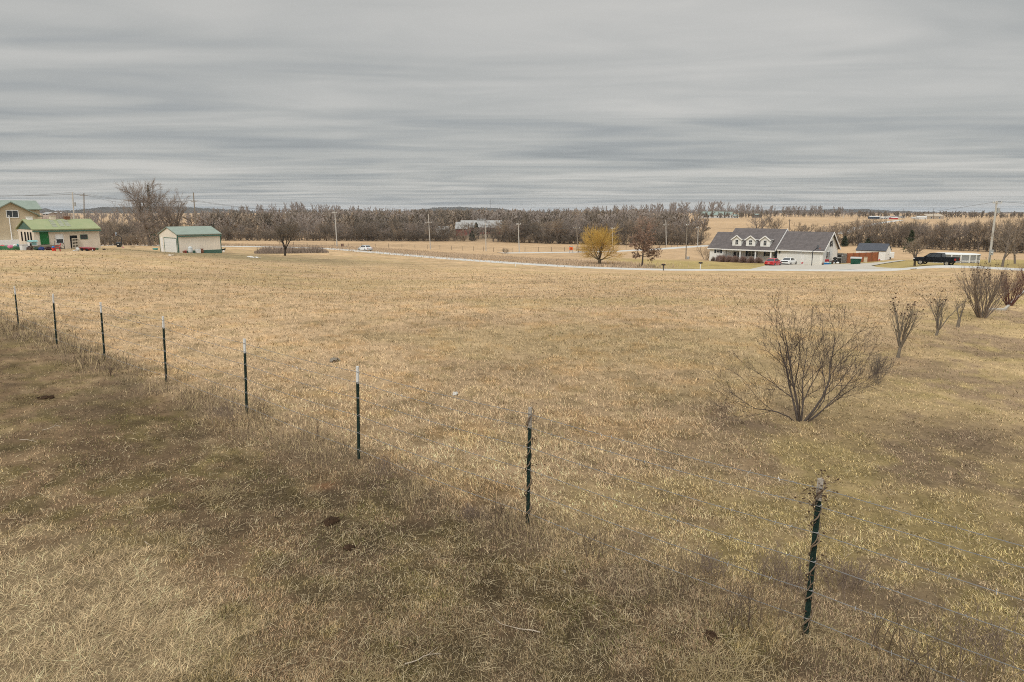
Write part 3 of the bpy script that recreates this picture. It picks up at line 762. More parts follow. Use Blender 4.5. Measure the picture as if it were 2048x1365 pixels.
# vines wound round the two nearest posts
m_vine = mat('dry_vine', (.20, .145, .10), .9, .3, 18, .1); m_vleaf = mat('dead_vine_leaf', (.07, .042, .026), .9, .3, 18, .1)
for i, lb in ((6, 'dry vine spiralling up the seventh fence post'), (7, 'thick dry vine with dead leaves twisted round the nearest post')):
    b, t = bases[i], tops[i]; L = (t-b).length; ax = (t-b).normalized(); u = ax.orthogonal().normalized(); v = ax.cross(u)
    vt = thing('vine', lb, 'vine', b, 0, 'vines on the fence posts'); rng = np.random.default_rng(40+i); mb = MB()
    for ph, turns, r0 in ((0, 6 if i == 7 else 5, .007), (2.6, 3.5, .005)):
        mb.tube([ax*(L*1.0*k/60)+(u*math.cos(ph+turns*6.283*k/60)+v*math.sin(ph+turns*6.283*k/60))*(.034+.012*math.sin(k*.9)) for k in range(61)], r0, 5)
    segs = []
    PV = dict(nseg=[4, 3], wander=.35, up=[-.02, 0], taper=.7, max=1, nch=[3], **{'from': [.2]}, ang=[.7], len=[.5], rk=.6, rmin=.0016)
    for k in range(46 if i == 7 else 22):
        f = rng.uniform(.05, 1.0); f = f if rng.random() < .5 else rng.uniform(.72, 1.02)
        an = rng.uniform(0, 6.28); d = u*math.cos(an)+v*math.sin(an); d = V3(d.x, d.y, rng.uniform(-.3, .6)); d /= np.linalg.norm(d)
        grow(rng, segs, np.array(ax*(L*f)), d, rng.uniform(.08, .26), .003, 0, PV)
    V, Fc = segs_np(segs, 3); np_mesh('tendrils', V, Fc, m_vine, parent=vt)
    mb.build('stem', m_vine, vt, smooth=True)
    ml = MB()
    for s in segs:
        if rng.random() < (.20 if i == 7 else .10):
            r = rng.uniform(.006, .013); ml.blob(tuple(s[1]), (r, r, r*.45), int(rng.integers(1e6)), .4, 5)
    ml.build('dead_leaves', m_vleaf, vt)

# things lying on the near grass
m_dung = mat('dark_dung', (.050, .030, .018), .95, .4, 18, .05, bump=1.0)
for px, py, r, sd_, lb in [(660, 1042, .115, 1, 'dark brown dung pile below the bare earth patch'), (698, 1096, .075, 2, 'smaller black dung pile on the pasture in front of the others'), (720, 1057, .04, 3, 'tiny reddish brown clod beside the larger dung pile'), (1421, 1281, .075, 4, 'dark clod of earth near the bottom left of the nearest post'), (92, 795, .16, 5, 'flat reddish brown dung patch at the left in the pasture')]:
    mb = MB(); mb.blob((0, 0, .0), (r, r*.8, r*(.42 if sd_ != 5 else .2)), sd_, .30, 14); mb.blob((r*.5, -r*.4, .0), (r*.55, r*.5, r*.3), sd_+9, .35, 10)
    solo('dung_pile', mb, m_dung, lb, 'dung', gb(px, py), sd_*1.3, 'dung piles on the pasture', smooth=True)
m_rag = mat('grey_rag', (.25, .215, .17), .9, .3, 12, .1); m_scrap = mat('white_scrap', (.58, .55, .50), .8, .25, 10, .15)
def scrap(px, py, w, d, h, m, name, label, cat, seed, group=None):
    rng = np.random.default_rng(seed); mb = MB(); n_ = 9
    vs = []
    for i in range(n_):
        for j in range(n_):
            x = (i/(n_-1)-.5)*w*(1+.25*rng.normal()*.5); y = (j/(n_-1)-.5)*d*(1+.2*rng.normal()*.5)
            vs.append((x, y, .01+h*rng.random()*math.sin(math.pi*min(1, max(0, i/(n_-1))))))
    mb.add(vs, [(i*n_+j, (i+1)*n_+j, (i+1)*n_+j+1, i*n_+j+1) for i in range(n_-1) for j in range(n_-1)])
    o = solo(name, mb, m, label, cat, gb(px, py), seed*.7, group, smooth=True)
    s = o.modifiers.new('thick', 'SOLIDIFY'); s.thickness = .012
    return o
scrap(670, 724, .28, .16, .12, m_rag, 'cloth_scrap', 'crumpled grey cloth scrap lying in the dry field beyond the fence', 'scrap', 1)
scrap(911, 790, .16, .09, .07, m_scrap, 'paper_scrap', 'crumpled pale paper scrap in the grass beyond the wires', 'scrap', 2)
scrap(1128, 1148, .05, .03, .015, m_rag, 'paper_scrap', 'small pale paper scrap on the pasture in front of the seventh post', 'scrap', 3)
scrap(500, 515.5, 1.1, .8, .25, m_scrap, 'plastic_litter', 'white plastic sheet on the far grass left of the lone tree', 'litter', 4)
scrap(513, 516.5, 1.2, .8, .22, m_scrap, 'plastic_litter', 'second white plastic sheet, nearer to the lone tree', 'litter', 5)
scrap(343, 511.5, 1.2, .6, .12, m_scrap, 'plastic_litter', 'flat white litter on the worn grass before the beige shed', 'litter', 6)
m_stick = mat('bleached_stick', (.42, .35, .27), .9, .2, 20, .1)
rng = np.random.default_rng(3)
for px, py, L, an, lb in [(40, 882, .42, .3, 'bleached forked branch on the pasture at the far left'), (85, 862, .3, .5, 'short pale stick near the forked branch at the left'), (810, 1340, .34, .4, 'bleached stick at the bottom edge of the pasture'), (1080, 1275, .40, 2.6, 'thin curved stick on the pasture between the two nearest posts'), (290, 1085, .3, -.5, 'curled pale straw stem on the dark pasture')]:
    segs = []; grow(rng, segs, V3(0, 0, .02), V3(math.cos(an), math.sin(an), .04), L, .007, 0, dict(nseg=[6, 4], wander=.14, up=[-.01, 0], taper=.6, max=1, nch=[2], **{'from': [.4]}, ang=[.6], len=[.4], rk=.7, rmin=.003))
    V, Fc = segs_np(segs, 4); o = np_mesh('stick', V, Fc, m_stick); o.location = gb(px, py); tag(o, lb, 'stick', 'sticks on the pasture')

# ---------------------------------------------------------------- buildings
class Facade:
    """a wall plane: px -> metres along it, (px, py) -> height above its base"""
    def __init__(s, p, d, z0): s.p = Vector((p[0], p[1], 0)); s.d = Vector(d); s.z0 = z0
    def s_at(s, px):
        lo, hi = -60.0, 60.0
        u = lambda q: proj((s.p+s.d*q) + Vector((0, 0, s.z0+1.5)))[0]-px
        sg = 1 if u(2.0) > u(-2.0) else -1
        for _ in range(50):
            m = (lo+hi)/2
            if u(m)*sg > 0: hi = m
            else: lo = m
        return (lo+hi)/2
    def z_at(s, px, py):
        q = s.p+s.d*s.s_at(px); v = (682.5-py)/F
        return CAM_Z+q.y*(-SP+v*CP)/(CP+v*SP)-s.z0
    def rect(s, x0, x1, y0, y1):
        a, b = s.s_at(x0), s.s_at(x1); m = (x0+x1)/2
        return a, b, s.z_at(m, y1), s.z_at(m, y0)
def gable(root, L, D, ze, zr, wm, rm, over=.35, thick=.14, z0=-.4, rname='roof', wname='wall', x0=0, y0=0, side_over=None):
    """box with a ridge along x; wall and roof parts"""
    so = over if side_over is None else side_over
    w = MB(); w.prism([(y0, z0), (y0+D, z0), (y0+D, ze), (y0+D/2, zr), (y0, ze)], x0, x0+L); w.build(wname, wm, root)
    r = MB(); sl = (zr-ze)/(D/2); g = .02; zt = zr+g; zb = ze-sl*over+g
    r.prism([(y0-over, zb), (y0+D/2, zt), (y0+D+over, zb), (y0+D+over, zb+thick), (y0+D/2, zt+thick*1.1), (y0-over, zb+thick)], x0-so, x0+L+so)
    return r.build(rname, rm, root)
def fbox(mb, face, u0, u1, z0, z1, d0, d1, L=0):
    if face == 'F': return mb.box(u0, u1, -d1, -d0, z0, z1)
    if face == 'R': return mb.box(L+d0, L+d1, u0, u1, z0, z1)
    return mb.box(-d1, -d0, u0, u1, z0, z1)
m_glass = mat('window_glass', (.035, .045, .055), .12, .3, 1.5, .6)
m_trim = mat('white_trim', (.80, .79, .77), .6, .06, 5, .2)
m_dark = mat('dark_opening', (.018, .017, .016), .9, .3, 3, .05)
m_black = mat('black_rubber', (.018, .018, .018), .8, .3, 8, .2)
def window(root, face, u0, u1, z0, z1, L=0, fm=None, gm=None, name='window', mull=(1, 1), fr=.07, dep=.05):
    fm = fm or m_trim; mb = MB()
    fbox(mb, face, u0-fr, u0, z0-fr, z1+fr, .004, dep, L); fbox(mb, face, u1, u1+fr, z0-fr, z1+fr, .004, dep, L)
    fbox(mb, face, u0, u1, z1, z1+fr, .004, dep, L); fbox(mb, face, u0, u1, z0-fr, z0, .004, dep, L)
    for i in range(1, mull[0]): q = u0+(u1-u0)*i/mull[0]; fbox(mb, face, q-.025, q+.025, z0, z1, .02, dep-.008, L)
    for i in range(1, mull[1]): q = z0+(z1-z0)*i/mull[1]; fbox(mb, face, u0, u1, q-.022, q+.022, .02, dep-.012, L)
    w = mb.build(name, fm, root)
    g = MB(); fbox(g, face, u0, u1, z0, z1, .006, .016, L); g.build('pane', gm or m_glass, w)
    return w

m_siding = boards('white_lap_siding', (.80, .795, .765), .22, 2, .012, .6, .04, .86)
m_shingle = boards('grey_brown_shingles', (.125, .108, .104), .28, 2, .01, .9, .25, .75)
m_beige_metal = boards('beige_metal_cladding', (.80, .715, .60), .30, 3, .012, .55, .05, .88)
m_beige_stucco = mat('beige_stucco', (.72, .625, .51), .9, .12, 1.4, .1, var2=(.58, .49, .39))
m_beige_block = mat('beige_block_wall', (.52, .43, .30), .9, .12, .9, .1)
m_green_metal = boards('green_metal_roof', (.22, .265, .215), .30, 3, .015, .45, .10, .75)
m_moss_roof = mat('moss_green_roof', (.29, .295, .16), .75, .12, .5, .2, var2=(.235, .275, .14))
m_teal = mat('teal_trim', (.075, .145, .11), .6, .1, 4, .2)
m_green_door = mat('green_door_paint', (.018, .135, .035), .55, .25, 2, .25)
m_door_white = boards('white_garage_door', (.74, .735, .70), .53, 2, .01, .5, .03, .86)
m_shutter = mat('black_shutter', (.022, .030, .038), .6, .2, 8, .2)

def rz_of(d): return math.atan2(d.y, d.x)
# --- the white house with dormers
A = G(1416, 522); zh = A.z
hd = EAST
fac = Facade(A, hd, zh)
Lh = fac.s_at(1645)
house = thing('dormer_house', 'white sided house with three dormers, grey shingle roof and double garage', 'house', (A.x, A.y, zh), rz_of(hd))
DG = 10.3
xg = fac.s_at(1550); xw = fac.s_at(1449)
zgr = tz(*(A+hd*(Lh*.85)).xy[:])-zh+.05     # garage floor above the house datum
ze = fac.z_at(1413, 495.3); zeg = fac.z_at(1640, 500.4)
gable(house, xw, 9.0, ze, ze+3.15, m_siding, m_shingle, .40, wname='wing_wall', rname='wing_roof', y0=.6)
ML = 12.4; slm = 4.05/(ML/2); ov_ = .34                        # one roof plane carried forward over the porch
MY = -1.0; fac2 = Facade((A+NORTH*MY).to_tuple()[:2], hd, zh); WY = MY+1.7
xg = fac2.s_at(1547); xw = fac2.s_at(1446)
mb = MB(); mb.prism([(WY, -.4), (MY+ML, -.4), (MY+ML, ze-.03), (MY+ML/2, ze+4.0), (WY, ze-.03+slm*1.7)], xw+.003, xg); mb.build('main_wall', m_siding, house)
mb = MB(); mb.prism([(MY+yy, zz_) for yy, zz_ in ((-ov_, ze-slm*ov_), (ML/2, ze+4.05), (ML+ov_, ze-slm*ov_), (ML+ov_, ze-slm*ov_+.14), (ML/2, ze+4.20), (-ov_, ze-slm*ov_+.14))], xw-.25, xg+.25); mb.build('main_roof', m_shingle, house)
gable(house, Lh-xg, DG-.6, zeg, zeg+3.25, m_siding, m_shingle, .45, x0=xg+.003, wname='garage_wall', rname='garage_roof', side_over=.40)
# white rakes of the gables
for nm, x, y0_, D_, e_, r_, ov in (('garage_rake', Lh+.41, 0, DG-.6, zeg, zeg+3.25, .45), ('main_rake', xg+.26, MY, ML, ze, ze+4.05, .34)):
    mb = MB(); sl = (r_-e_)/(D_/2)
    for sgn in (0, 1):
        ya = y0_-ov if sgn == 0 else y0_+D_+ov; za = e_-sl*ov-.06
        mb.add([(x, ya, za-.12), (x, y0_+D_/2, r_-.16), (x, y0_+D_/2, r_+.22), (x, ya, za+.24), (x+.05, ya, za-.12), (x+.05, y0_+D_/2, r_-.16), (x+.05, y0_+D_/2, r_+.22), (x+.05, ya, za+.24)],
               [(0, 1, 2, 3), (7, 6, 5, 4), (0, 4, 5, 1), (3, 2, 6, 7), (0, 3, 7, 4), (1, 5, 6, 2)])
    mb.build(nm, m_trim, house)
# porch
zs = ze+.12
mb = MB(); mb.box(xw-.2, xg+.2, MY-.42, MY-.345, ze-slm*ov_-.12, ze-slm*ov_+.12); mb.box(-.42, xw-.02, .13, .19, ze-.36, ze-.16); mb.build('gutter', m_trim, house)
mb = MB(); mb.box(xg+.42, Lh+.38, -.56, -.47, zeg-.42, zeg-.20); mb.build('gutter', m_trim, house)
for px in (1480.5, 1511, 1541.5):
    q = fac2.s_at(px); mb = MB(); mb.box(q-.13, q+.13, MY-.22, MY+.04, .0, zs-.34); mb.box(q-.18, q+.18, MY-.27, MY+.09, zs-.52, zs-.34); mb.build('porch_column', m_trim, house)
mb = MB(); mb.box(xw+.01, xg+.2, MY-.3, WY-.01, -.4, .06); mb.build('porch_floor', mat('porch_concrete', (.34, .32, .29), .9, .1, 2), house)
def hopen(x0, x1, y0, y1, yoff, name='window', mull=(1, 2), gm=None, fm=None, shutters=True, dz=0.0):
    a, b, z0, z1 = fac.rect(x0, x1, y0, y1); z0 += dz; z1 += dz
    mb = MB(); y = yoff
    for (u0, u1, v0, v1) in ((a-.08, a, z0-.08, z1+.08), (b, b+.08, z0-.08, z1+.08), (a, b, z1, z1+.08), (a, b, z0-.08, z0)): mb.box(u0, u1, y-.06, y-.004, v0, v1)
    for i in range(1, mull[0]): q = a+(b-a)*i/mull[0]; mb.box(q-.05, q+.05, y-.05, y-.018, z0, z1)
    for i in range(1, mull[1]): q = z0+(z1-z0)*i/mull[1]; mb.box(a, b, y-.047, y-.018, q-.03, q+.03)
    w = mb.build(name, fm or m_trim, house); g = MB(); g.box(a, b, y-.016, y-.006, z0, z1); g.build('pane', gm or m_glass, w)
    if shutters:
        for u0, u1 in ((a-.50, a-.10), (b+.10, b+.50)):
            mb = MB(); mb.box(u0, u1, y-.07, y-.004, z0-.06, z1+.06); mb.build('shutter', m_shutter, house)
hopen(1430.5, 1437, 498.5, 506, .6)
hopen(1493.5, 1507, 501, 513, WY, mull=(2, 2))
hopen(1529.5, 1537, 501, 513, WY, mull=(1, 2))
hopen(1544.0, 1547.5, 501, 513, WY, mull=(1, 2), shutters=False)
a, b, z0, z1 = fac.rect(1464.5, 1469.5, 500, 516)
mb = MB(); mb.box(a, b, WY-.08, WY-.01, .06, 2.15); d_ = mb.build('front_door', mat('dark_door', (.035, .028, .026), .5, .2, 4), house, bevel=.01)
mb = MB(); mb.box(b-.14, b-.08, WY-.13, WY-.085, 1.0, 1.08); mb.build('handle', m_clip, d_)
a, b, z0, z1 = fac.rect(1472.5, 1474.5, 500, 514); mb = MB(); mb.box(a, b, WY-.07, WY-.01, .5, 2.1); mb.build('sidelight', m_glass, house)
mb = MB(); a = fac.s_at(1551.5); mb.box(a-.25, a+.25, -.06, -.004, .35, zs-.35); mb.build('corner_shutter', m_shutter, house)
# garage doors and the strip between
for x0, x1 in ((1573.5, 1601.5), (1608, 1640)):
    a, b, z0, z1 = fac.rect(x0, x1, 507, 529)
    fr = MB(); fr.box(a-.16, a, -.06, -.004, -.3, z1+.16); fr.box(b, b+.16, -.06, -.004, -.3, z1+.16); fr.box(a, b, -.06, -.004, z1, z1+.16)
    g_ = fr.build('garage_door_frame', m_trim, house)
    mb = MB(); mb.box(a, b, -.035, -.004, -.3, z1); mb.build('garage_door', m_door_white, g_)
mb = MB(); a = fac.s_at(1559); mb.box(a-.09, a+.09, -.2, -.005, zeg-.95, zeg-.55); mb.build('wall_lamp', m_shutter, house)
# right gable windows
mb = MB()
for (y, z, w_, h_) in ((3.2, zgr+1.3, .8, 1.1), (4.85, zeg+.55, .8, 1.1)):
    window(house, 'R', y-w_/2, y+w_/2, z, z+h_, Lh, mull=(1, 2))
    for u0, u1 in ((y-w_/2-.5, y-w_/2-.1), (y+w_/2+.1, y+w_/2+.5)):
        mb = MB(); fbox(mb, 'R', u0, u1, z-.06, z+h_+.06, .004, .06, Lh); mb.build('shutter', m_shutter, house)
# dormers, set on the main roof slope
for px in (1473.5, 1501, 1530):
    dz0 = ze+.62; yf = MY+(dz0-ze)/slm-.25; q = Facade((A+NORTH*yf).to_tuple()[:2], hd, zh+2.5).s_at(px)
    d_ = MB(); w2 = 1.0; hh = 1.35; pk = 2.05
    ln = (pk)/slm+.5
    d_.add([(q-w2, yf, dz0-.15), (q+w2, yf, dz0-.15), (q+w2, yf, dz0+hh), (q, yf, dz0+pk), (q-w2, yf, dz0+hh), (q-w2, yf+ln, dz0-.15), (q+w2, yf+ln, dz0-.15), (q+w2, yf+ln, dz0+hh), (q, yf+ln, dz0+pk), (q-w2, yf+ln, dz0+hh)],
           [(0, 1, 2, 3, 4), (9, 8, 7, 6, 5), (1, 6, 7, 2), (0, 4, 9, 5), (0, 5, 6, 1), (2, 7, 8, 3), (3, 8, 9, 4)])
    dm = d_.build('dormer', m_siding, house)
    r_ = MB()
    for sg in (-1, 1):
        e = (q+sg*(w2+.22), dz0+hh-.15); k = (q, dz0+pk+.06)
        r_.add([(e[0], yf-.25, e[1]), (k[0], yf-.25, k[1]), (k[0], yf+ln, k[1]), (e[0], yf+ln, e[1]), (e[0], yf-.25, e[1]+.10), (k[0], yf-.25, k[1]+.11), (k[0], yf+ln, k[1]+.11), (e[0], yf+ln, e[1]+.10)],
               [(0, 1, 2, 3), (7, 6, 5, 4), (0, 4, 5, 1), (1, 5, 6, 2), (2, 6, 7, 3), (3, 7, 4, 0)])
    r_.build('dormer_roof', m_shingle, dm)
    t_ = MB()
    for sg in (-1, 1): t_.beam((q+sg*(w2+.24), yf-.28, dz0+hh-.14), (q, yf-.28, dz0+pk+.10), .05, .22)
    t_.box(q+w2+.10, q+w2+.20, yf-.1, yf+1.5, dz0+hh-.10, dz0+hh+.08)
    t_.build('dormer_trim', m_trim, dm)
    t_ = MB(); t_.box(q-.36, q+.36, yf-.05, yf-.004, dz0+.22, dz0+1.30); w_ = t_.build('dormer_window', m_trim, dm)
    t_ = MB()
    for zz in (.29, .79): 
        t_.box(q-.29, q-.02, yf-.07, yf-.052, dz0+zz, dz0+zz+.43); t_.box(q+.02, q+.29, yf-.07, yf-.052, dz0+zz, dz0+zz+.43)
    # one sheet of glazing per window, two panes in one mesh
    t_.build('dormer_panes', m_glass, dm)

def loc2w(o, v): return Vector(o.location)+Matrix.Rotation(o.rotation_euler[2], 3, 'Z')@Vector(v)
# --- driveway
dpx = [(1500, 539.5), (1524, 534), (1540, 529.5), (1570, 529.5), (1645, 530.5), (1700, 528.5), (1735, 527.5), (1770, 525), (1800, 521.5), (1812, 521.8), (1772, 527.5), (1742, 533), (1756, 536), (1838, 537.5), (1830, 539), (1700, 540.0), (1600, 541)]
dv = [G(*p) for p in dpx]
me = bpy.data.meshes.new('driveway'); bm = bmesh.new()
bv = [bm.verts.new((p.x, p.y, 0)) for p in dv]; bm.faces.new(bv)
bmesh.ops.triangulate(bm, faces=bm.faces[:])
for _ in range(4): bmesh.ops.subdivide_edges(bm, edges=[e for e in bm.edges if e.calc_length() > 2.0], cuts=1); bmesh.ops.triangulate(bm, faces=bm.faces[:])
vs_ = np.array([v.co[:] for v in bm.verts]); zz = terr(vs_[:, 0], vs_[:, 1])
for v, z in zip(bm.verts, zz): v.co.z = z+.085
bm.normal_update()
for f in bm.faces:
    if f.normal.z < 0: f.normal_flip()
bm.to_mesh(me); bm.free(); me.materials.append(m_drive)
o = bpy.data.objects.new('driveway', me); COL.objects.link(o); tag(o, 'pale gravel driveway in front of the white garage', kind='structure')

# --- green roofed cottage on the left
R_ = G(202, 497); zc_ = R_.z
cot_f0 = Facade(R_, NORTH, zc_); Lc = -cot_f0.s_at(69)
Ac = R_-NORTH*Lc; cf = Facade(Ac, NORTH, zc_)
cottage = thing('green_roof_cottage', 'low beige cottage with mossy green roof and bright green door', 'cottage', (Ac.x, Ac.y, zc_), rz_of(NORTH))
zce = cf.z_at(135, 459); Dc = 7.2
cr = gable(cottage, Lc, Dc, zce, zce+1.2, m_beige_stucco, m_moss_roof, .30, z0=-1.2, side_over=.22)
mb = MB(); mb.box(-.2, Lc+.2, -.36, -.31, zce-.32, zce-.13); mb.build('fascia', m_teal, cottage)
mb = MB(); mb.add([(-.03, -.1, zce), (-.03, Dc+.1, zce), (-.03, Dc/2, zce+1.17), (-.008, -.1, zce), (-.008, Dc+.1, zce), (-.008, Dc/2, zce+1.17)], [(0, 1, 2), (5, 4, 3), (0, 3, 4, 1), (1, 4, 5, 2), (2, 5, 3, 0)]); mb.build('gable_boarding', m_teal, cottage)
mb = MB()
for px_, dy in ((112, .012), (128, .018), (140, .012)):
    u = cf.s_at(px_); sl = 1.2/(Dc/2)
    for k in range(3):
        y0 = .5+k*.9+rg.uniform(-.2, .2); zz0 = zce+sl*y0+.19
        mb.add([(u+k*.1, y0, zz0), (u+.55+k*.1, y0, zz0), (u+.55+k*.1, y0+.8, zz0+sl*.8), (u+k*.1, y0+.8, zz0+sl*.8)], [(0, 1, 2, 3)])
mb.build('roof_patches', mat('weathered_tin', (.27, .28, .20), .7, .2, 2), cr)
a, b, z0, z1 = cf.rect(80.5, 98, 462.5, 489.5)
mb = MB(); mb.box(a, b, -.07, -.004, z0, z1); d_ = mb.build('green_door', m_green_door, cottage, bevel=.01)
mb = MB(); mb.box(b-.16, b-.10, -.12, -.075, z0+.95, z0+1.05); mb.build('handle', m_clip, d_)
a, b, z0, z1 = cf.rect(112.5, 126, 470.5, 486.5); w_ = window(cottage, 'F', a, b, z0, z1, mull=(1, 2), fm=m_trim)
mb = MB(); mb.box(a+.01, b-.01, -.028, -.017, z0+(z1-z0)*.52, z1); mb.build('blind', m_trim, w_)
a, b, z0, z1 = cf.rect(140, 154.5, 471.5, 496); mb = MB(); mb.box(a, b, -.03, -.004, z0, z1); mb.build('open_doorway', m_dark, cottage)
door_c = (a, b, z0, z1)
a, b, z0, z1 = cf.rect(162, 174.5, 470.5, 478); window(cottage, 'F', a, b, z0, z1, mull=(2, 1), fm=m_teal)
for y in (1.0, 2.3, 3.6, 5.2):
    mb = MB(); fbox(mb, 'L', y, y+.62, zce-1.6, zce-.35, .004, .03); mb.build('gable_opening', m_dark, cottage)
for px, h_, m_, nm in ((80, .42, m_trim, 'roof_vent'), (127, .55, m_beige_stucco, 'chimney'), (156, .45, mat('rust_vent', (.22, .10, .06), .8, .3, 5), 'roof_vent')):
    u = cf.s_at(px); mb = MB(); mb.box(u-.32, u+.32, Dc/2-.3, Dc/2+.3, zce+1.2, zce+1.2+h_); mb.box(u-.36, u+.36, Dc/2-.34, Dc/2+.34, zce+1.201+h_, zce+1.27+h_); mb.build(nm, m_, cr)
# porch slab, steps and rail
a = cf.s_at(58); b = cf.s_at(108); zd = cf.z_at(90, 490.5)
mb = MB(); mb.box(a, b, -1.7, -.01, -1.4, zd); mb.box(b, b+.35, -1.5, -.01, -1.4, zd*.66); mb.box(b+.35, b+.7, -1.5, -.01, -1.4, zd*.33); mb.build('porch_slab', mat('dirty_concrete', (.20, .17, .13), .95, .3, 1.5), cottage)
mb = MB(); r0 = (cf.s_at(101.5), -1.45, zd); 
mb.tube([(r0[0], r0[1], zd), (r0[0], r0[1], zd+.95), (r0[0]+1.1, r0[1], .35+.5), (r0[0]+1.1, r0[1], -.2)], .03, 6); mb.tube([(r0[0], r0[1], zd+.5), (r0[0]+1.1, r0[1], .45)], .02, 5); mb.build('hand_rail', m_shutter, cottage)

# --- the tall beige farmhouse behind it
gp_ = Ac+Vector((-12.5, 13.5, 0)); zf = zc_
Pf = at_depth(75, 431, 112); Qf = at_depth(29, 406, 112)
# gable end faces east: its plane runs along NORTH
ff = Facade((Pf.x, Pf.y), NORTH, zf)
sa = ff.s_at(29); half = -sa
fh = thing('farmhouse', 'tall beige farmhouse with green metal roof behind the cottage', 'farmhouse', (Pf.x-NORTH.x*2*half, Pf.y-NORTH.y*2*half, zf), rz_of(NORTH))
zfe = ff.z_at(75, 431); zfr = ff.z_at(29, 406)
W2 = 2*half
mb = MB(); mb.add([(0, 0, -1.5), (W2, 0, -1.5), (W2, 0, zfe), (half, 0, zfr), (0, 0, zfe), (0, 9, -1.5), (W2, 9, -1.5), (W2, 9, zfe), (half, 9, zfr), (0, 9, zfe)], [(0, 1, 2, 3, 4), (9, 8, 7, 6, 5), (1, 6, 7, 2), (0, 4, 9, 5), (0, 5, 6, 1), (2, 7, 8, 3), (3, 8, 9, 4)]); mb.build('wall', m_beige_block, fh)
mb = MB(); sl = (zfr-zfe)/half
for sg in (-1, 1):
    ex = half+sg*(half+.45); ez = zfe-sl*.45
    mb.add([(ex, -.4, ez), (half, -.4, zfr+.02), (half, 9.3, zfr+.02), (ex, 9.3, ez), (ex, -.4, ez+.16), (half, -.4, zfr+.19), (half, 9.3, zfr+.19), (ex, 9.3, ez+.16)], [(0, 1, 2, 3), (7, 6, 5, 4), (0, 4, 5, 1), (2, 6, 7, 3), (3, 7, 4, 0), (1, 5, 6, 2)])
mb.build('roof', m_green_metal, fh)
a, b, z0, z1 = ff.rect(19.5, 41.5, 422, 435); off = 2*half
w_ = window(fh, 'F', a+off, b+off, z0, z1, mull=(2, 1), fr=.10); 
a, b, z0, z1 = ff.rect(36.5, 40.5, 453, 462); window(fh, 'F', a+off, b+off, z0, z1, mull=(1, 1))
mb = MB(); a = ff.s_at(23)+off; mb.tube([(a, -.06, -.5), (a, -.06, zfe)], .07, 6); mb.build('downpipe', m_trim, fh)
mb = MB(); mb.box(W2*.02-4, W2+.6, -.9, -.05, -.4, ff.z_at(20, 480)); mb.build('low_wall', m_trim, fh)
# rear wing with its own roof
mb = MB(); yb = 8.4; z_w = ff.z_at(66, 424); mb.box(W2-2.0, W2+2.6, yb, yb+5, -1.5, z_w+.55); mb.build('wing_wall', m_beige_block, fh)
mb = MB(); mb.prism([(yb-.4, z_w+.30), (yb+2.5, z_w+1.75), (yb+5.4, z_w+.30), (yb+5.4, z_w+.46), (yb+2.5, z_w+1.92), (yb-.4, z_w+.46)], W2-2.5, W2+2.9); mb.build('wing_roof', m_green_metal, fh)
mb = MB(); mb.prism([(1.2, zfr-1.3), (2.4, zfr-.2), (4.4, zfr-.2), (5.6, zfr-1.3)], -1.5, half-.8); mb.build('dormer', m_green_metal, fh)

# --- beige metal shed with the roll-up door
Rs = G(357.5, 506); zs_ = Rs.z
sfac = Facade(Rs, NORTH, zs_)
Ls = sfac.s_at(442)
shed = thing('metal_shed', 'beige metal shed with green roof and white garage door in its end', 'shed', (Rs.x, Rs.y, zs_), rz_of(NORTH))
zse = sfac.z_at(360, 470.5)
sw = Facade(Rs, -EAST, zs_); Ds = sw.s_at(319.5)
gable(shed, Ls, Ds, zse, zse+1.2, m_beige_metal, m_green_metal, .22, z0=-1.0, side_over=.18)
mb = MB()
for x in (-.03, Ls-.10): mb.box(x, x+.14, -.05, -.012, -.9, zse-.02)
mb.box(-.05, -.012, .0, .13, -.9, zse-.03); mb.box(-.05, -.012, Ds-.13, Ds, -.9, zse-.03)
mb.box(-.1, Ls+.1, -.30, -.235, zse-.34, zse-.14); mb.build('corner_trim', m_teal, shed)
a, b = sw.s_at(353.5), sw.s_at(329.5); z1 = sw.z_at(341, 477)
mb = MB(); fbox(mb, 'L', a-.12, a, -.9, z1+.12, .004, .06); fbox(mb, 'L', b, b+.14, -.9, z1+.12, .004, .06); fbox(mb, 'L', a, b, z1, z1+.12, .004, .06); g_ = mb.build('garage_door_frame', m_teal, shed)
mb = MB(); fbox(mb, 'L', a, b, -.9, z1, .004, .035); mb.build('garage_door', m_door_white, g_)
a, b = sw.s_at(326.5), sw.s_at(322.5)
mb = MB(); fbox(mb, 'L', a, b, -.9, z1+.02, .004, .05); d_ = mb.build('side_door', m_trim, shed)
mb = MB(); fbox(mb, 'L', a+.08, a+.16, .95, 1.05, .051, .10); mb.build('handle', m_shutter, d_)
mb = MB(); mb.box(1.2, Ls-.1, -.045, -.012, -.9, .28); mb.build('skirting', m_teal, shed)

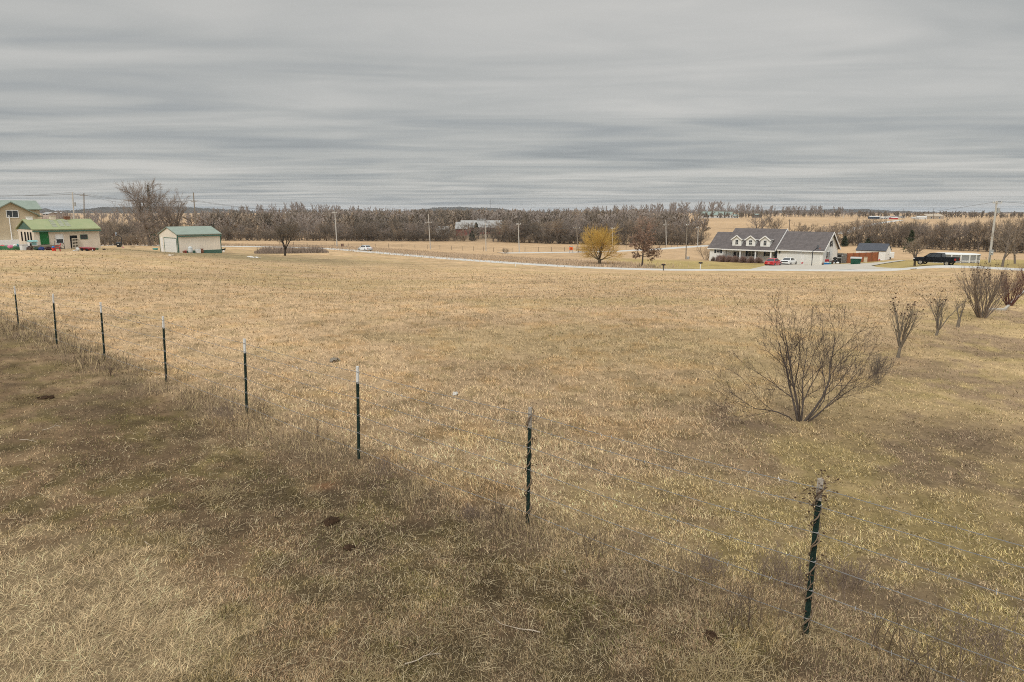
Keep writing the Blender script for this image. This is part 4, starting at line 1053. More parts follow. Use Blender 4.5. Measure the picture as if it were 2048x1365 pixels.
# ---------------------------------------------------------------- vehicles
m_tyre = mat('tyre_rubber', (.016, .016, .017), .85, .25, 12, .2); m_rim = mat('alloy_rim', (.50, .50, .51), .35, .08, 10, .5, .6)
m_cglass = mat('car_glass', (.020, .024, .028), .08, .2, 2, .7); m_lampred = mat('tail_lamp_red', (.40, .02, .02), .25, .2, 8, .5); m_lampw = mat('clear_lamp', (.70, .70, .68), .2, .1, 8, .5)
m_plate = mat('number_plate', (.60, .66, .62), .5, .08, 10, .3)
def paint(n_, c): return mat(n_, c, .32 if c[0] > .1 else .5, .03, 1.2, .4 if c[0] > .1 else .15, coat=.35 if c[0] > .1 else .0)
def loft(mb, st):                              # stations (x, zbottom, zbelt, ztop, halfw_bottom, halfw_mid, halfw_top)
    k = len(mb.v); n_ = 8
    for x, zb, zm, zt, wb, wm, wt in st:
        mb.v += [(x, -wb, zb), (x, -wm, zm), (x, -wt*.98, zt-.05), (x, -wt*.82, zt), (x, wt*.82, zt), (x, wt*.98, zt-.05), (x, wm, zm), (x, wb, zb)]
    for i in range(len(st)-1):
        for j in range(n_):
            j2 = (j+1) % n_; mb.f.append((k+i*n_+j, k+(i+1)*n_+j, k+(i+1)*n_+j2, k+i*n_+j2))
    mb.f.append(tuple(k+j for j in range(n_))); mb.f.append(tuple(k+(len(st)-1)*n_+j for j in range(n_))[::-1])
    return mb
def frustum_panes(root, b0, b1, t0, t1, wb, wt, z0, z1, pm, splits=(.5,), name='window', m_=None):
    """painted cabin with glass let into the four sides; x runs rear (0) to front (1)"""
    c = [(b0, -wb, z0), (b1, -wb, z0), (b1, wb, z0), (b0, wb, z0), (t0, -wt, z1), (t1, -wt, z1), (t1, wt, z1), (t0, wt, z1)]
    mb = MB(); mb.add(c, [(0, 1, 5, 4), (1, 2, 6, 5), (2, 3, 7, 6), (3, 0, 4, 7), (4, 5, 6, 7), (3, 2, 1, 0)]); cab = mb.build('cabin', pm, root, bevel=.05)
    cv = [Vector(p) for p in c]
    def pane(q, u0, u1, v0, v1, nm):
        A_, B_, C_, D_ = [cv[i] for i in q]
        P_ = lambda u, v: (A_.lerp(B_, u)).lerp(D_.lerp(C_, u), v)
        nn = (B_-A_).cross(D_-A_).normalized()*.012
        mbp = MB(); vs = [P_(u0, v0)+nn, P_(u1, v0)+nn, P_(u1, v1)+nn, P_(u0, v1)+nn]
        mbp.add(vs+[p-nn*.8 for p in vs], [(0, 1, 2, 3), (7, 6, 5, 4), (0, 4, 5, 1), (1, 5, 6, 2), (2, 6, 7, 3), (3, 7, 4, 0)]); mbp.build(nm, m_cglass, root)
    sp = [0.05]+list(splits)+[.95]
    for q in ((0, 1, 5, 4), (2, 3, 7, 6)):
        for i in range(len(sp)-1):
            s0, s1 = sp[i]+.015, sp[i+1]-.015
            if q[0] == 2: s0, s1 = 1-s1, 1-s0
            pane(q, s0, s1, .14, .86, 'side_window')
    pane((1, 2, 6, 5), .06, .94, .10, .90, 'windscreen'); pane((3, 0, 4, 7), .06, .94, .12, .90, 'rear_window')
    return cab
def wheels(root, xs, hw, r, wd=.22, rimm=None):
    for x in xs:
        for sg in (-1, 1):
            mb = MB(); n_ = 20
            prof = [(r*.62, -wd/2), (r*.94, -wd/2), (r, -wd*.32), (r, wd*.32), (r*.94, wd/2), (r*.62, wd/2)]
            k = len(mb.v)
            for rr_, yy in prof:
                for j in range(n_): an = 6.2832*j/n_; mb.v.append((x+rr_*math.cos(an), sg*hw+yy, r+rr_*math.sin(an)))
            m2 = len(prof)
            for i in range(m2):
                i2 = (i+1) % m2
                for j in range(n_): j2 = (j+1) % n_; mb.f.append((k+i*n_+j, k+i*n_+j2, k+i2*n_+j2, k+i2*n_+j))
            w = mb.build('wheel', m_tyre, root, smooth=False)
            rm = MB(); yo = sg*hw+sg*wd*.36
            for q in range(5):
                an = 6.2832*q/5; dx, dz = math.cos(an), math.sin(an); px_, pz_ = -dz, dx
                pts = []
                for rr_, hw_ in ((.05*r, .14*r), (.64*r, .12*r)): pts += [(x+dx*rr_+px_*hw_, r+dz*rr_+pz_*hw_), (x+dx*rr_-px_*hw_, r+dz*rr_-pz_*hw_)]
                a_, b_, c_, d_ = pts
                rm.add([(p[0], yo-.02, p[1]) for p in (a_, b_, d_, c_)]+[(p[0], yo+.02, p[1]) for p in (a_, b_, d_, c_)], [(0, 1, 2, 3), (7, 6, 5, 4), (0, 4, 5, 1), (1, 5, 6, 2), (2, 6, 7, 3), (3, 7, 4, 0)])
            for j in range(n_):
                a0, a1 = 6.2832*j/n_, 6.2832*(j+1)/n_
                rm.add([(x+q_*r*math.cos(a_), yo+d__, r+q_*r*math.sin(a_)) for d__ in (-.03, .03) for q_, a_ in ((.56, a0), (.66, a0), (.66, a1), (.56, a1))], [(0, 1, 2, 3), (7, 6, 5, 4), (0, 4, 5, 1), (2, 6, 7, 3)])
            rm.build('rim', rimm or m_rim, w)
def sedan(label, pm, p, head, L=4.7, W=.90, H=1.43, coupe=False, back=None, plate=True):
    t = thing('parked_car' if back is not False else 'car', label, 'car', p, math.atan2(head.y, head.x))
    h = L/2; mb = MB(); bz = .92 if not coupe else .96
    st = [(-h, .38, .62, bz-.04, W*.78, W*.86, W*.80), (-h+.10, .28, .60, bz+.02, W*.88, W*.95, W*.88), (-h+.7, .22, .58, bz+.03, W*.95, W, W*.94), (-h+1.5, .2, .55, bz, W*.96, W, W*.95), (0, .2, .55, bz-.02, W*.96, W, W*.95),
          (h-1.6, .2, .55, bz-.06, W*.96, W, W*.94), (h-.8, .22, .52, bz-.14, W*.94, W*.99, W*.90), (h-.15, .26, .48, bz-.26, W*.86, W*.92, W*.80), (h, .34, .46, bz-.34, W*.70, W*.80, W*.70)]
    loft(mb, st).build('body', pm, t, smooth=False, bevel=.03)
    if coupe: frustum_panes(t, -h+.75, h-1.45, -h+1.65, h-2.2, W*.90, W*.70, bz-.02, H, pm, (.45,))
    else: frustum_panes(t, -h+.55, h-1.2, -h+1.25, h-2.0, W*.92, W*.68, bz-.02, H, pm, (.36, .62))
    wheels(t, (-h+.95, h-.92), W-.10, .335)
    if back:                                    # full width dark rear band
        mb = MB(); mb.box(-h-.025, -h+.02, -W*.70, W*.70, bz-.25, bz-.08); mb.build('tail_lamp', back, t)
    else:
        for sg in (-1, 1):
            mb = MB(); mb.box(-h-.02, -h+.06, sg*W*.62-.17, sg*W*.62+.17, bz-.22, bz-.06); mb.build('tail_lamp', m_lampred if not coupe else m_lampred, t)
    for sg in (-1, 1):
        mb = MB(); mb.box(h-.30, h-.06, sg*W*.66-.14, sg*W*.66+.14, .56, .66); mb.build('headlight', m_lampw, t)
        mb = MB(); mb.box(h-1.75, h-1.58, sg*(W+.06)-.09, sg*(W+.06)+.09, bz-.02, bz+.12); mb.build('wing_mirror', pm, t, bevel=.02)
    if plate: mb = MB(); mb.box(-h-.03, -h+.0, -.17, .17, .58 if not coupe else .48, .70 if not coupe else .60); mb.build('number_plate', m_plate, t)
    mb = MB(); mb.box(-h-.015, -h+.2, -W*.8, W*.8, .26, .40); mb.build('bumper_trim', m_black, t, bevel=.02)
    return t
p_red = paint('red_car_paint', (.50, .022, .030)); p_white = paint('white_car_paint', (.74, .74, .73)); p_black = paint('black_truck_paint', (.010, .011, .014))
sedan('shiny red sedan parked nose in on the driveway before the white house', p_red, G(1546, 532.0), NORTH)
sedan('white coupe with black rear band parked between the red car and the garage', p_white, G(1577, 530.0), NORTH, 4.9, .95, 1.42, True, m_black)
# sedan driving away on the road
q = G(768, 503); i_ = int(np.argmin(np.hypot(road_c[:, 0]-q.x, road_c[:, 1]-q.y))); hd_ = Vector((*(road_c[i_-3]-road_c[i_+3]), 0)).normalized()
nr_ = Vector((hd_.y, -hd_.x, 0)); q2 = Vector((road_c[i_][0], road_c[i_][1], 0))+nr_*1.0
c_ = sedan('white sedan driving away along the pale country road', p_white, (q2.x, q2.y, tz(q2.x, q2.y)+.10), hd_); c_.name = 'moving_car'
# pickup truck
tp_ = G(1871, 530.5); th = (-EAST*1.0+NORTH*.16).normalized()
tr = thing('pickup_truck', 'black four door pickup truck parked on the grass beside the round pool', 'pickup truck', tp_, math.atan2(th.y, th.x))
mb = MB(); loft(mb, [(-2.85, .62, .85, 1.18, .90, .97, .95), (-2.75, .52, .8, 1.26, .93, .99, .97), (-.8, .50, .8, 1.26, .94, 1.0, .98), (.6, .48, .8, 1.22, .94, 1.0, .98), (1.5, .48, .8, 1.20, .94, 1.0, .96), (2.6, .5, .8, 1.14, .93, .99, .92), (2.9, .58, .8, 1.02, .85, .93, .86)]).build('body', p_black, tr, bevel=.03)
tr.scale = (.94, .92, .90)
frustum_panes(tr, -1.0, 1.55, -.90, .72, .94, .76, 1.2, 1.88, p_black, (.40, .70))
mb = MB(); mb.box(-2.70, -1.06, -.76, .76, 1.262, 1.275); mb.build('bed_cover', m_black, tr)
mb = MB(); mb.box(-2.82, -1.05, -.985, -.80, 1.264, 1.34); mb.box(-2.82, -1.05, .80, .985, 1.264, 1.34); mb.box(-2.84, -2.72, -.8, .8, 1.264, 1.34); mb.build('bed_rail', p_black, tr, bevel=.02)
wheels(tr, (-1.75, 1.82), .90, .40, .27)
for sg in (-1, 1):
    mb = MB(); mb.box(-2.885, -2.72, sg*.88-.10, sg*.88+.115, .88, 1.18); mb.build('tail_lamp', m_lampred, tr)
    mb = MB(); mb.box(2.62, 2.88, sg*.78-.16, sg*.78+.16, .82, 1.0); mb.build('headlight', m_lampw, tr)
    mb = MB(); mb.box(1.05, 1.25, sg*1.12-.12, sg*1.12+.12, 1.18, 1.42); mb.build('wing_mirror', p_black, tr, bevel=.02)
mb = MB(); mb.box(-3.05, -2.86, -.92, .92, .55, .75); mb.build('rear_bumper', m_rim, tr, bevel=.02)
mb = MB(); mb.box(-.9, .9, -1.02, -.96, .42, .47); mb.box(-.9, .9, .96, 1.02, .42, .47); mb.build('running_board', m_rim, tr)

# ---------------------------------------------------------------- trees
m_bark = mat('tree_bark', (.17, .14, .115), .95, .3, 3, .05)
m_twig = mat('bare_twigs', (.31, .24, .175), .95, .25, .6, .05)
m_twig_d = mat('dark_bare_twigs', (.18, .145, .11), .95, .25, .6, .05)
m_twig_p = mat('mauve_bare_twigs', (.295, .243, .205), .95, .2, .4, .05)
m_ever = mat('cedar_needles', (.050, .060, .034), .9, .35, 2, .05)
def tree_segs(seed, H, spread=1.0, kind='oak', dense=1.0):
    rng = np.random.default_rng(seed); segs = []
    if kind == 'oak':
        P = dict(nseg=[5, 4, 3, 2], wander=.11, up=[.05, .05, .05, .04], taper=.78, max=3, nch=[9, 7, 7], **{'from': [.22, .2, .15]}, ang=[.95, .75, .65], len=[.52*spread, .52, .5], rk=.55, rmin=.020); P['nch'] = [int(c*dense+.5) for c in P['nch']]
        grow(rng, segs, V3(0, 0, -.2), V3(rng.normal(0, .05), rng.normal(0, .05), 1), H*.80, H*.026, 0, P)
    elif kind == 'fork':
        P = dict(nseg=[4, 4, 3, 2], wander=.12, up=[.10, .08, .07, .05], taper=.72, max=3, nch=[7, 7, 7], **{'from': [.25, .18, .15]}, ang=[.70, .65, .6], len=[.55, .5, .5], rk=.55, rmin=.020); P['nch'] = [int(c*dense+.5) for c in P['nch']]
        b = V3(0, 0, -.2); t = V3(rng.normal(0, .15), 0, H*.16); segs.append((b, t, H*.034, H*.028, 0))
        for k in range(4):
            an = 1.57*k+rng.normal(0, .3); d = V3(np.cos(an)*.55*spread, np.sin(an)*.55*spread, 1); d /= np.linalg.norm(d)
            grow(rng, segs, t, d, H*.68*rng.uniform(.8, 1.05), H*.018, 0, P)
    elif kind == 'bush':
        P = dict(nseg=[4, 3, 2], wander=.12, up=[.06, .06, .04], taper=.7, max=2, nch=[9, 8], **{'from': [.12, .12]}, ang=[.7, .65], len=[.5, .5], rk=.55, rmin=.018)
        for k in range(9):
            an = rng.uniform(0, 6.28); d = V3(np.cos(an)*.65*spread, np.sin(an)*.65*spread, 1); d /= np.linalg.norm(d)
            grow(rng, segs, V3(np.cos(an), np.sin(an), -.1)*.25, d, H*rng.uniform(.6, .95), H*.010, 0, P)
    return segs
def tree_proto(name, seed, H, spread, kind, m1, m2, label, cat, loc, group=None, scale_twig=1.0, n1=5, dense=1.0):
    segs = tree_segs(seed, H, spread, kind, dense)
    if scale_twig != 1: segs = [(a, b, ra*(scale_twig if l >= 2 else 1), rb*(scale_twig if l >= 2 else 1), l) for a, b, ra, rb, l in segs]
    return woody(name, segs, 1 if kind != 'bush' else 0, m1, m2, label, cat, loc, group, n1, 3)
LT = 'leafless brown tree in the long tree line across the valley'
GT = 'trees in the valley tree line'
protos = []
for k, (kind, sp) in enumerate([('oak', 1.0), ('fork', 1.0), ('oak', 1.25), ('fork', .75), ('oak', .85), ('fork', 1.2)]):
    protos.append(tree_proto('bare_tree', 100+k, 9.0, sp, kind, m_bark, (m_twig, m_twig_d, m_twig_p)[k % 3], LT, 'tree', (0, 0, 0), GT, 1.25))
bprotos = [tree_proto('bare_shrub', 140+k, 4.5, 1.0+.2*k, 'bush', m_twig_d, (m_twig_d, m_twig)[k % 2], 'bushy leafless thicket shrub under the valley tree line', 'shrub', (0, 0, 0), 'shrubs in the valley tree line', 1.3, 3) for k in range(3)]
used_p = set(); used_b = set()
def place_tree(p, H, rz, k=None, label=LT, group=GT, wide=1.0):
    k = rt.randrange(len(protos)) if k is None else k; s = H/9.0*1.06
    sc = (s*wide, s*wide, s)
    if k not in used_p and label == LT:
        used_p.add(k); o = protos[k]; o.location = p; o.rotation_euler = (0, 0, rz); o.scale = sc; return o
    return dup(protos[k], p, rz, sc, label, group)
def place_bush(p, H, rz, label='bushy leafless thicket shrub under the valley tree line', group='shrubs in the valley tree line'):
    k = rt.randrange(3); s = H/4.5
    if k not in used_b and group == 'shrubs in the valley tree line':
        used_b.add(k); o = bprotos[k]; o.location = p; o.rotation_euler = (0, 0, rz); o.scale = (s, s, s); return o
    return dup(bprotos[k], p, rz, (s*1.15, s*1.15, s), label, group)
rt = random.Random(11)
base_x = [425, 700, 950, 1100, 1250, 1400]; base_y = [482, 482.6, 483.3, 488, 490.5, 490.5]
top_x = [425, 470, 540, 600, 700, 800, 900, 1000, 1100, 1250, 1330, 1400]; top_y = [452, 452, 446, 443, 440, 437, 440, 440, 434, 432, 440, 452]
def bearing_pt(px, Y): x = (px-1024)/F*Y*.995; return Vector((x, Y, tz(x, Y)))
for row, (dy, step, hk) in enumerate([(0, 12, .84), (-2.0, 12, .98)]):
    px = 428.0
    while px < 1405:
        thin = 905 < px < 1000
        if not (thin and rt.random() < .25):
            by_ = np.interp(px, base_x, base_y)+dy*.75-rt.random()*.8
            p = G(px, by_); top = np.interp(px, top_x, top_y)+rt.choice((rt.uniform(-4, 3), rt.uniform(2, 16)))
            H = max(3.5, (by_-top)*mpp(p)*hk); H = min(H, 12) if not thin else H*.82
            place_tree(p, H, rt.uniform(0, 6.28), wide=rt.uniform(.85, 1.25))
        if not (thin and rt.random() < .7) and row < 2:
            p = G(px+rt.uniform(-4, 4), np.interp(px, base_x, base_y)+dy*.75-.2); place_bush(p, rt.uniform(2.6, 5.0), rt.uniform(0, 6.28))
        px += step*rt.uniform(.65, 1.35)
for px in (926, 940, 957, 966, 975, 983, 991, 999, 1006):      # thin trees standing before the barn
    p = bearing_pt(px, 287+rt.uniform(-6, 6)); place_tree(p, max(3, at_depth(px, 444+rt.uniform(-4, 8), p.y).z-p.z), rt.uniform(0, 6.28), wide=1.35)
# row on the right behind the house and the pool
LR = 'leafless tree in the field hedgerow behind the house and pool'; GR = 'trees in the field hedgerow'
for row in range(2):
    px = 1585.0 if row else 1655.0
    while px < 2075:
        by_ = np.interp(px, [1585, 1650, 1800, 1900, 2048], [490, 490, 496, 501.5, 508])-row*4.5-rt.random()*1.2
        p = G(px, by_); top = np.interp(px, [1585, 1650, 1700, 1800, 1850, 1900, 1960, 2048], [452, 446, 441, 439, 443, 437, 443, 436])+rt.uniform(-3, 12)
        place_tree(p, (by_-top)*mpp(p), rt.uniform(0, 6.28), label=LR, group=GR, wide=rt.uniform(.6, 1.25))
        if rt.random() < .95: place_bush(G(px+6, by_), rt.uniform(1.8, 5.2), rt.uniform(0, 6), 'low bare shrub at the foot of the field hedgerow', 'shrubs in the field hedgerow')
        px += rt.uniform(8, 19)
for px, by_, top, wd, lb in [(1515, 478, 428, 1.2, 'broad leafless tree rising behind the dormers of the white house'), (1548, 478, 434, .9, 'smaller bare tree behind the ridge right of the dormers'), (1606, 480, 446, 1.3, 'round bare tree behind the garage roof'), (1633, 482, 452, 1.3, 'low bare tree behind the garage roof, near its right end')]:
    p = G(px, by_); place_tree(p, (by_-top)*mpp(p), rt.uniform(0, 6.28), label=lb, group='trees behind the white house', wide=wd)
# left: woods behind the cottage and the shed
LW = 'leafless tree in the woods behind the cottage and the shed'; GW = 'trees in the woods behind the cottage'
for row in range(2):
    px = 84.0
    while px < 432:
        Y = 205+row*28+rt.uniform(-9, 9); p = bearing_pt(px, Y); top = np.interp(px, [84, 120, 210, 300, 380, 432], [436, 437, 434, 440, 446, 452])+rt.uniform(0, 10)-row*1.5
        H = max(4, at_depth(px, top, Y).z-p.z); place_tree(p, H, rt.uniform(0, 6.28), label=LW, group=GW, wide=rt.uniform(.9, 1.3))
        if row == 0 or rt.random() < .4: place_bush(bearing_pt(px+5, Y-6), rt.uniform(2.5, 5), rt.uniform(0, 6), 'bare shrub in the woods edge behind the cottage', 'shrubs in the woods behind the cottage')
        px += rt.uniform(9, 18)
# single trees
def single(px, py, top, seed, kind, spread, label, m2=m_twig, Y=None, tw=1.0, m1=m_bark, dense=1.0):
    p = G(px, py) if Y is None else bearing_pt(px, Y)
    H = at_depth(px, top, p.y).z-p.z
    return tree_proto('bare_tree', seed, H*1.08, spread, kind, m1, m2, label, 'tree', p, None, tw, 7, dense)
single(301, 492, 377, 208, 'oak', 1.15, 'wide old leafless tree behind the beige shed, its trunk left of the shed door', m_twig_p, tw=1.4, dense=1.75)
single(346, 494, 384, 211, 'oak', .95, 'bare tree leaning out over the green shed roof', m_twig_p, tw=1.4, dense=1.75)
single(352, 493, 390, 214, 'fork', .8, 'thin bare tree behind the shed roof beside the utility pole', m_twig_p, tw=1.05, Y=158)
single(570, 512, 450, 221, 'fork', 1.1, 'lone small tree with a forked dark trunk on the far edge of the field', m_twig_d, tw=.9, dense=1.35, m1=mat('dark_bark', (.055, .046, .038), .95, .3, 3))
single(1829, 533, 470, 231, 'fork', .95, 'small bare tree with pale branches in front of the black pickup truck', m_twig, tw=.8)
single(2004, 534, 441, 233, 'oak', 1.2, 'tall leafless tree at the right beside the leaning utility pole', m_twig, tw=.9)
single(2030, 528, 448, 236, 'oak', 1.2, 'second tall leafless tree, nearest the right edge of the picture', m_twig_d, tw=.9)
single(1411, 521, 490, 241, 'bush', 1.0, 'small multi stemmed bare tree against the left wall of the white house', m_twig, tw=.7)
# yellow willow
def willow():
    p = G(1199, 532); rng = np.random.default_rng(31); segs = []; H = 80*mpp(p)
    P = dict(nseg=[4, 5, 4, 4], wander=.09, up=[.04, .10, .02, -.05], taper=.72, max=3, nch=[8, 8, 7], **{'from': [.2, .15, .1]}, ang=[.75, .55, .5], len=[.66, .55, .5], rk=.55, rmin=.013)
    b = V3(0, 0, -.2); t = V3(0, 0, H*.17); segs.append((b, t, .30, .24, 0))
    for k in range(15):
        an = 6.283*k/6+rng.normal(0, .3); sp = (.25, 1.0, 2.6)[k % 3]*rng.uniform(.7, 1.2); d = V3(np.cos(an)*sp, np.sin(an)*sp, 1); d /= np.linalg.norm(d)
        grow(rng, segs, t*(1-.25*(k % 3)/2), d, H*(.60, .60, .50)[k % 3]*rng.uniform(.85, 1.05), .075, 0, P)
    return woody('willow_tree', segs, 0, mat('willow_bark', (.11, .085, .055), .95, .3, 3), mat('yellow_willow_twigs', (.58, .38, .105), .85, .25, .6, .05), 'yellow twigged willow beside the road, left of the russet oak', 'tree', p, None, 7, 3)
willow().scale = (1.14, 1.14, 1.0)
# oak that keeps its russet leaves
def russet():
    p = G(1284, 535.5); rng = np.random.default_rng(33); segs = []; H = 96*mpp(p)
    P = dict(nseg=[7, 4, 3, 2], wander=.05, up=[.05, .01, .03, .02], taper=.85, max=3, nch=[34, 9, 6], **{'from': [.24, .2, .15]}, ang=[1.30, .7, .6], len=[.30, .5, .5], rk=.42, rmin=.013)
    grow(rng, segs, V3(0, 0, -.2), V3(0, 0, 1), H*.98, .17, 0, P)
    t = woody('oak_tree', segs, 1, mat('oak_bark', (.085, .070, .058), .95, .3, 3), mat('russet_twigs', (.40, .275, .215), .9, .3, .5, .05), 'young oak with russet leaves on its lower branches, beside the road', 'tree', p, None, 7, 3)
    pts = [s for s in segs if s[4] >= 2]; V = []; C = []
    for s in pts:
        hh = s[1][2]/H; n_ = rng.poisson(2.6*max(0, 1.0-hh*1.12)**1.3+.12)
        for q in range(n_):
            c = s[0]+(s[1]-s[0])*rng.random()+rng.normal(0, .09, 3); a_ = rng.normal(0, .085, 3); b2 = rng.normal(0, .055, 3)
            V += [c-a_, c+b2, c+a_, c-b2]
    V = np.array(V); Fc = np.arange(len(V)).reshape(-1, 4)
    np_mesh('dead_leaves', V, Fc, mat('russet_leaves', (.24, .155, .108), .85, .4, 1.5, .08), parent=t)
russet()
def cedar(px, py, top, wpx, seed, label, Y=None):
    p = G(px, py) if Y is None else bearing_pt(px, Y)
    H = at_depth(px, top, p.y).z-p.z; W_ = wpx*mpp(p)/2; rng = np.random.default_rng(seed)
    t = thing('cedar_tree', label, 'tree', p, 0, 'dark evergreens')
    mb = MB(); mb.tube([(0, 0, -.2), (0, 0, H*.5), (0, 0, H*.96)], [.14, .09, .02] if seed != 7 else [.06, .05, .02], 6); mb.build('trunk', m_bark, t)
    V = []
    for k in range({7: 420, 5: 520}.get(seed, 1500)):
        f = rng.random()**.8; z = H*(.08+.92*f); r = W_*(1.02-f)**.75*rng.uniform(.35, 1.05); an = rng.uniform(0, 6.28)
        lump = 1+.25*math.sin(an*3+seed)+.2*math.sin(z*4+an*2)
        c = V3(r*lump*math.cos(an), r*lump*math.sin(an), z); o1 = rng.normal(0, .16, 3); o2 = rng.normal(0, .09, 3)+V3(0, 0, .06)
        V += [c-o1, c+o2, c+o1, c-o2]
    V = np.array(V); np_mesh('crown', V, np.arange(len(V)).reshape(-1, 4), m_ever, parent=t)
for a in [(953, 478, 446, 17, 1, 'dark cedar in front of the long metal roofed barn', 300), (944, 482, 463, 14, 2, 'small dark cedar at the tree line below the barn', None), (1686, 491, 473, 13, 3, 'dark cedar in the hedgerow right of the garage', 214), (1733, 492, 478, 15, 4, 'low dark cedar in the hedgerow above the white shed', 212), (1818, 499, 462, 30, 5, 'broad dark cedar behind the black pickup truck', 175), (432, 466, 450, 10, 6, 'small dark cedar on the field edge right of the shed', 240), (310, 480, 371, 19, 7, 'tall dark evergreen top rising behind the old bare tree', 172)]:
    cedar(*a)

# far woods: too many to count, one mass
def far_wood(name, label, items, m_, tw):
    rngp = np.random.default_rng(61); base = []
    for k in range(6):
        rng = np.random.default_rng(400+k); segs = []
        P = dict(nseg=[3, 2, 2], wander=.10, up=[.06, .08, .06], taper=.7, max=2, nch=[8, 5], **{'from': [.18, .2]}, ang=[.7, .6], len=[.45, .5], rk=.5, rmin=.008)
        grow(rng, segs, V3(0, 0, -.03), V3(0, 0, 1), .86, .018, 0, P); base.append(segs_np([(a, b, ra*tw if l else ra*1.2, rb*tw if l else rb*1.2, l) for a, b, ra, rb, l in segs], 3))
    Vs = []; Fs = []; off = 0
    for x, y, z, H, w_ in items:
        V, Fc = base[rngp.integers(6)]; an = rngp.uniform(0, 6.28); c, s = math.cos(an), math.sin(an)
        X = (V[:, 0]*c-V[:, 1]*s)*H*w_; Y_ = (V[:, 0]*s+V[:, 1]*c)*H*w_
        Vs.append(np.stack([X+x, Y_+y, V[:, 2]*H+z], 1)); Fs.append(Fc+off); off += len(V)
    return tag(np_mesh(name, np.concatenate(Vs), np.concatenate(Fs), m_), label, 'woodland', kind='stuff')
SKX = [-300, 60, 110, 200, 400, 430, 500, 560, 600, 640, 700, 760, 830, 1000, 1060, 1100, 1160, 1220, 1300, 1340, 1430, 1480, 1520, 1560, 1590, 1620, 1680, 1700, 1760, 1850, 1930, 2000, 2048, 2350]
SKY_ = [424, 424, 424, 422, 421, 417, 413, 409, 407, 410, 413, 416, 419, 424, 421, 418, 416, 412, 410, 407, 405, 409, 411, 414, 413, 412, 415, 423, 430, 429, 420, 424, 422, 422]
rngw = np.random.default_rng(71); it1 = []; it2 = []
for k in range(3000):                          # the purple brown wood behind the tree line
    px = rngw.uniform(400, 1410); Y = 300+rngw.random()**1.3*460
    if px < 590 and Y > 395 and not (abs(Y-640) < 18): continue
    if 895 < px < 1010 and Y < 352: continue
    if vnoise(np.array([px*.011]), np.array([Y*.012+3]), 611)[0] > .70: continue
    if px > 1290 and Y > 330+(1410-px)*1.2: continue
    x = (px-1024)/F*Y; z = tz(x, Y) if False else None
    it1.append((x, Y, px, rngw.uniform(5.0, 11.0)))
zz = terr([i[0] for i in it1], [i[1] for i in it1])
gapf = lambda x, y: 0
it1 = [(x, y, z, (H if not (905 < px < 1002 and y < 345) else H*.35), rngw.uniform(.9, 1.3)) for (x, y, px, H), z in zip(it1, zz)]
cl_ = fbm(np.array([i[0] for i in it1])*.022, np.array([i[1] for i in it1])*.012, 601)+rngw.normal(0, .05, len(it1))
far_wood('far_woodland', 'mauve brown mass of leafless woods filling the valley', [i for i, c in zip(it1, cl_) if c < .52], m_twig_p, 3.2)
far_wood('far_woodland', 'grey brown clumps of leafless woods among the mauve valley woods', [i for i, c in zip(it1, cl_) if .52 <= c < .66], m_twig_d, 3.2)
far_wood('far_woodland', 'tan brown clumps of leafless woods among the mauve valley woods', [i for i, c in zip(it1, cl_) if c >= .66], m_twig, 3.2)
tmp = []
for k in range(2300):                          # the wooded ridge on the skyline
    px = rngw.uniform(-250, 2300); Y = rngw.uniform(700, 1150)
    if 1560 < px < 1690: Y = rngw.uniform(660, 780)
    if 1690 < px < 1900: Y = rngw.uniform(760, 1000)
    if px < 430: Y = rngw.uniform(420, 1000)
    tmp.append(((px-1024)/F*Y, Y, px, rngw.random()))
zz = terr([i[0] for i in tmp], [i[1] for i in tmp])
for (x, y, px, r), z in zip(tmp, zz):
    sk = np.interp(px, SKX, SKY_)+2; top = at_depth(px, sk, y).z; H = np.clip((top-z)*(.52+.30*r+.36*(r > .80)), 4.5, 24)
    it2.append((x, y, z, H, rngw.uniform(.6, .95)))
far_wood('ridge_woodland', 'leafless woods along the skyline ridge', it2, mat('ridge_twigs', (.265, .225, .20), .95, .2, .4, .05), 2.6)
# far field hedge lines
it3 = []
for a, b, Y0, n_ in ((1385, 1450, 574, 22), (1455, 1530, 580, 14), (395, 560, 640, 46), (440, 560, 470, 10), (1400, 1690, 650, 60), (1890, 2100, 620, 50), (1690, 2150, 660, 150), (1690, 1900, 620, 14)):
    for k in range(n_):
        px = rngw.uniform(a, b); Y = Y0+rngw.uniform(-15, 15); x = (px-1024)/F*Y; it3.append((x, Y, tz(x, Y), rngw.uniform(2.5, 7), rngw.uniform(.9, 1.4)))
far_wood('far_hedges', 'thin leafless hedges between the far fields', it3, m_twig_d, 4.4)

# ---------------------------------------------------------------- wooded hills on the horizon
m_hill = mat('wooded_hillside', (.075, .065, .052), .98, .35, .012, .02)
def hill(crest, Y, depth, label, seed):
    rng = np.random.default_rng(seed); xs = np.arange(crest[0][0], crest[-1][0], 1.0); n_ = len(xs)
    ys = np.interp(xs, [c[0] for c in crest], [c[1] for c in crest])
    rough = (fbm(xs*.12, xs*0+seed, seed, 3)-.5)*2.2+(rng.random(n_)-.5)*1.3
    V = []
    prof = [(-1.0, 0), (-.6, .45), (-.3, .8), (-.1, .97), (0, 1), (.3, .85), (1.0, 0)]
    for a, h in prof:
        y = Y+a*depth
        for i in range(n_):
            tp = at_depth(xs[i], ys[i]+rough[i]*(h**2), Y); V.append((tp.x*(y/Y), y, -14+(tp.z+14)*h))
    m2 = len(prof); I, J = np.meshgrid(np.arange(m2-1), np.arange(n_-1), indexing='ij')
    Fc = np.stack([I*n_+J, I*n_+J+1, (I+1)*n_+J+1, (I+1)*n_+J], -1).reshape(-1, 4)
    return tag(np_mesh('hills', np.array(V), Fc, m_hill), label, kind='structure')
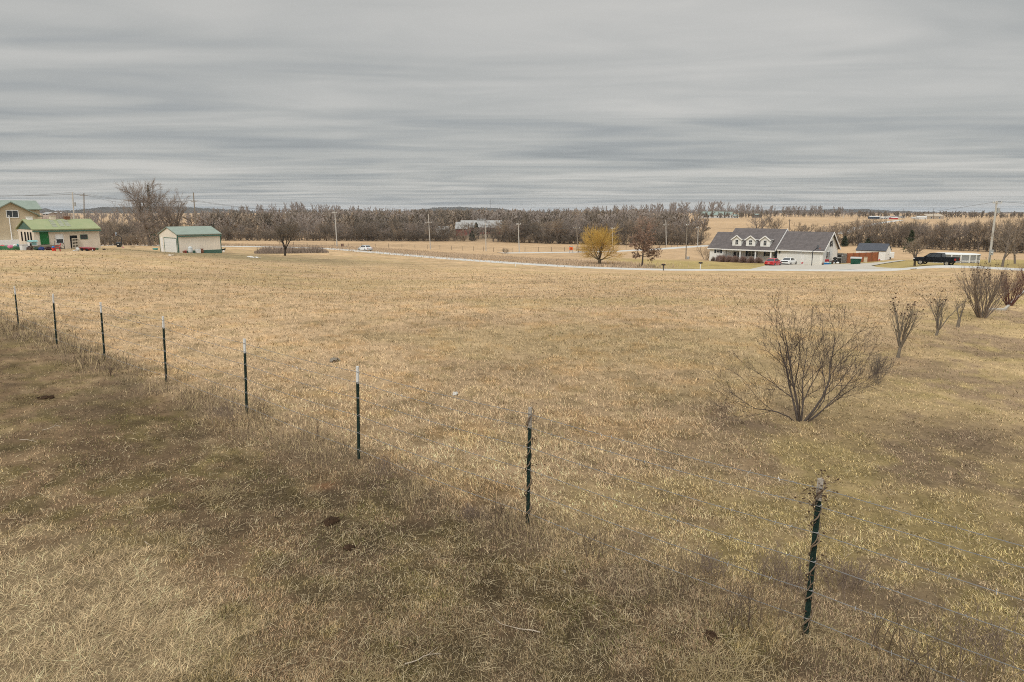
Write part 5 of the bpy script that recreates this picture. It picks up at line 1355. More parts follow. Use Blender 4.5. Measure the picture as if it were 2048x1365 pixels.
hill([(-500, 420), (-100, 417), (90, 417), (112, 422), (150, 421), (200, 415), (290, 413.5), (380, 415), (450, 419), (520, 424), (600, 427)], 2500, 500, 'low wooded hills behind the left woods', 1)
hill([(780, 426), (840, 419), (880, 415), (920, 414), (960, 415.5), (1000, 417), (1030, 423), (1050, 427)], 3300, 500, 'blue wooded hill on the horizon under the radio mast', 2)
hill([(1000, 424), (1300, 423), (1600, 421), (1680, 418.5), (1730, 418.5), (1780, 421.5), (1850, 424), (1950, 425.5), (2200, 424), (2500, 426)], 3300, 500, 'long blue hill on the right horizon', 3)

# ---------------------------------------------------------------- utility poles and lines
m_pole = mat('weathered_pole', (.25, .215, .175), .9, .2, 2, .05); m_pole_w = mat('pale_pole', (.50, .475, .43), .85, .12, 2, .05); m_pole_d = mat('dark_pole', (.13, .105, .085), .9, .2, 2, .05)
m_ins = mat('white_insulator', (.62, .62, .60), .4, .1, 8, .3); m_grey = mat('grey_transformer', (.36, .37, .37), .5, .1, 4, .3); m_line = mat('power_cable', (.10, .095, .09), .6, .2, 5, .2)
poles = {}
def pole(key, px0, py0, px1, py1, label, arms=(), m_=m_pole, Y=None, r=.15, tr=None, rot=0.0):
    p = G(px0, py0) if Y is None else bearing_pt(px0, Y)
    t = at_depth(px1, py1, p.y)-p; L = t.length; o = thing('utility_pole', label, 'utility pole', p, 0, 'utility poles')
    mb = MB(); mb.tube([-t.normalized()*.4, t*.5, t], [r, r*.86, r*.68], 8); mb.build('pole', m_, o)
    ends = []
    for ya, w in arms:
        f = (py0-ya)/(py0-py1) if Y is None else (t.length-(ya-py1)*mpp(p))/t.length
        c = t*f; hw = w*mpp(p)/2; dx = Vector((math.cos(rot), math.sin(rot), 0))
        mb = MB(); mb.beam(c-dx*hw+Vector((0, -.17, 0)), c+dx*hw+Vector((0, -.17, 0)), .10, .13); ca = mb.build('crossarm', m_, o)
        for q in (-.92, -.45, .92):
            mb = MB(); b = c+dx*hw*q+Vector((0, -.17, .06)); mb.lathe([(.05, 0), (.075, .06), (.05, .12), (.07, .18), (.03, .26)], 7, b); mb.build('insulator', m_ins, ca)
            ends.append(p+b+Vector((0, 0, .26)))
    if tr:
        c = t*((py0-tr[1])/(py0-py1)) if Y is None else t*((t.length-(tr[1]-py1)*mpp(p))/t.length); s = tr[0]
        mb = MB(); mb.lathe([(.20, -.42), (.23, -.38), (.23, .35), (.18, .42), (.05, .50)], 12, (c.x+s*.40, c.y-.05, c.z)); mb.box(c.x+min(0, s*.3), c.x+max(0, s*.3), c.y-.1, c.y, c.z-.1, c.z+.1); mb.build('transformer', m_grey, o)
    poles[key] = (p+t, ends); return o
pole('a', 155, 492, 145, 385, 'leaning pole with a transformer behind the cottage roof', (), m_pole_w, 150, tr=(1, 408), r=.17)
pole('b', 172, 493, 168, 386.5, 'dark topped pole with a crossarm behind the right end of the cottage', ((391, 15),), m_pole, 165, r=.15)
pole('c', 396, 494, 387, 385.5, 'pole with a low crossarm behind the beige shed', ((403.5, 11),), m_pole, 158, r=.16)
pole('d', 674.5, 496.5, 669.5, 423, 'white pole with a crossarm standing beside the road before the white sedan', ((426, 9.5),), m_pole_w, r=.17)
pole('e', 861, 499, 856.5, 428, 'tall thin pole at the far side of the road left of the barn', ((446, 13),), m_pole_w, r=.14)
pole('f', 972, 503, 971.5, 446.5, 'plain pale pole in front of the barn roof', (), m_pole_w, r=.14)
pole('g', 1038.5, 505.5, 1036.5, 446, 'yellowish pole with a crossarm right of the barn', ((449, 9),), m_pole_w, r=.14)
pole('h', 1156.5, 505.5, 1152.5, 448, 'pole with a crossarm beside the orange sign board', ((457.5, 13),), m_pole, r=.14)
pole('i', 1225, 492, 1225.5, 455, 'short pale pole seen behind the yellow willow', ((457.5, 8),), m_pole_w, r=.14)
pole('j', 1332.5, 491.5, 1331.5, 440, 'pole with a crossarm beyond the side road right of the oak', ((450.5, 12),), m_pole_w, r=.15)
pole('k', 1371.5, 519, 1374.5, 440, 'tall brown pole near the left lawn of the white house', ((451.5, 4),), m_pole, r=.14)
pole('l', 1395, 492, 1396.5, 453, 'pale pole with a crossarm by the side road behind the white house', ((456.5, 9),), m_pole_w, r=.15)
pole('m', 1978, 525.5, 1993.5, 403, 'tall leaning pole with crossarm and transformer behind the pool', ((406.5, 18),), m_pole_w, r=.19, tr=(1, 421))
for k, (px0, py0, px1, py1, w, m_, lb) in enumerate([(1578, 463, 1579.5, 438, 6, m_pole_d, 'thin dark pole in the far field above the garage roof'), (1686.5, 437, 1688, 424, 0, m_pole_w, 'pale far pole on the rise left of the blue hill'), (1715, 455, 1716, 427, 9, m_pole, 'far pole with a crossarm beside the far lane'), (1760.5, 438.5, 1760.5, 428, 0, m_pole_w, 'pale far pole in front of the blue container'), (1798, 440, 1798.5, 424, 0, m_pole_w, 'pale far pole between the red and white far buildings'), (1808, 439, 1807.5, 417, 8, m_pole_d, 'tall far pole with a crossarm right of the red building'), (1833, 440, 1833.5, 425.5, 0, m_pole_w, 'pale far pole at the front of the white trailer'), (1867, 439, 1867.5, 417, 7, m_pole_d, 'tall far pole rising behind the tan building'), (1894.5, 440, 1894.5, 424.5, 0, m_pole, 'thin far pole right of the tan building'), (1241+1, 463, 1243.5, 428, 0, m_pole_d, 'far thin mast like pole above the willow')][:9]):
    pole('far%d' % k, px0, py0, px1, py1, lb, ((py1+3.5, w),) if w else (), m_, r=.2)
def cable(pairs, label, r=.022):
    mb = MB()
    for a, b, sag in pairs:
        mb.tube([a.lerp(b, q/14)-Vector((0, 0, sag*4*(q/14)*(1-q/14))) for q in range(15)], r, 3, False)
    o = mb.build('power_line', m_line); return tag(o, label, 'power line', 'overhead power lines')
def end(k, i): e = poles[k][1]; return e[i] if len(e) > i else poles[k][0]-Vector((0, 0, .3))
chain = ['b', 'c', 'd', 'e', 'g', 'h', 'j', 'l']
for i, nm in ((0, 'left strand'), (2, 'right strand')):
    L_ = [at_depth(-260, 379, 170)+Vector((0, i*.4, 0))]+[end(k, i) for k in chain]
    cable([(a, b, .9) for a, b in zip(L_[:-1], L_[1:])], 'overhead %s running pole to pole along the valley road' % ('front cable' if i == 0 else 'rear cable'))
cable([(poles['a'][0], end('b', 1), .3), (at_depth(-260, 384, 150), poles['a'][0], 1.0), (end('b', 1), end('c', 1), 1.6)], 'overhead cable joining the leaning pole and the shed pole at the left')
cable([(poles['k'][0], end('l', 1), .8)], 'short overhead cable between the two poles behind the white house')
cable([(end('m', 0), at_depth(2500, 395, 150), 1.4), (end('m', 2), end('l', 2), 2.0)], 'overhead cable from the leaning pole past the white house roof')
# radio mast
p = at_depth(980.5, 420, 3200); t = at_depth(980.5, 399.5, 3200)
mb = MB(); mb.tube([p-Vector((0, 0, 30)), t], [1.3, .9], 4); solo('radio_mast', mb, m_pole_d, 'thin radio mast on the blue hill on the horizon', 'mast')

# ---------------------------------------------------------------- wire fences along the roads
def road_fence(pts, label, step=4.0, h=1.25, m_=m_pole_d, r=.06):
    q = gpts(pts, step); o = thing('pasture_fence', label, 'fence', (q[0][0], q[0][1], tz(*q[0])), 0, 'wire fences along the roads')
    Z = terr(q[:, 0], q[:, 1]); L = [Vector((a[0], a[1], z))-Vector(o.location) for a, z in zip(q, Z)]
    for k, p in enumerate(L[:70]):
        mb = MB(); mb.tube([p-Vector((0, 0, .2)), p+Vector((.03*math.sin(k*2.3), 0, h+.1*math.sin(k*1.7)))], [r, r*.85], 5); mb.build('fence_post', m_, o)
    for f in (.35, .62, .92):
        mb = MB(); mb.tube([p+Vector((0, 0, h*f)) for p in L], .016, 3, False); mb.build('wire_strand', m_line, o)
road_fence([(560, 493.3), (640, 494), (700, 494.5), (760, 496), (830, 497.5), (900, 500), (970, 503), (1040, 506.5)], 'wire fence of dark posts on the far verge of the country road')
road_fence([(1050, 504), (1110, 503.6), (1190, 501.6)], 'wire fence on the field side of the side road near the orange sign')
road_fence([(1232, 500.5), (1300, 498), (1350, 494.5), (1405, 491)], 'wire fence of thin posts beside the side road right of the willow')
road_fence([(515, 507), (560, 507.5), (610, 507.5), (655, 505)], 'old wire fence standing in dead brush behind the lone tree', 3.0)
p0, p1 = G(1156, 505.8), G(1227, 502.5); bf = thing('board_fence', 'weathered brown board fence half hidden behind the yellow willow', 'fence', p0)
m_board = mat('weathered_board', (.20, .14, .105), .9, .2, 2, .05); d = p1-p0; nb_ = 9
for k in range(nb_+1):
    b = d*(k/nb_); b.z = tz(p0.x+b.x, p0.y+b.y)-p0.z
    mb = MB(); mb.box(b.x-.08, b.x+.08, b.y-.08, b.y+.08, b.z-.2, b.z+1.45); mb.build('fence_post', m_board, bf)
    if k < nb_:
        c = d*((k+1)/nb_); c.z = tz(p0.x+c.x, p0.y+c.y)-p0.z
        for f in (.4, .85, 1.3): mb = MB(); mb.beam(b+Vector((0, -.11, f)), c+Vector((0, -.11, f)), .04, .17); mb.build('rail', m_board, bf)
# dead brush in front of and behind the lone tree's fence
bxs = []; bys = []
for k in range(3800):
    p = (rngw.uniform(512, 660), rngw.uniform(501, 510)); bxs.append(p)
qa = np.array(bxs); Yb = np.interp(qa[:, 0], [512, 660], [G(512, 507).y, G(660, 505).y])+rngw.uniform(-4, 7, len(qa)); Xb = (qa[:, 0]-1024)/F*Yb
cb = np.array((.27, .20, .15))*(.6+.7*rngw.random(len(Xb)))[:, None]
blades('dead_brush', Xb, Yb, cb, (.55+1.5*rngw.random(len(Xb)))*(.25+1.3*fbm(Xb*.22, Yb*.3, 501))*np.clip(np.minimum(qa[:, 0]-510, 663-qa[:, 0])/25, .2, 1), np.full(len(Xb), .06), np.clip(rngw.normal(.2, .2, len(Xb)), 0, 1), 15, 'strip of tall dead brown brush behind the lone tree', .35)
pb = G(1010, 507.5); place_bush(pb, 1.6, .4, 'low dark heap of brush beside the far road right of the barn', 'brush heaps')

# ---------------------------------------------------------------- round the white house
m_hedge = mat('brown_hedge_twigs', (.31, .21, .175), .9, .3, 4, .05); m_hedge2 = mat('grey_hedge_twigs', (.20, .155, .12), .9, .3, 4, .05)
def twig_ball(name, label, cat, p, rx, rz_, n_, seed, m_, group=None, name_part=None):
    rng = np.random.default_rng(seed); segs = []
    for k in range(n_):
        an = rng.uniform(0, 6.28); th = math.acos(rng.uniform(-.1, 1)); d = V3(math.sin(th)*math.cos(an)*rx, math.sin(th)*math.sin(an)*rx, abs(math.cos(th))*rz_+.1)
        a = V3(rng.normal(0, .08), rng.normal(0, .08), 0)+d*rng.uniform(0, .5); segs.append((a, a+(d-a)*rng.uniform(.6, 1.0)+rng.normal(0, .10, 3), .016, .010, 1))
    V, Fc = segs_np(segs, 3); o = np_mesh(name, V, Fc, m_); o.location = p; return tag(o, label, cat, group)
# hedge bushes along the porch
hl = ['first', 'second', 'third', 'fourth', 'fifth', 'sixth', 'seventh', 'eighth']
for k, px in enumerate([1432, 1444, 1456, 1468, 1480, 1496, 1512, 1527]):
    u = fac.s_at(px); q = A+EAST*u-NORTH*(2.5 if k > 1 else 1.3); q = Vector((q.x, q.y, tz(q.x, q.y)-.05))
    twig_ball('hedge_bush', 'clipped brown bush in front of the porch, %s from the left' % hl[k], 'bush', q, 1.05 if k else .6, (1.05, 1.5, 1.55, 1.5, 1.45, 1.5, 1.4, 1.35)[k], 1100 if k else 350, 50+k, m_hedge if k else m_hedge2, 'hedge bushes before the porch')
# basketball hoop on the drive
m_hoop = mat('dark_hoop_steel', (.030, .034, .040), .5, .2, 5, .3); m_board_w = mat('hoop_board', (.10, .11, .13), .4, .15, 3, .4)
def hoop(p, toprel, label, m_b, face, bw_=.75):
    t = thing('basketball_hoop', label, 'basketball hoop', p, face, 'basketball hoops')
    mb = MB(); mb.tube([(0, 0, -.1), (0, 0, toprel*.72), (-.25, 0, toprel*.78), (-.75, 0, toprel*.90)], .07, 8); mb.build('pole', m_hoop, t)
    mb = MB(); mb.box(-.83, -.77, -bw_, bw_, toprel*.82, toprel*1.0+.12); mb.build('backboard', m_b, t, bevel=.01)
    mb = MB(); c = (-1.15, 0, toprel*.86); pts = [(c[0]+.24*math.cos(6.283*k/16), .24*math.sin(6.283*k/16), c[2]) for k in range(17)]; mb.tube(pts, .018, 5); mb.build('rim', mat('rim_orange', (.35, .09, .03), .5, .2, 5), t)
p = G(1623, 532.5); hoop(p, at_depth(1619, 492, p.y).z-p.z, 'dark basketball hoop on the gravel drive before the garage doors', m_board_w, rz_of(-EAST)+.5)
# coolers, bins and bags by the garage gable
m_blue = mat('blue_plastic', (.02, .16, .42), .4, .1, 5, .3); m_redp = mat('red_plastic', (.42, .03, .035), .4, .1, 5, .3); m_wp = mat('white_plastic', (.72, .72, .70), .4, .08, 5, .3); m_blk = mat('black_plastic', (.02, .022, .022), .45, .2, 6, .3)
def cooler(px, py, w, m_, label, lidm, rz):
    p = G(px, py); t = thing('cooler', label, 'cooler', p, rz, 'coolers beside the garage')
    mb = MB(); mb.box(-w/2, w/2, -.22, .22, 0, .38); mb.build('body', m_, t, bevel=.03)
    l_ = MB(); l_.box(-w/2-.02, w/2+.02, -.24, .24, .382, .47); l_.build('lid', lidm, t, bevel=.03)
    h_ = MB(); h_.tube([(-w/2-.03, -.12, .3), (-w/2-.08, -.12, .36), (-w/2-.08, .12, .36), (-w/2-.03, .12, .3)], .015, 5); h_.build('handle', lidm, t)
    return t
cooler(1652.5, 529.5, .95, m_blue, 'bright blue cooler with white lid by the garage corner', m_wp, -.7)
cooler(1657.5, 529.2, .85, mat('teal_plastic', (.06, .22, .27), .4, .1, 5, .3), 'teal blue cooler right of the bright blue one', m_wp, -.6)
c_ = cooler(1652.5, 529.0, .95, m_redp, 'red cooler stacked on the blue cooler by the garage corner', m_redp, -.7); c_.location.z += .50; c_.location.x += .1; c_.location.y += .35
def bag(px, py, r, m_, label, seed, dz=0.0):
    p = G(px, py); mb = MB(); mb.blob((0, 0, r*.62), (r, r*.9, r*.72), seed, .16, 14); mb.lathe([(r*.10, r*1.15), (r*.22, r*1.30), (r*.16, r*1.42)], 8)
    o = solo('rubbish_bag', mb, m_, label, 'bag', p+Vector((0, 0, dz)), seed, 'rubbish bags beside the garage', smooth=True); return o
bag(1660.5, 528.2, .42, m_blk, 'black rubbish bag just behind the coolers', 1); bag(1665, 527.8, .48, mat('brown_sack', (.10, .06, .045), .8, .2, 6), 'brown sack between the black bags by the garage', 2)
bag(1669.5, 527.5, .55, m_blk, 'big black rubbish bag against the garage gable', 3); bag(1669, 527.2, .40, m_blk, 'black bag lying on top of the big black bag', 4, .72)
bag(1668, 528.5, .22, m_wp, 'small white bag in front of the black bags', 5); bag(1675, 528.3, .30, m_wp, 'white bag beside the stacked black bins', 6)
for k, (px, dz, lb) in enumerate([(1677.5, 0, 'black storage bin at the bottom of the stack by the grey gate'), (1677.5, .62, 'black storage bin with white lid in the middle of the stack by the gate'), (1677.5, 1.22, 'top black storage bin of the stack by the grey gate')]):
    p = G(px, 528.0); t = thing('storage_bin', lb, 'bin', p+Vector((0, 0, dz)), -.6, 'stacked black bins')
    mb = MB(); mb.lathe([(.30, 0), (.36, .50)], 4); mb.build('body', m_blk, t); mb = MB(); mb.lathe([(.39, .50), (.39, .57), (.34, .59)], 4); mb.build('lid', m_wp if k == 1 else m_blk, t)
p = G(1645, 531); mb = MB(); mb.lathe([(.16, 0), (.20, .30), (.17, .30), (.14, .24)], 10); pt = thing('flower_pot', 'small dark pot at the corner of the garage', 'pot', p); mb.build('pot', m_blk, pt); mb = MB(); mb.blob((0, 0, .38), (.2, .2, .16), 3, .3, 8); mb.build('plant', m_hedge, pt)
p = G(1604.3, 530); pt = thing('flower_pot', 'low planter with a red plant between the two garage doors', 'pot', p); mb = MB(); mb.box(-.32, .32, -.15, .15, 0, .22); mb.build('pot', m_wp, pt, bevel=.02); mb = MB(); mb.blob((0, 0, .34), (.3, .16, .16), 8, .3, 8); mb.build('plant', m_redp, pt)
# timber fence with gate and the green skip in front of it
m_cedar = boards('rust_fence_boards', (.30, .105, .045), .16, 0, .02, .85, .22, .55); m_cedar_d = mat('brown_fence_boards', (.20, .085, .042), .85, .25, 2); m_gateg = boards('grey_gate_boards', (.30, .28, .25), .15, 0, .02, .85, .2, .6)
f0, f1, f2 = G(1674, 526.5), G(1693, 526.8), G(1755, 523.2)
def panel_fence(a, b, h0, h1, m_, name, label, n_, gate=False):
    d = Vector((b.x-a.x, b.y-a.y, 0)); L = d.length; t = thing(name, label, 'gate' if gate else 'fence', a, rz_of(d)); zb = b.z-a.z
    mb = MB(); mb.add([(0, -.02, -.1), (L, -.02, zb-.1), (L, -.02, zb+h1), (0, -.02, h0), (0, .02, -.1), (L, .02, zb-.1), (L, .02, zb+h1), (0, .02, h0)], [(0, 1, 2, 3), (7, 6, 5, 4), (0, 4, 5, 1), (1, 5, 6, 2), (2, 6, 7, 3), (3, 7, 4, 0)]); mb.build('board_panel', m_, t)
    for k in range(n_+1):
        f = k/n_; mb = MB(); mb.box(f*L-.06, f*L+.06, -.12, -.025, zb*f-.1, zb*f+h0+(h1-h0)*f+.06); mb.build('fence_post', m_cedar_d if not gate else m_gateg, t)
    return t, L, zb
hF = mpp(f2)*21
t_, L_, zb_ = panel_fence(f0, f1, mpp(f0)*20, mpp(f1)*19, m_gateg, 'grey_gate', 'grey weathered gate with a white notice between garage and rust fence', 2, True)
mb = MB(); mb.box(L_*.42, L_*.60, -.05, -.022, 1.55, 1.80); mb.build('notice_plate', m_wp, t_)
panel_fence(f1, f2, mpp(f1)*19.5, mpp(f2)*18.5, m_cedar, 'timber_fence', 'rust red board fence running from the grey gate to the white shed', 5)
sk = G(1711, 529.3); h_ = 13.5*mpp(sk); w_ = 17.5*mpp(sk)
t = thing('rubbish_skip', 'dark green metal skip with a pale lid before the rust fence', 'skip', sk, -.50)
mb = MB(); mb.add([(-w_*.5, -.75, .10), (w_*.46, -.75, .10), (w_*.46, .75, .10), (-w_*.5, .75, .10), (-w_*.54, -.9, h_*.86), (w_*.56, -.9, h_*.86), (w_*.56, .75, h_), (-w_*.54, .75, h_)], [(3, 2, 1, 0), (0, 1, 5, 4), (1, 2, 6, 5), (2, 3, 7, 6), (3, 0, 4, 7), (4, 5, 6, 7)]); mb.build('tub', mat('skip_green', (.012, .075, .045), .5, .2, 2, .3), t, bevel=.02)
mb = MB(); mb.add([(-w_*.58, -.98, h_*.87), (w_*.60, -.98, h_*.87), (w_*.60, .80, h_*1.01), (-w_*.58, .80, h_*1.01), (-w_*.58, -.98, h_*.94), (w_*.60, -.98, h_*.94), (w_*.60, .80, h_*1.08), (-w_*.58, .80, h_*1.08)], [(3, 2, 1, 0), (4, 5, 6, 7), (0, 1, 5, 4), (1, 2, 6, 5), (2, 3, 7, 6), (3, 0, 4, 7)]); mb.build('lid', mat('skip_lid', (.42, .41, .38), .6, .1, 3), t)
for sx in (-.38, .34):
    mb = MB(); mb.box(sx*w_-.08, sx*w_+.08, -.6, .6, 0, .098); mb.build('skid', m_blk, t)
p = G(1730.5, 525.5); t = thing('chest_cabinet', 'small cream cabinet standing against the rust fence', 'cabinet', p, -.6); mb = MB(); mb.box(-.28, .28, -.28, .28, 0, .98); mb.build('body', mat('cream_paint', (.60, .50, .36), .6, .1, 3), t, bevel=.02); mb = MB(); mb.box(-.31, .31, -.31, .31, .982, 1.06); mb.build('top', mat('wood_top', (.36, .27, .17), .7, .2, 5), t); mb = MB(); mb.box(-.2, .2, -.30, -.282, .15, .85); mb.build('door', mat('cream_paint', (.60, .50, .36)), t)
# white garden shed
sb = G(1769.5, 521.0); sR = sb; gs = Facade(sR, EAST, sR.z); LsW = -Facade(sR, EAST, sR.z).s_at(1712)
LsW = min(LsW, 8.5); o0 = sR-EAST*LsW
gsh = thing('garden_shed', 'white garden shed with slate blue roof behind the rust fence', 'shed', (o0.x, o0.y, sR.z), rz_of(EAST))
zE = gs.z_at(1760, 502.5); m_slate = boards('slate_blue_shingles', (.075, .080, .095), .25, 2, .01, .85, .15, .8)
gable(gsh, LsW, 4.4, zE, zE+1.25, m_siding, m_slate, .12, z0=-.4, side_over=.10)
mb = MB(); fbox(mb, 'R', 1.2, 2.15, .05, zE-.15, .004, .04, LsW); d_ = mb.build('door', m_trim, gsh); mb = MB(); fbox(mb, 'R', 2.02, 2.08, .95, 1.1, .041, .09, LsW); mb.build('handle', m_shutter, d_)
mb = MB(); fbox(mb, 'R', 2.25, 3.2, .05, zE-.15, .004, .04, LsW); mb.build('door', m_trim, gsh)
# white box trailer and bits by the shed
p = G(1778.5, 519.5); t = thing('box_trailer', 'small white box trailer parked beside the garden shed', 'trailer', p, -.5); mb = MB(); mb.box(-.8, .8, -.6, .6, .34, 1.45); mb.build('body', m_wp, t, bevel=.04)
for sg in (-1, 1):
    mb = MB(); mb.tube([(0, sg*.62, .28), (0, sg*.74, .28)], .28, 14); w_ = mb.build('wheel', m_tyre, t); mb = MB(); mb.tube([(0, sg*.745, .28), (0, sg*.76, .28)], .15, 10); mb.build('rim', m_rim, w_)
mb = MB(); mb.beam((-.8, 0, .36), (-1.7, 0, .36), .08); mb.build('tow_bar', m_blk, t); mb = MB(); mb.box(-.86, -.81, -.45, .45, .5, 1.3); mb.build('door', m_glass, t)
for px, py, r, m_, lb, sd_ in [(1758.5, 521.8, .26, m_redp, 'red toy lying at the end of the rust fence', 1), (1762, 521.9, .2, m_wp, 'small white bundle at the end of the rust fence', 2), (1756, 519.5, .3, m_blk, 'black sack between the rust fence and the shed', 3)]:
    mb = MB(); mb.blob((0, 0, r*.5), (r, r*.8, r*.6), sd_, .25, 9); solo('yard_clutter', mb, m_, lb, 'clutter', G(px, py), sd_, 'clutter between fence and shed')
# above ground pool
pc = G(1941, 526.4); Rp = (1977-1898)*.5*mpp(pc); pc = Vector((pc.x-.5, pc.y+Rp*.9, pc.z)); hP = 15.5*mpp(pc)
t = thing('swimming_pool', 'round grey above ground swimming pool with white posts behind the truck', 'pool', pc)
mb = MB(); mb.lathe([(Rp, -.9), (Rp, hP-.05), (Rp-.06, hP-.05), (Rp-.06, hP-.25), (.01, hP-.25)], 48); mb.build('wall', mat('pool_wall', (.27, .275, .28), .55, .08, 1.2, .3), t)
mb = MB(); mb.lathe([(Rp-.10, hP-.045), (Rp+.10, hP-.045), (Rp+.10, hP+.04), (Rp-.10, hP+.04)], 48); mb.build('top_rail', m_wp, t)
mb = MB(); mb.lathe([(Rp+.005, hP*.18), (Rp+.03, hP*.18), (Rp+.03, hP*.30), (Rp+.005, hP*.30)], 48); mb.build('middle_rail', m_wp, t)
for k in range(16):
    an = 6.283*k/16; c, s_n = math.cos(an), math.sin(an); Mx = Matrix.Translation((0, 0, 0))@Matrix.Rotation(an, 4, 'Z')
    mb = MB(); mb.box(Rp+.005, Rp+.10, -.09, .09, -.9, hP-.05, Mx); mb.build('post', m_wp, t)
p = G(1906.5, 524.5); mb = MB(); mb.tube([(0, -.22, 0), (.5, -.22, hP+.25)], .03, 6); mb.tube([(0, .22, 0), (.5, .22, hP+.25)], .03, 6)
for q in (.2, .42, .64, .86): mb.tube([(.5*q, -.22, (hP+.25)*q), (.5*q, .22, (hP+.25)*q)], .025, 5)
solo('pool_ladder', mb, m_wp, 'white ladder leaning on the pool behind the truck tail', 'ladder', p, .9)
p = G(1978.5, 526); t = thing('meter_box', 'pale electric meter box on a post at the foot of the leaning pole', 'meter box', p); mb = MB(); mb.box(-.05, .05, -.05, .05, -.2, 1.7); mb.build('post', m_pole, t); mb = MB(); mb.box(-.32, .32, -.20, -.055, 1.2, 2.1); mb.build('box', m_grey, t, bevel=.02); mb = MB(); mb.lathe([(.13, 0), (.13, .06), (.10, .09)], 10, (0, -.27, 1.62)); mb.build('dial', m_wp, t)
# mailboxes
for px, pt_, pb_, m_, mp_, lb in [(1326.5, 528, 541.6, m_blk, m_shutter, 'black mailbox on a dark post beside the road'), (1400.5, 524.5, 538.5, m_blk, m_trim, 'black mailbox on a white post beside the road near the house')]:
    p = G(px, pb_); h_ = (pb_-pt_)*mpp(p); t = thing('mailbox', lb, 'mailbox', p, -.7, 'mailboxes by the road')
    mb = MB(); mb.box(-.05, .05, -.05, .05, -.1, h_-.27); mb.build('post', mp_, t)
    mb = MB(); k = len(mb.v); pr = [(-.12, 0), (.12, 0), (.12, .16)]+[(.12*math.cos(a), .16+.10*math.sin(a)) for a in (.6, 1.2, 1.9, 2.5)]+[(-.12, .16)]
    mb.prism([(y, z+h_-.27) for y, z in pr], -.30, .30); mb.build('box', m_, t); mb = MB(); mb.box(.1, .13, -.145, -.122, h_-.12, h_+.08); mb.build('flag', m_redp, t)
p = G(1031, 533.5); mb = MB(); mb.box(-.06, .06, -.02, .02, -.1, .62); o = solo('marker_post', mb, m_wp, 'small white marker post on the near verge of the road', 'marker', p); 
p = G(1376, 519); mb = MB(); mb.box(-.28, .28, -.22, .22, 0, .55); mb.box(-.31, .31, -.25, .25, .55, .62); solo('utility_box', mb, m_grey, 'low pale utility box at the foot of the tall brown pole', 'utility box', p, -.6, bevel=.02)
# brown notice board and white marker by the white pole
p = G(685, 496.0); t = thing('notice_board', 'brown rusty board standing on legs beside the white pole', 'board', p); wB = 5.2*mpp(p); hB = 8*mpp(p)
mb = MB(); mb.box(-wB/2, wB/2, -.04, .04, .25, hB); mb.build('board', mat('rust_brown_board', (.23, .135, .10), .85, .2, 2), t)
for sx in (-.42, .42): mb = MB(); mb.box(sx*wB-.05, sx*wB+.05, -.1, -.045, -.2, hB+.05); mb.build('leg', m_pole_d, t)
p = G(691.5, 498.5); mb = MB(); mb.beam((0, 0, -.1), (.16, 0, 1.15), .16, .05); solo('marker_post', mb, m_wp, 'leaning white marker post on the road edge near the white pole', 'marker', p)
# orange board by the side road
p = G(1142, 506.3); k = mpp(p); t = thing('orange_sign', 'orange sign board with a black figure on a grey frame by the side road', 'sign', p)
mb = MB()
for sx in (-3.0, 3.0): mb.box(sx*k-.06, sx*k+.06, -.05, .05, -.1, 13*k)
mb.box(-4.2*k, 4.2*k, -.07, .07, 13*k-.1, 13*k+.05); mb.box(-4.2*k, 4.2*k, -.06, .06, 4.2*k, 4.8*k); mb.build('frame', m_grey, t)
mb = MB(); mb.box(-3.4*k, 3.4*k, -.12, -.075, 5.6*k, 11.4*k); s_o = mb.build('board', mat('orange_paint', (.80, .13, .02), .5, .08, 5, .2), t)
mb = MB(); mb.add([(-1.6*k, -.13, 6.6*k), (-.6*k, -.13, 6.6*k), (-.2*k, -.13, 8.0*k), (.5*k, -.13, 6.6*k), (1.4*k, -.13, 6.6*k), (.7*k, -.13, 9.0*k), (.9*k, -.13, 10.2*k), (0, -.13, 10.5*k), (-.8*k, -.13, 9.4*k)], [(0, 1, 2, 8), (2, 3, 4, 5), (2, 5, 6, 7, 8)]); mb.build('black_figure', m_blk, s_o)

# ---------------------------------------------------------------- clutter round the cottage and the metal shed
def yb(px, py): return G(px, py)
p = yb(22, 500.5); k = mpp(p); mb = MB(); mb.add([(-20*k, -.6, -.3), (20*k, -.6, -.3), (20*k, .6, -.3), (-20*k, .6, -.3), (-20*k, -.7, 8.5*k), (20*k, -.7, 6.0*k), (20*k, .7, 6.0*k), (-20*k, .7, 8.5*k)], [(3, 2, 1, 0), (4, 5, 6, 7), (0, 1, 5, 4), (1, 2, 6, 5), (2, 3, 7, 6), (3, 0, 4, 7)])
solo('planter_trough', mb, mat('faded_green_paint', (.055, .17, .08), .7, .3, 1.2), 'long faded green trough on the grass left of the white cabinet', 'trough', p, -.3)
p = yb(48.5, 501); k = mpp(p); t = thing('white_appliance', 'white boxy appliance standing outside the cottage porch', 'appliance', p, -.5); mb = MB(); mb.box(-5*k, 5*k, -.32, .32, 0, 10.5*k); mb.build('body', m_wp, t, bevel=.02); mb = MB(); mb.box(-4.5*k, 4.5*k, -.345, -.322, .08, 9.8*k); mb.build('door', m_wp, t); mb = MB(); mb.box(-5.4*k, 5.4*k, -.36, .34, 10.5*k+.002, 11.2*k); mb.build('top', m_grey, t)
def on_porch(px, off=0.9): u = cf.s_at(px); return Ac+NORTH*u-EAST*(-1)*0+EAST*off+Vector((0, 0, zd))
q = on_porch(62, 1.0); k = mpp(q); t = thing('play_house', 'white and teal plastic play house on the cottage porch', 'play house', q, rz_of(NORTH))
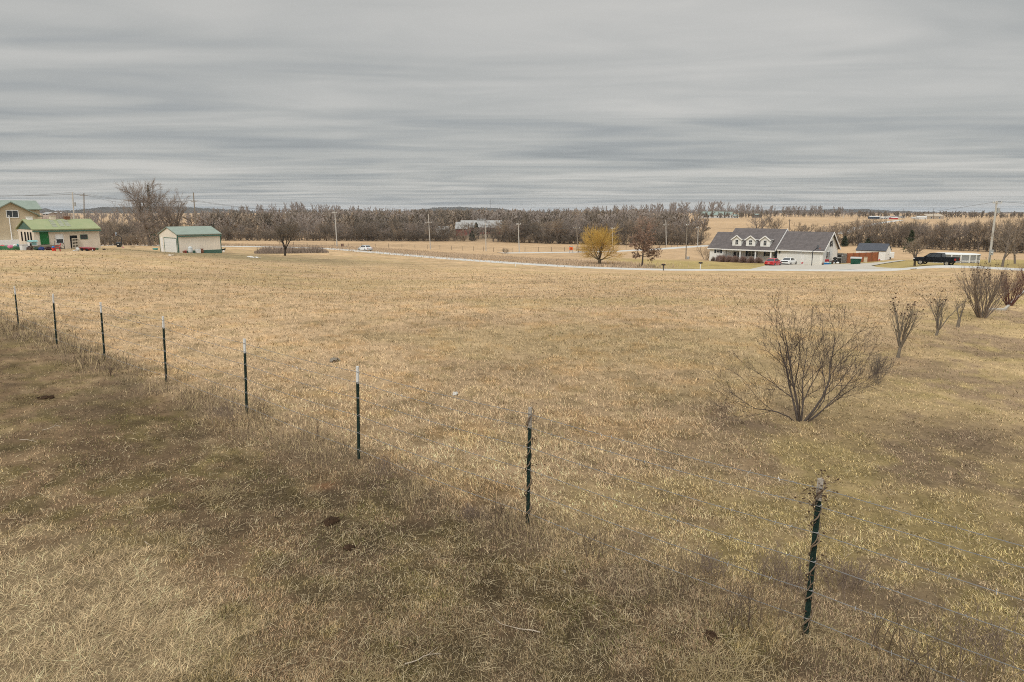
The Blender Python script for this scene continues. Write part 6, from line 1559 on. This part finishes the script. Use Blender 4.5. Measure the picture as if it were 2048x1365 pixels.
mb = MB(); mb.box(-9*k, 5*k, -.45, .45, 0, 8.0*k); mb.build('wall', m_wp, t, bevel=.02); mb = MB(); mb.prism([(-.6, 8.0*k+.01), (.6, 8.0*k+.01), (0, 11*k)], -10*k, 6*k); mb.build('roof', mat('pale_teal_plastic', (.22, .40, .38), .5, .2, 4), t)
mb = MB(); mb.box(-5*k, 3*k, -.48, -.455, 2*k, 6.8*k); mb.build('window', mat('pale_teal_plastic', (.22, .40, .38)), t); mb = MB(); mb.box(-8.2*k, -5.6*k, -.48, -.455, .2*k, 5*k); mb.build('door', m_dark, t)
for px, py, rx, rzz, m_, lb, sd_, hz in [(18.5, 491, 5, 3.2, mat('pink_plastic', (.62, .20, .32), .5, .15, 5), 'pink plastic toy on the trough beside the cottage', 1, 1.0), (18.5, 487.5, 4.5, 3.6, mat('navy_cloth', (.03, .05, .16), .8, .2, 5), 'navy blue bundle above the pink toy', 2, 1.4), (3, 490.5, 5, 3, mat('coral_plastic', (.60, .12, .13), .5, .15, 5), 'coral red toy at the far left edge', 3, 1.0), (33.5, 489, 3, 3.4, mat('teal_plastic2', (.05, .30, .30), .5, .15, 5), 'teal bucket like toy between trough and play house', 4, 1.0), (28, 489.5, 5, 2.4, m_wp, 'white crumpled sheet on the trough', 5, 1.0)]:
    p = yb(px, py+10); k = mpp(p); z0 = p.z+(10-rzz)*k*.98; mb = MB(); mb.blob((0, 0, 0), (rx*k, rx*k*.7, rzz*k), sd_, .22, 12); solo('garden_toy', mb, m_, lb, 'toy', (p.x, p.y+.3, z0), sd_, 'toys piled by the cottage')
p = yb(42, 491+9.5); k = mpp(p); rng = np.random.default_rng(8)
mb = MB(); n_ = 10; vs = [((i/(n_-1)-.5)*28*k, (j/5-.5)*1.6, 8.5*k+.5*k*math.sin(i*1.1)+.15*rng.random()-abs(j/5-.5)*.5) for i in range(n_) for j in range(6)]
mb.add(vs, [(i*6+j, (i+1)*6+j, (i+1)*6+j+1, i*6+j+1) for i in range(n_-1) for j in range(5)]); o = solo('tarpaulin', mb, mat('dark_blue_tarp', (.022, .03, .05), .5, .3, 4), 'dark blue tarpaulin draped between trough and porch', 'tarpaulin', (p.x, p.y+1.1, p.z), smooth=True); sm_ = o.modifiers.new('thick', 'SOLIDIFY'); sm_.thickness = .03
for px, rx, rzz, m_, lb, sd_ in [(60, 6, 4.6, mat('dark_brush', (.085, .058, .045), .95, .4, 5), 'dark brown brush heap in front of the play house', 11), (74, 5.5, 3.8, mat('dark_green_tarp', (.02, .05, .035), .6, .3, 5), 'dark green sack below the porch', 12), (84, 5.5, 4.2, mat('navy_cloth', (.03, .05, .16)), 'dark navy bundle below the green door', 13), (98, 6.5, 4.4, mat('black_maroon', (.035, .015, .018), .7, .3, 5), 'blackish maroon bundle at the foot of the steps', 14)]:
    p = yb(px, 501); k = mpp(p); mb = MB(); mb.blob((0, 0, rzz*k*.6), (rx*k, rx*k*.6, rzz*k*.9), sd_, .28, 14); solo('covered_heap', mb, m_, lb, 'heap', p, 0, 'covered heaps below the porch')
p = yb(107.5, 502.3); k = mpp(p); mb = MB(); mb.lathe([(2.6*k, 0), (3.4*k, 6.2*k), (3.1*k, 6.2*k), (2.4*k, .5*k)], 14); t = solo('plastic_tub', mb, mat('orange_red_plastic', (.72, .06, .03), .45, .1, 5, .3), 'orange red plastic tub holding a blue ball beside the steps', 'tub', p)
mb = MB(); mb.lathe([(.02*k, -2.7*k)]+[(2.7*k*math.sin(a), -2.7*k*math.cos(a)) for a in np.linspace(.2, 2.95, 9)]+[(.02*k, 2.7*k)], 14); solo('play_ball', mb, mat('blue_ball', (.02, .16, .46), .4, .08, 5, .3), 'bright blue ball resting in the orange red tub', 'ball', p+Vector((0, 0, 7.0*k)), smooth=True)
p = yb(116, 502.5); k = mpp(p); t = thing('garden_chair', 'red plastic garden chair on the grass right of the steps', 'chair', p, -.9)
mb = MB(); mb.box(-.26, .26, -.24, .24, .40, .45); mb.build('seat', m_redp, t); mb = MB(); mb.add([(-.26, .22, .45), (.26, .22, .45), (.24, .34, .92), (-.24, .34, .92), (-.26, .26, .45), (.26, .26, .45), (.24, .38, .92), (-.24, .38, .92)], [(0, 1, 2, 3), (7, 6, 5, 4), (0, 4, 5, 1), (1, 5, 6, 2), (2, 6, 7, 3), (3, 7, 4, 0)]); mb.build('backrest', m_redp, t)
for sx in (-.23, .23):
    for sy in (-.21, .21): mb = MB(); mb.beam((sx*1.1, sy*1.15, 0), (sx, sy, .40), .05); mb.build('leg', m_redp, t)
    mb = MB(); mb.beam((sx*1.12, -.24, .62), (sx*1.12, .24, .66), .05); mb.build('armrest', m_redp, t)
# pallet leaning in the doorway
a, b, z0, z1 = door_c; t = thing('wooden_pallet', 'pale slatted pallet leaning in the dark doorway of the cottage', 'pallet', Ac+NORTH*((a+b)/2)+EAST*.34+Vector((0, 0, z0-.05)), rz_of(NORTH)); t.rotation_euler = (-.16, .10, rz_of(NORTH)); w_ = (b-a)*.84
m_pal = mat('pale_pallet_wood', (.52, .44, .34), .9, .2, 4)
for i in range(7):
    mb = MB(); mb.box(-w_/2, w_/2, -.03, -.004, .05+i*.205, .05+i*.205+.085); mb.build('slat', m_pal, t)
for sx in (-.46, 0, .46): mb = MB(); mb.box(sx*w_-.03, sx*w_+.03, 0, .09, .02, 1.36); mb.build('bearer', m_pal, t)
p = yb(154, 503); k = mpp(p); rng = np.random.default_rng(4); mb = MB(); mb.blob((2*k, 0, 3*k), (4.6*k, 2.6*k, 4.4*k), 21, .28, 14); mb.blob((-6*k, 0, .8*k), (4.5*k, 2*k, 1.2*k), 22, .25, 12); solo('plastic_sheeting', mb, mat('grey_white_sheeting', (.48, .47, .44), .6, .2, 6), 'crumpled grey white sheeting left of the red barrow', 'sheeting', p, -.3, smooth=True)
p = yb(176, 502.3); k = mpp(p); t = thing('garden_cart', 'dark red garden cart tipped on the grass before the cottage wall', 'cart', p, -.25)
mb = MB(); mb.add([(-9*k, -.42, 2.6*k), (9.5*k, -.42, 1.6*k), (9.5*k, .42, 1.6*k), (-9*k, .42, 2.6*k), (-11.5*k, -.6, 7.6*k), (11.5*k, -.6, 5.6*k), (11.5*k, .6, 5.6*k), (-11.5*k, .6, 7.6*k)], [(3, 2, 1, 0), (0, 1, 5, 4), (1, 2, 6, 5), (2, 3, 7, 6), (3, 0, 4, 7), (4, 5, 6, 7)]); mb.build('tray', mat('dark_red_tray', (.24, .02, .025), .5, .25, 3, .3), t, bevel=.02)
for sx in (-6, 6):
    for sy in (-.5, .5): mb = MB(); mb.tube([(sx*k, sy-.05, .19), (sx*k, sy+.05, .19)], .19, 12); mb.build('wheel', m_tyre, t)
mb = MB(); mb.beam((11*k, 0, 4*k), (12.2*k, 0, .2*k), .07); mb.build('handle', m_wp, t)
p = yb(192, 500.5); k = mpp(p); mb = MB(); mb.blob((0, 0, .1), (6*k, 1.5*k, 2.2*k), 31, .3, 10); solo('evergreen_mat', mb, mat('low_green_plant', (.05, .10, .05), .9, .3, 6), 'low green plant at the right foot of the cottage wall', 'plant', p)
p = yb(244.5, 495.5); h_ = at_depth(243, 464, p.y).z-p.z; hoop(p, h_*.93, 'dark basketball hoop with a bright board right of the cottage', mat('hoop_board_white', (.40, .46, .55), .4, .2, 2), .3, .42)
p = yb(238.5, 495); t = thing('wheelie_bin', 'black bin with a pale label at the foot of the far hoop', 'bin', p, .2); k = mpp(p); mb = MB(); mb.add([(-3.2*k, -.3, .05), (3.2*k, -.3, .05), (3.2*k, .3, .05), (-3.2*k, .3, .05), (-4*k, -.36, 8*k), (4*k, -.36, 8*k), (4*k, .36, 8*k), (-4*k, .36, 8*k)], [(3, 2, 1, 0), (0, 1, 5, 4), (1, 2, 6, 5), (2, 3, 7, 6), (3, 0, 4, 7), (4, 5, 6, 7)]); mb.build('body', m_blk, t); mb = MB(); mb.prism([(-.42, 8.02*k), (.40, 8.02*k), (.40, 8.8*k), (0, 10*k)], -4.3*k, 4.3*k); mb.build('lid', m_blk, t); mb = MB(); mb.box(-1.2*k, 1.2*k, -.375, -.355, 5*k, 6.6*k); mb.build('label_plate', m_wp, t)
for px, py, rx, rzz, m_, lb, sd_ in [(224, 490.5, 3.2, 1.8, m_wp, 'white low bundle left of the black bin', 1), (231, 491, 3.0, 3.0, mat('dark_scrap', (.06, .05, .045), .8, .3, 5), 'dark scrap heap beside the black bin', 2), (246.8, 496, 1.4, 1.6, mat('pink_plastic', (.62, .20, .32)), 'small pink ball at the foot of the far hoop', 3), (266, 495, 4.5, 1.0, mat('dark_scrap', (.06, .05, .045)), 'flat dark scrap on the yard right of the far hoop', 4), (209, 500.5, 3.5, 1.8, mat('dark_brush', (.085, .058, .045)), 'low dry weeds at the right corner of the cottage', 5)]:
    p = yb(px, py); k = mpp(p); mb = MB(); mb.blob((0, 0, rzz*k*.5), (rx*k, rx*k*.7, rzz*k*.7), sd_, .25, 10); solo('yard_scrap', mb, m_, lb, 'scrap', p, 0, 'scrap in the yard right of the cottage')
# by the metal shed
p = yb(311, 500); k = mpp(p); mb = MB(); mb.lathe([(4.2*k, 0), (5.4*k, 2.8*k), (5.0*k, 2.8*k), (3.9*k, .5*k)], 16); solo('paddling_pool', mb, mat('turquoise_plastic', (.03, .33, .34), .45, .1, 5, .3), 'turquoise plastic tub lying left of the metal shed', 'tub', p)
def shedfront(px, off, py=505): u = sfac.s_at(px); q = Rs+NORTH*u+EAST*off; return Vector((q.x, q.y, tz(q.x, q.y)))
p = shedfront(375, .9); k = mpp(p); t = thing('storage_tank', 'upright white tank with a domed lid before the metal shed', 'tank', p); mb = MB(); mb.lathe([(3.9*k, 0), (4.2*k, .3), (4.2*k, 10.5*k), (3.6*k, 12*k), (1.6*k, 13*k), (.2*k, 13.2*k)], 16); mb.build('shell', mat('pale_tank', (.60, .63, .63), .5, .1, 3), t, smooth=True); mb = MB(); mb.lathe([(4.35*k, 10.0*k), (4.35*k, 10.7*k)], 16); mb.build('rim_band', m_grey, t)
p = shedfront(391, .8); k = mpp(p); t = thing('white_chest', 'low white chest freezer against the shed wall', 'chest freezer', p, rz_of(NORTH)); mb = MB(); mb.box(-3.8*k, 3.8*k, -.35, .35, .05, 7*k); mb.build('body', m_wp, t, bevel=.02); mb = MB(); mb.box(-4*k, 4*k, -.38, .36, 7*k+.004, 8.0*k); mb.build('lid', m_wp, t, bevel=.02)
p = shedfront(366, .7); mb = MB(); mb.box(-.16, .16, -.12, .12, 0, .42); mb.tube([(-.1, 0, .42), (-.06, 0, .52), (.08, 0, .52), (.12, 0, .42)], .025, 5); mb.tube([(.12, 0, .40), (.22, 0, .55)], .03, 5); solo('fuel_can', mb, m_redp, 'red fuel can by the corner of the metal shed', 'fuel can', p, .5, bevel=.02)
p = shedfront(363, .75); mb = MB(); mb.lathe([(.2, 0), (.24, .38), (.21, .38), (.17, .05)], 10); solo('rusty_bucket', mb, mat('rust_vent', (.22, .10, .06)), 'rusty bucket left of the red fuel can', 'bucket', p)
p = shedfront(400, .6); mb = MB(); mb.box(-.2, .2, -.12, .12, 0, .75); mb.box(-.26, .26, -.16, .16, .75, .82); mb.tube([(.1, -.12, .1), (.35, -.2, .5)], .03, 5); solo('rusty_stand', mb, mat('rust_vent', (.22, .10, .06)), 'rusty stand right of the white chest freezer', 'stand', p, .4)
p = G(447, 504.5); k = mpp(p); t = thing('lawn_mower', 'black and pale machine tilted at the right corner of the metal shed', 'machine', p, .4); mb = MB(); mb.beam((-5*k, 0, .3), (4*k, 0, 6*k), .34, .30); mb.box(-4.4*k, -1*k, -.3, .3, .15, .62); mb.build('body', m_blk, t, bevel=.03); mb = MB(); mb.beam((3.4*k, .1, 6.2*k), (5.2*k, .1, 8.4*k), .08); mb.build('handle', mat('dark_green_tarp', (.02, .05, .035)), t)
for sx in (-4, .5): mb = MB(); mb.tube([(sx*k, -.36, .2), (sx*k, -.28, .2)], .2, 12); mb.build('wheel', m_wp, t)

# ---------------------------------------------------------------- far buildings
m_tinroof = boards('pale_tin_roof', (.31, .30, .285), .5, 3, .01, .45, .06, .9); m_redwall = mat('faded_red_wall', (.24, .075, .06), .8, .2, .6); m_farwhite = mat('far_white_wall', (.60, .60, .585), .7, .06, .5); m_palegreen = mat('pale_green_roof', (.22, .27, .235), .6, .1, .5)
def far_gable(name, label, cat, px0, px1, pyb, pye, pyr, Y, D, wm, rm, rz=0.0, wins=0, over=.4, z0=-6):
    a, b = at_depth(px0, pyb, Y), at_depth(px1, pyb, Y); L = abs(b.x-a.x)/max(.3, math.cos(rz)); k = Y/F*1.0; t = thing(name, label, cat, a, rz)
    he = (pyb-pye)*k; hr = (pyb-pyr)*k-.04*D*0; gable(t, L, D, he, max(hr, he+.5), wm, rm, over, z0=z0)
    for i in range(wins):
        u = L*(i+.5)/wins; window(t, 'F', u-.6, u+.6, he*.35, he*.8, fr=.12, dep=.06)
    return t, L, he
t, L_, he = far_gable('long_barn', 'long barn with pale tin roof and red end among the valley trees', 'barn', 921, 1002, 466, 456, 443, 312, 16, m_redwall, m_tinroof, 0.0)
mb = MB(); fbox(mb, 'F', L_*.30, L_*.96, .5, he*.75, .01, .08); mb.build('open_bay', m_dark, t)
for u in (.42, .50, .58): mb = MB(); mb.box(L_*u-.5, L_*u+.5, 7.4, 8.6, he+2.5, he+3.9); mb.build('roof_vent', m_tinroof, t)
t, L_, he = far_gable('red_annexe', 'red gabled annexe at the left end of the long barn', 'barn', 912, 934, 467, 458, 446, 300, 9, m_redwall, m_tinroof, .0)
t, L_, he = far_gable('camper_van', 'white camper van parked below the red barn end', 'camper van', 914, 930, 468.6, 464, 462.6, 304, 2.6, m_farwhite, m_farwhite, 0, 3, .05, .3)
for sx in (.2, .8): mb = MB(); mb.tube([(L_*sx, -.1, .0), (L_*sx, .1, .0)], .4, 12); mb.build('wheel', m_tyre, t)
far_gable('tin_roofed_shed', 'low shed with pale roof half hidden by trees left of the barn', 'shed', 873, 896, 466, 460.5, 454.5, 300, 8, m_farwhite, m_tinroof, 0, 2)
t, L_, he = far_gable('ridge_farmhouse', 'long white farmhouse with pale green roof on the far rise', 'farmhouse', 1404, 1456, 438, 431, 424.5, 600, 13, m_farwhite, m_palegreen, 0, 6)
t, L_, he = far_gable('ridge_farm_wing', 'white gabled wing at the right end of the far farmhouse', 'farmhouse', 1436, 1458, 439, 430, 425, 588, 9, m_farwhite, m_palegreen, -.5, 3)
far_gable('small_white_house', 'small white house with pale green roof right of the far farmhouse', 'house', 1462, 1477, 438, 433, 429.5, 590, 9, m_farwhite, m_palegreen, 0, 3)
far_gable('dark_shed', 'small dark shed on the far rise above the dormer house', 'shed', 1510.5, 1524, 434, 430.5, 428.5, 640, 8, mat('dark_grey_wall', (.14, .13, .125), .8, .2, .5), m_palegreen, 0, 1)
far_gable('blue_container', 'long dark blue container at the far right rise', 'container', 1739, 1760, 438.5, 434.2, 433.2, 600, 3, mat('dark_blue_wall', (.035, .055, .085), .6, .15, .5), m_farwhite, 0, 0, .05)
for px0, px1, lb, m_ in [(1762, 1770, 'white lorry cab beside the blue container', m_farwhite), (1771, 1781, 'white parked lorry between the blue container and the red trailer', m_farwhite)]:
    t, L_, he = far_gable('parked_lorry', lb, 'lorry', px0, px1, 438.8, 435.5, 434.6, 595, 2.6, m_, m_, 0, 2, .03); t['group'] = 'lorries on the far rise'
    for sx in (.2, .8): mb = MB(); mb.tube([(L_*sx, -.1, 0), (L_*sx, .1, 0)], .5, 10); mb.build('wheel', m_tyre, t)
far_gable('red_trailer', 'bright red trailer between the white lorries and a pale pole', 'trailer', 1781.5, 1796, 439.2, 436.2, 435.4, 592, 3, mat('bright_red_wall', (.38, .04, .04), .6, .1, .5), m_farwhite, 0, 0, .05)
far_gable('grey_flat_building', 'low grey building behind the red trailer', 'building', 1779, 1810, 437, 433.8, 433, 640, 8, mat('pale_grey_wall', (.50, .49, .47), .7, .1, .5), m_tinroof, 0, 2)
t, L_, he = far_gable('semi_trailer', 'white semi trailer lorry standing beside the tan building', 'lorry', 1834, 1853.5, 438.5, 434.2, 433.4, 590, 2.8, m_farwhite, m_farwhite, 0, 0, .03)
mb = MB(); mb.box(-4, -1.0, 0, 2.6, .3, he*.9); mb.build('cab', m_farwhite, t, bevel=.2)
for sx in (-2.6, .8, L_-1.5): mb = MB(); mb.tube([(sx, -.1, 0), (sx, .1, 0)], .5, 10); mb.build('wheel', m_tyre, t)
t, L_, he = far_gable('tan_building', 'wide tan metal building with low gable on the far right rise', 'building', 1854, 1887, 439.5, 433.5, 429, 600, 12, mat('tan_metal', (.40, .33, .25), .7, .1, .5), mat('tan_metal', (.40, .33, .25)), 0, 2)
far_gable('far_white_house', 'tiny white house among the trees on the left rise', 'house', 571, 580, 430.5, 427, 424, 900, 8, m_farwhite, m_farwhite, 0, 2)
far_gable('far_low_house', 'tiny long brown roofed house left of the white pole', 'house', 582, 600, 430.5, 428.5, 426, 920, 8, mat('tan_metal', (.40, .33, .25)), m_redwall, 0, 0)
far_gable('far_white_barn', 'tiny white barn on the rise near the white pole', 'barn', 640, 648, 430.5, 428, 427, 900, 8, m_farwhite, m_farwhite, 0, 0)
for k, (a, b, lb) in enumerate([(86, 97, 'pale far house left of the leaning pole'), (99, 108, 'pale far house next to the leaning pole'), (111, 120, 'small pale far house behind the cottage chimney')]):
    far_gable('far_pale_house', lb, 'house', a, b, 432, 428.5, 425.5, 420+k*30, 8, mat('pale_pink_wall', (.42, .35, .30), .7, .1, .5), m_tinroof, 0, 2)

# ---------------------------------------------------------------- winter haze over the valley
hz = MB(); hz.box(-9600, 9600, -9600, 9600, -40, 44)
mh = bpy.data.materials.new('valley_haze'); mh.use_nodes = True; ht = mh.node_tree; ht.nodes.clear(); n = NT(ht)
pv = n.n('ShaderNodeVolumePrincipled', {'Color': (.86, .92, 1.0, 1), 'Density': 0.00008, 'Anisotropy': 0.2})
ho = n.n('ShaderNodeOutputMaterial'); ht.links.new(pv.outputs[0], ho.inputs['Volume'])
hob = hz.build('haze', mh); tag(hob, 'thin pale winter haze over the valley', kind='stuff')
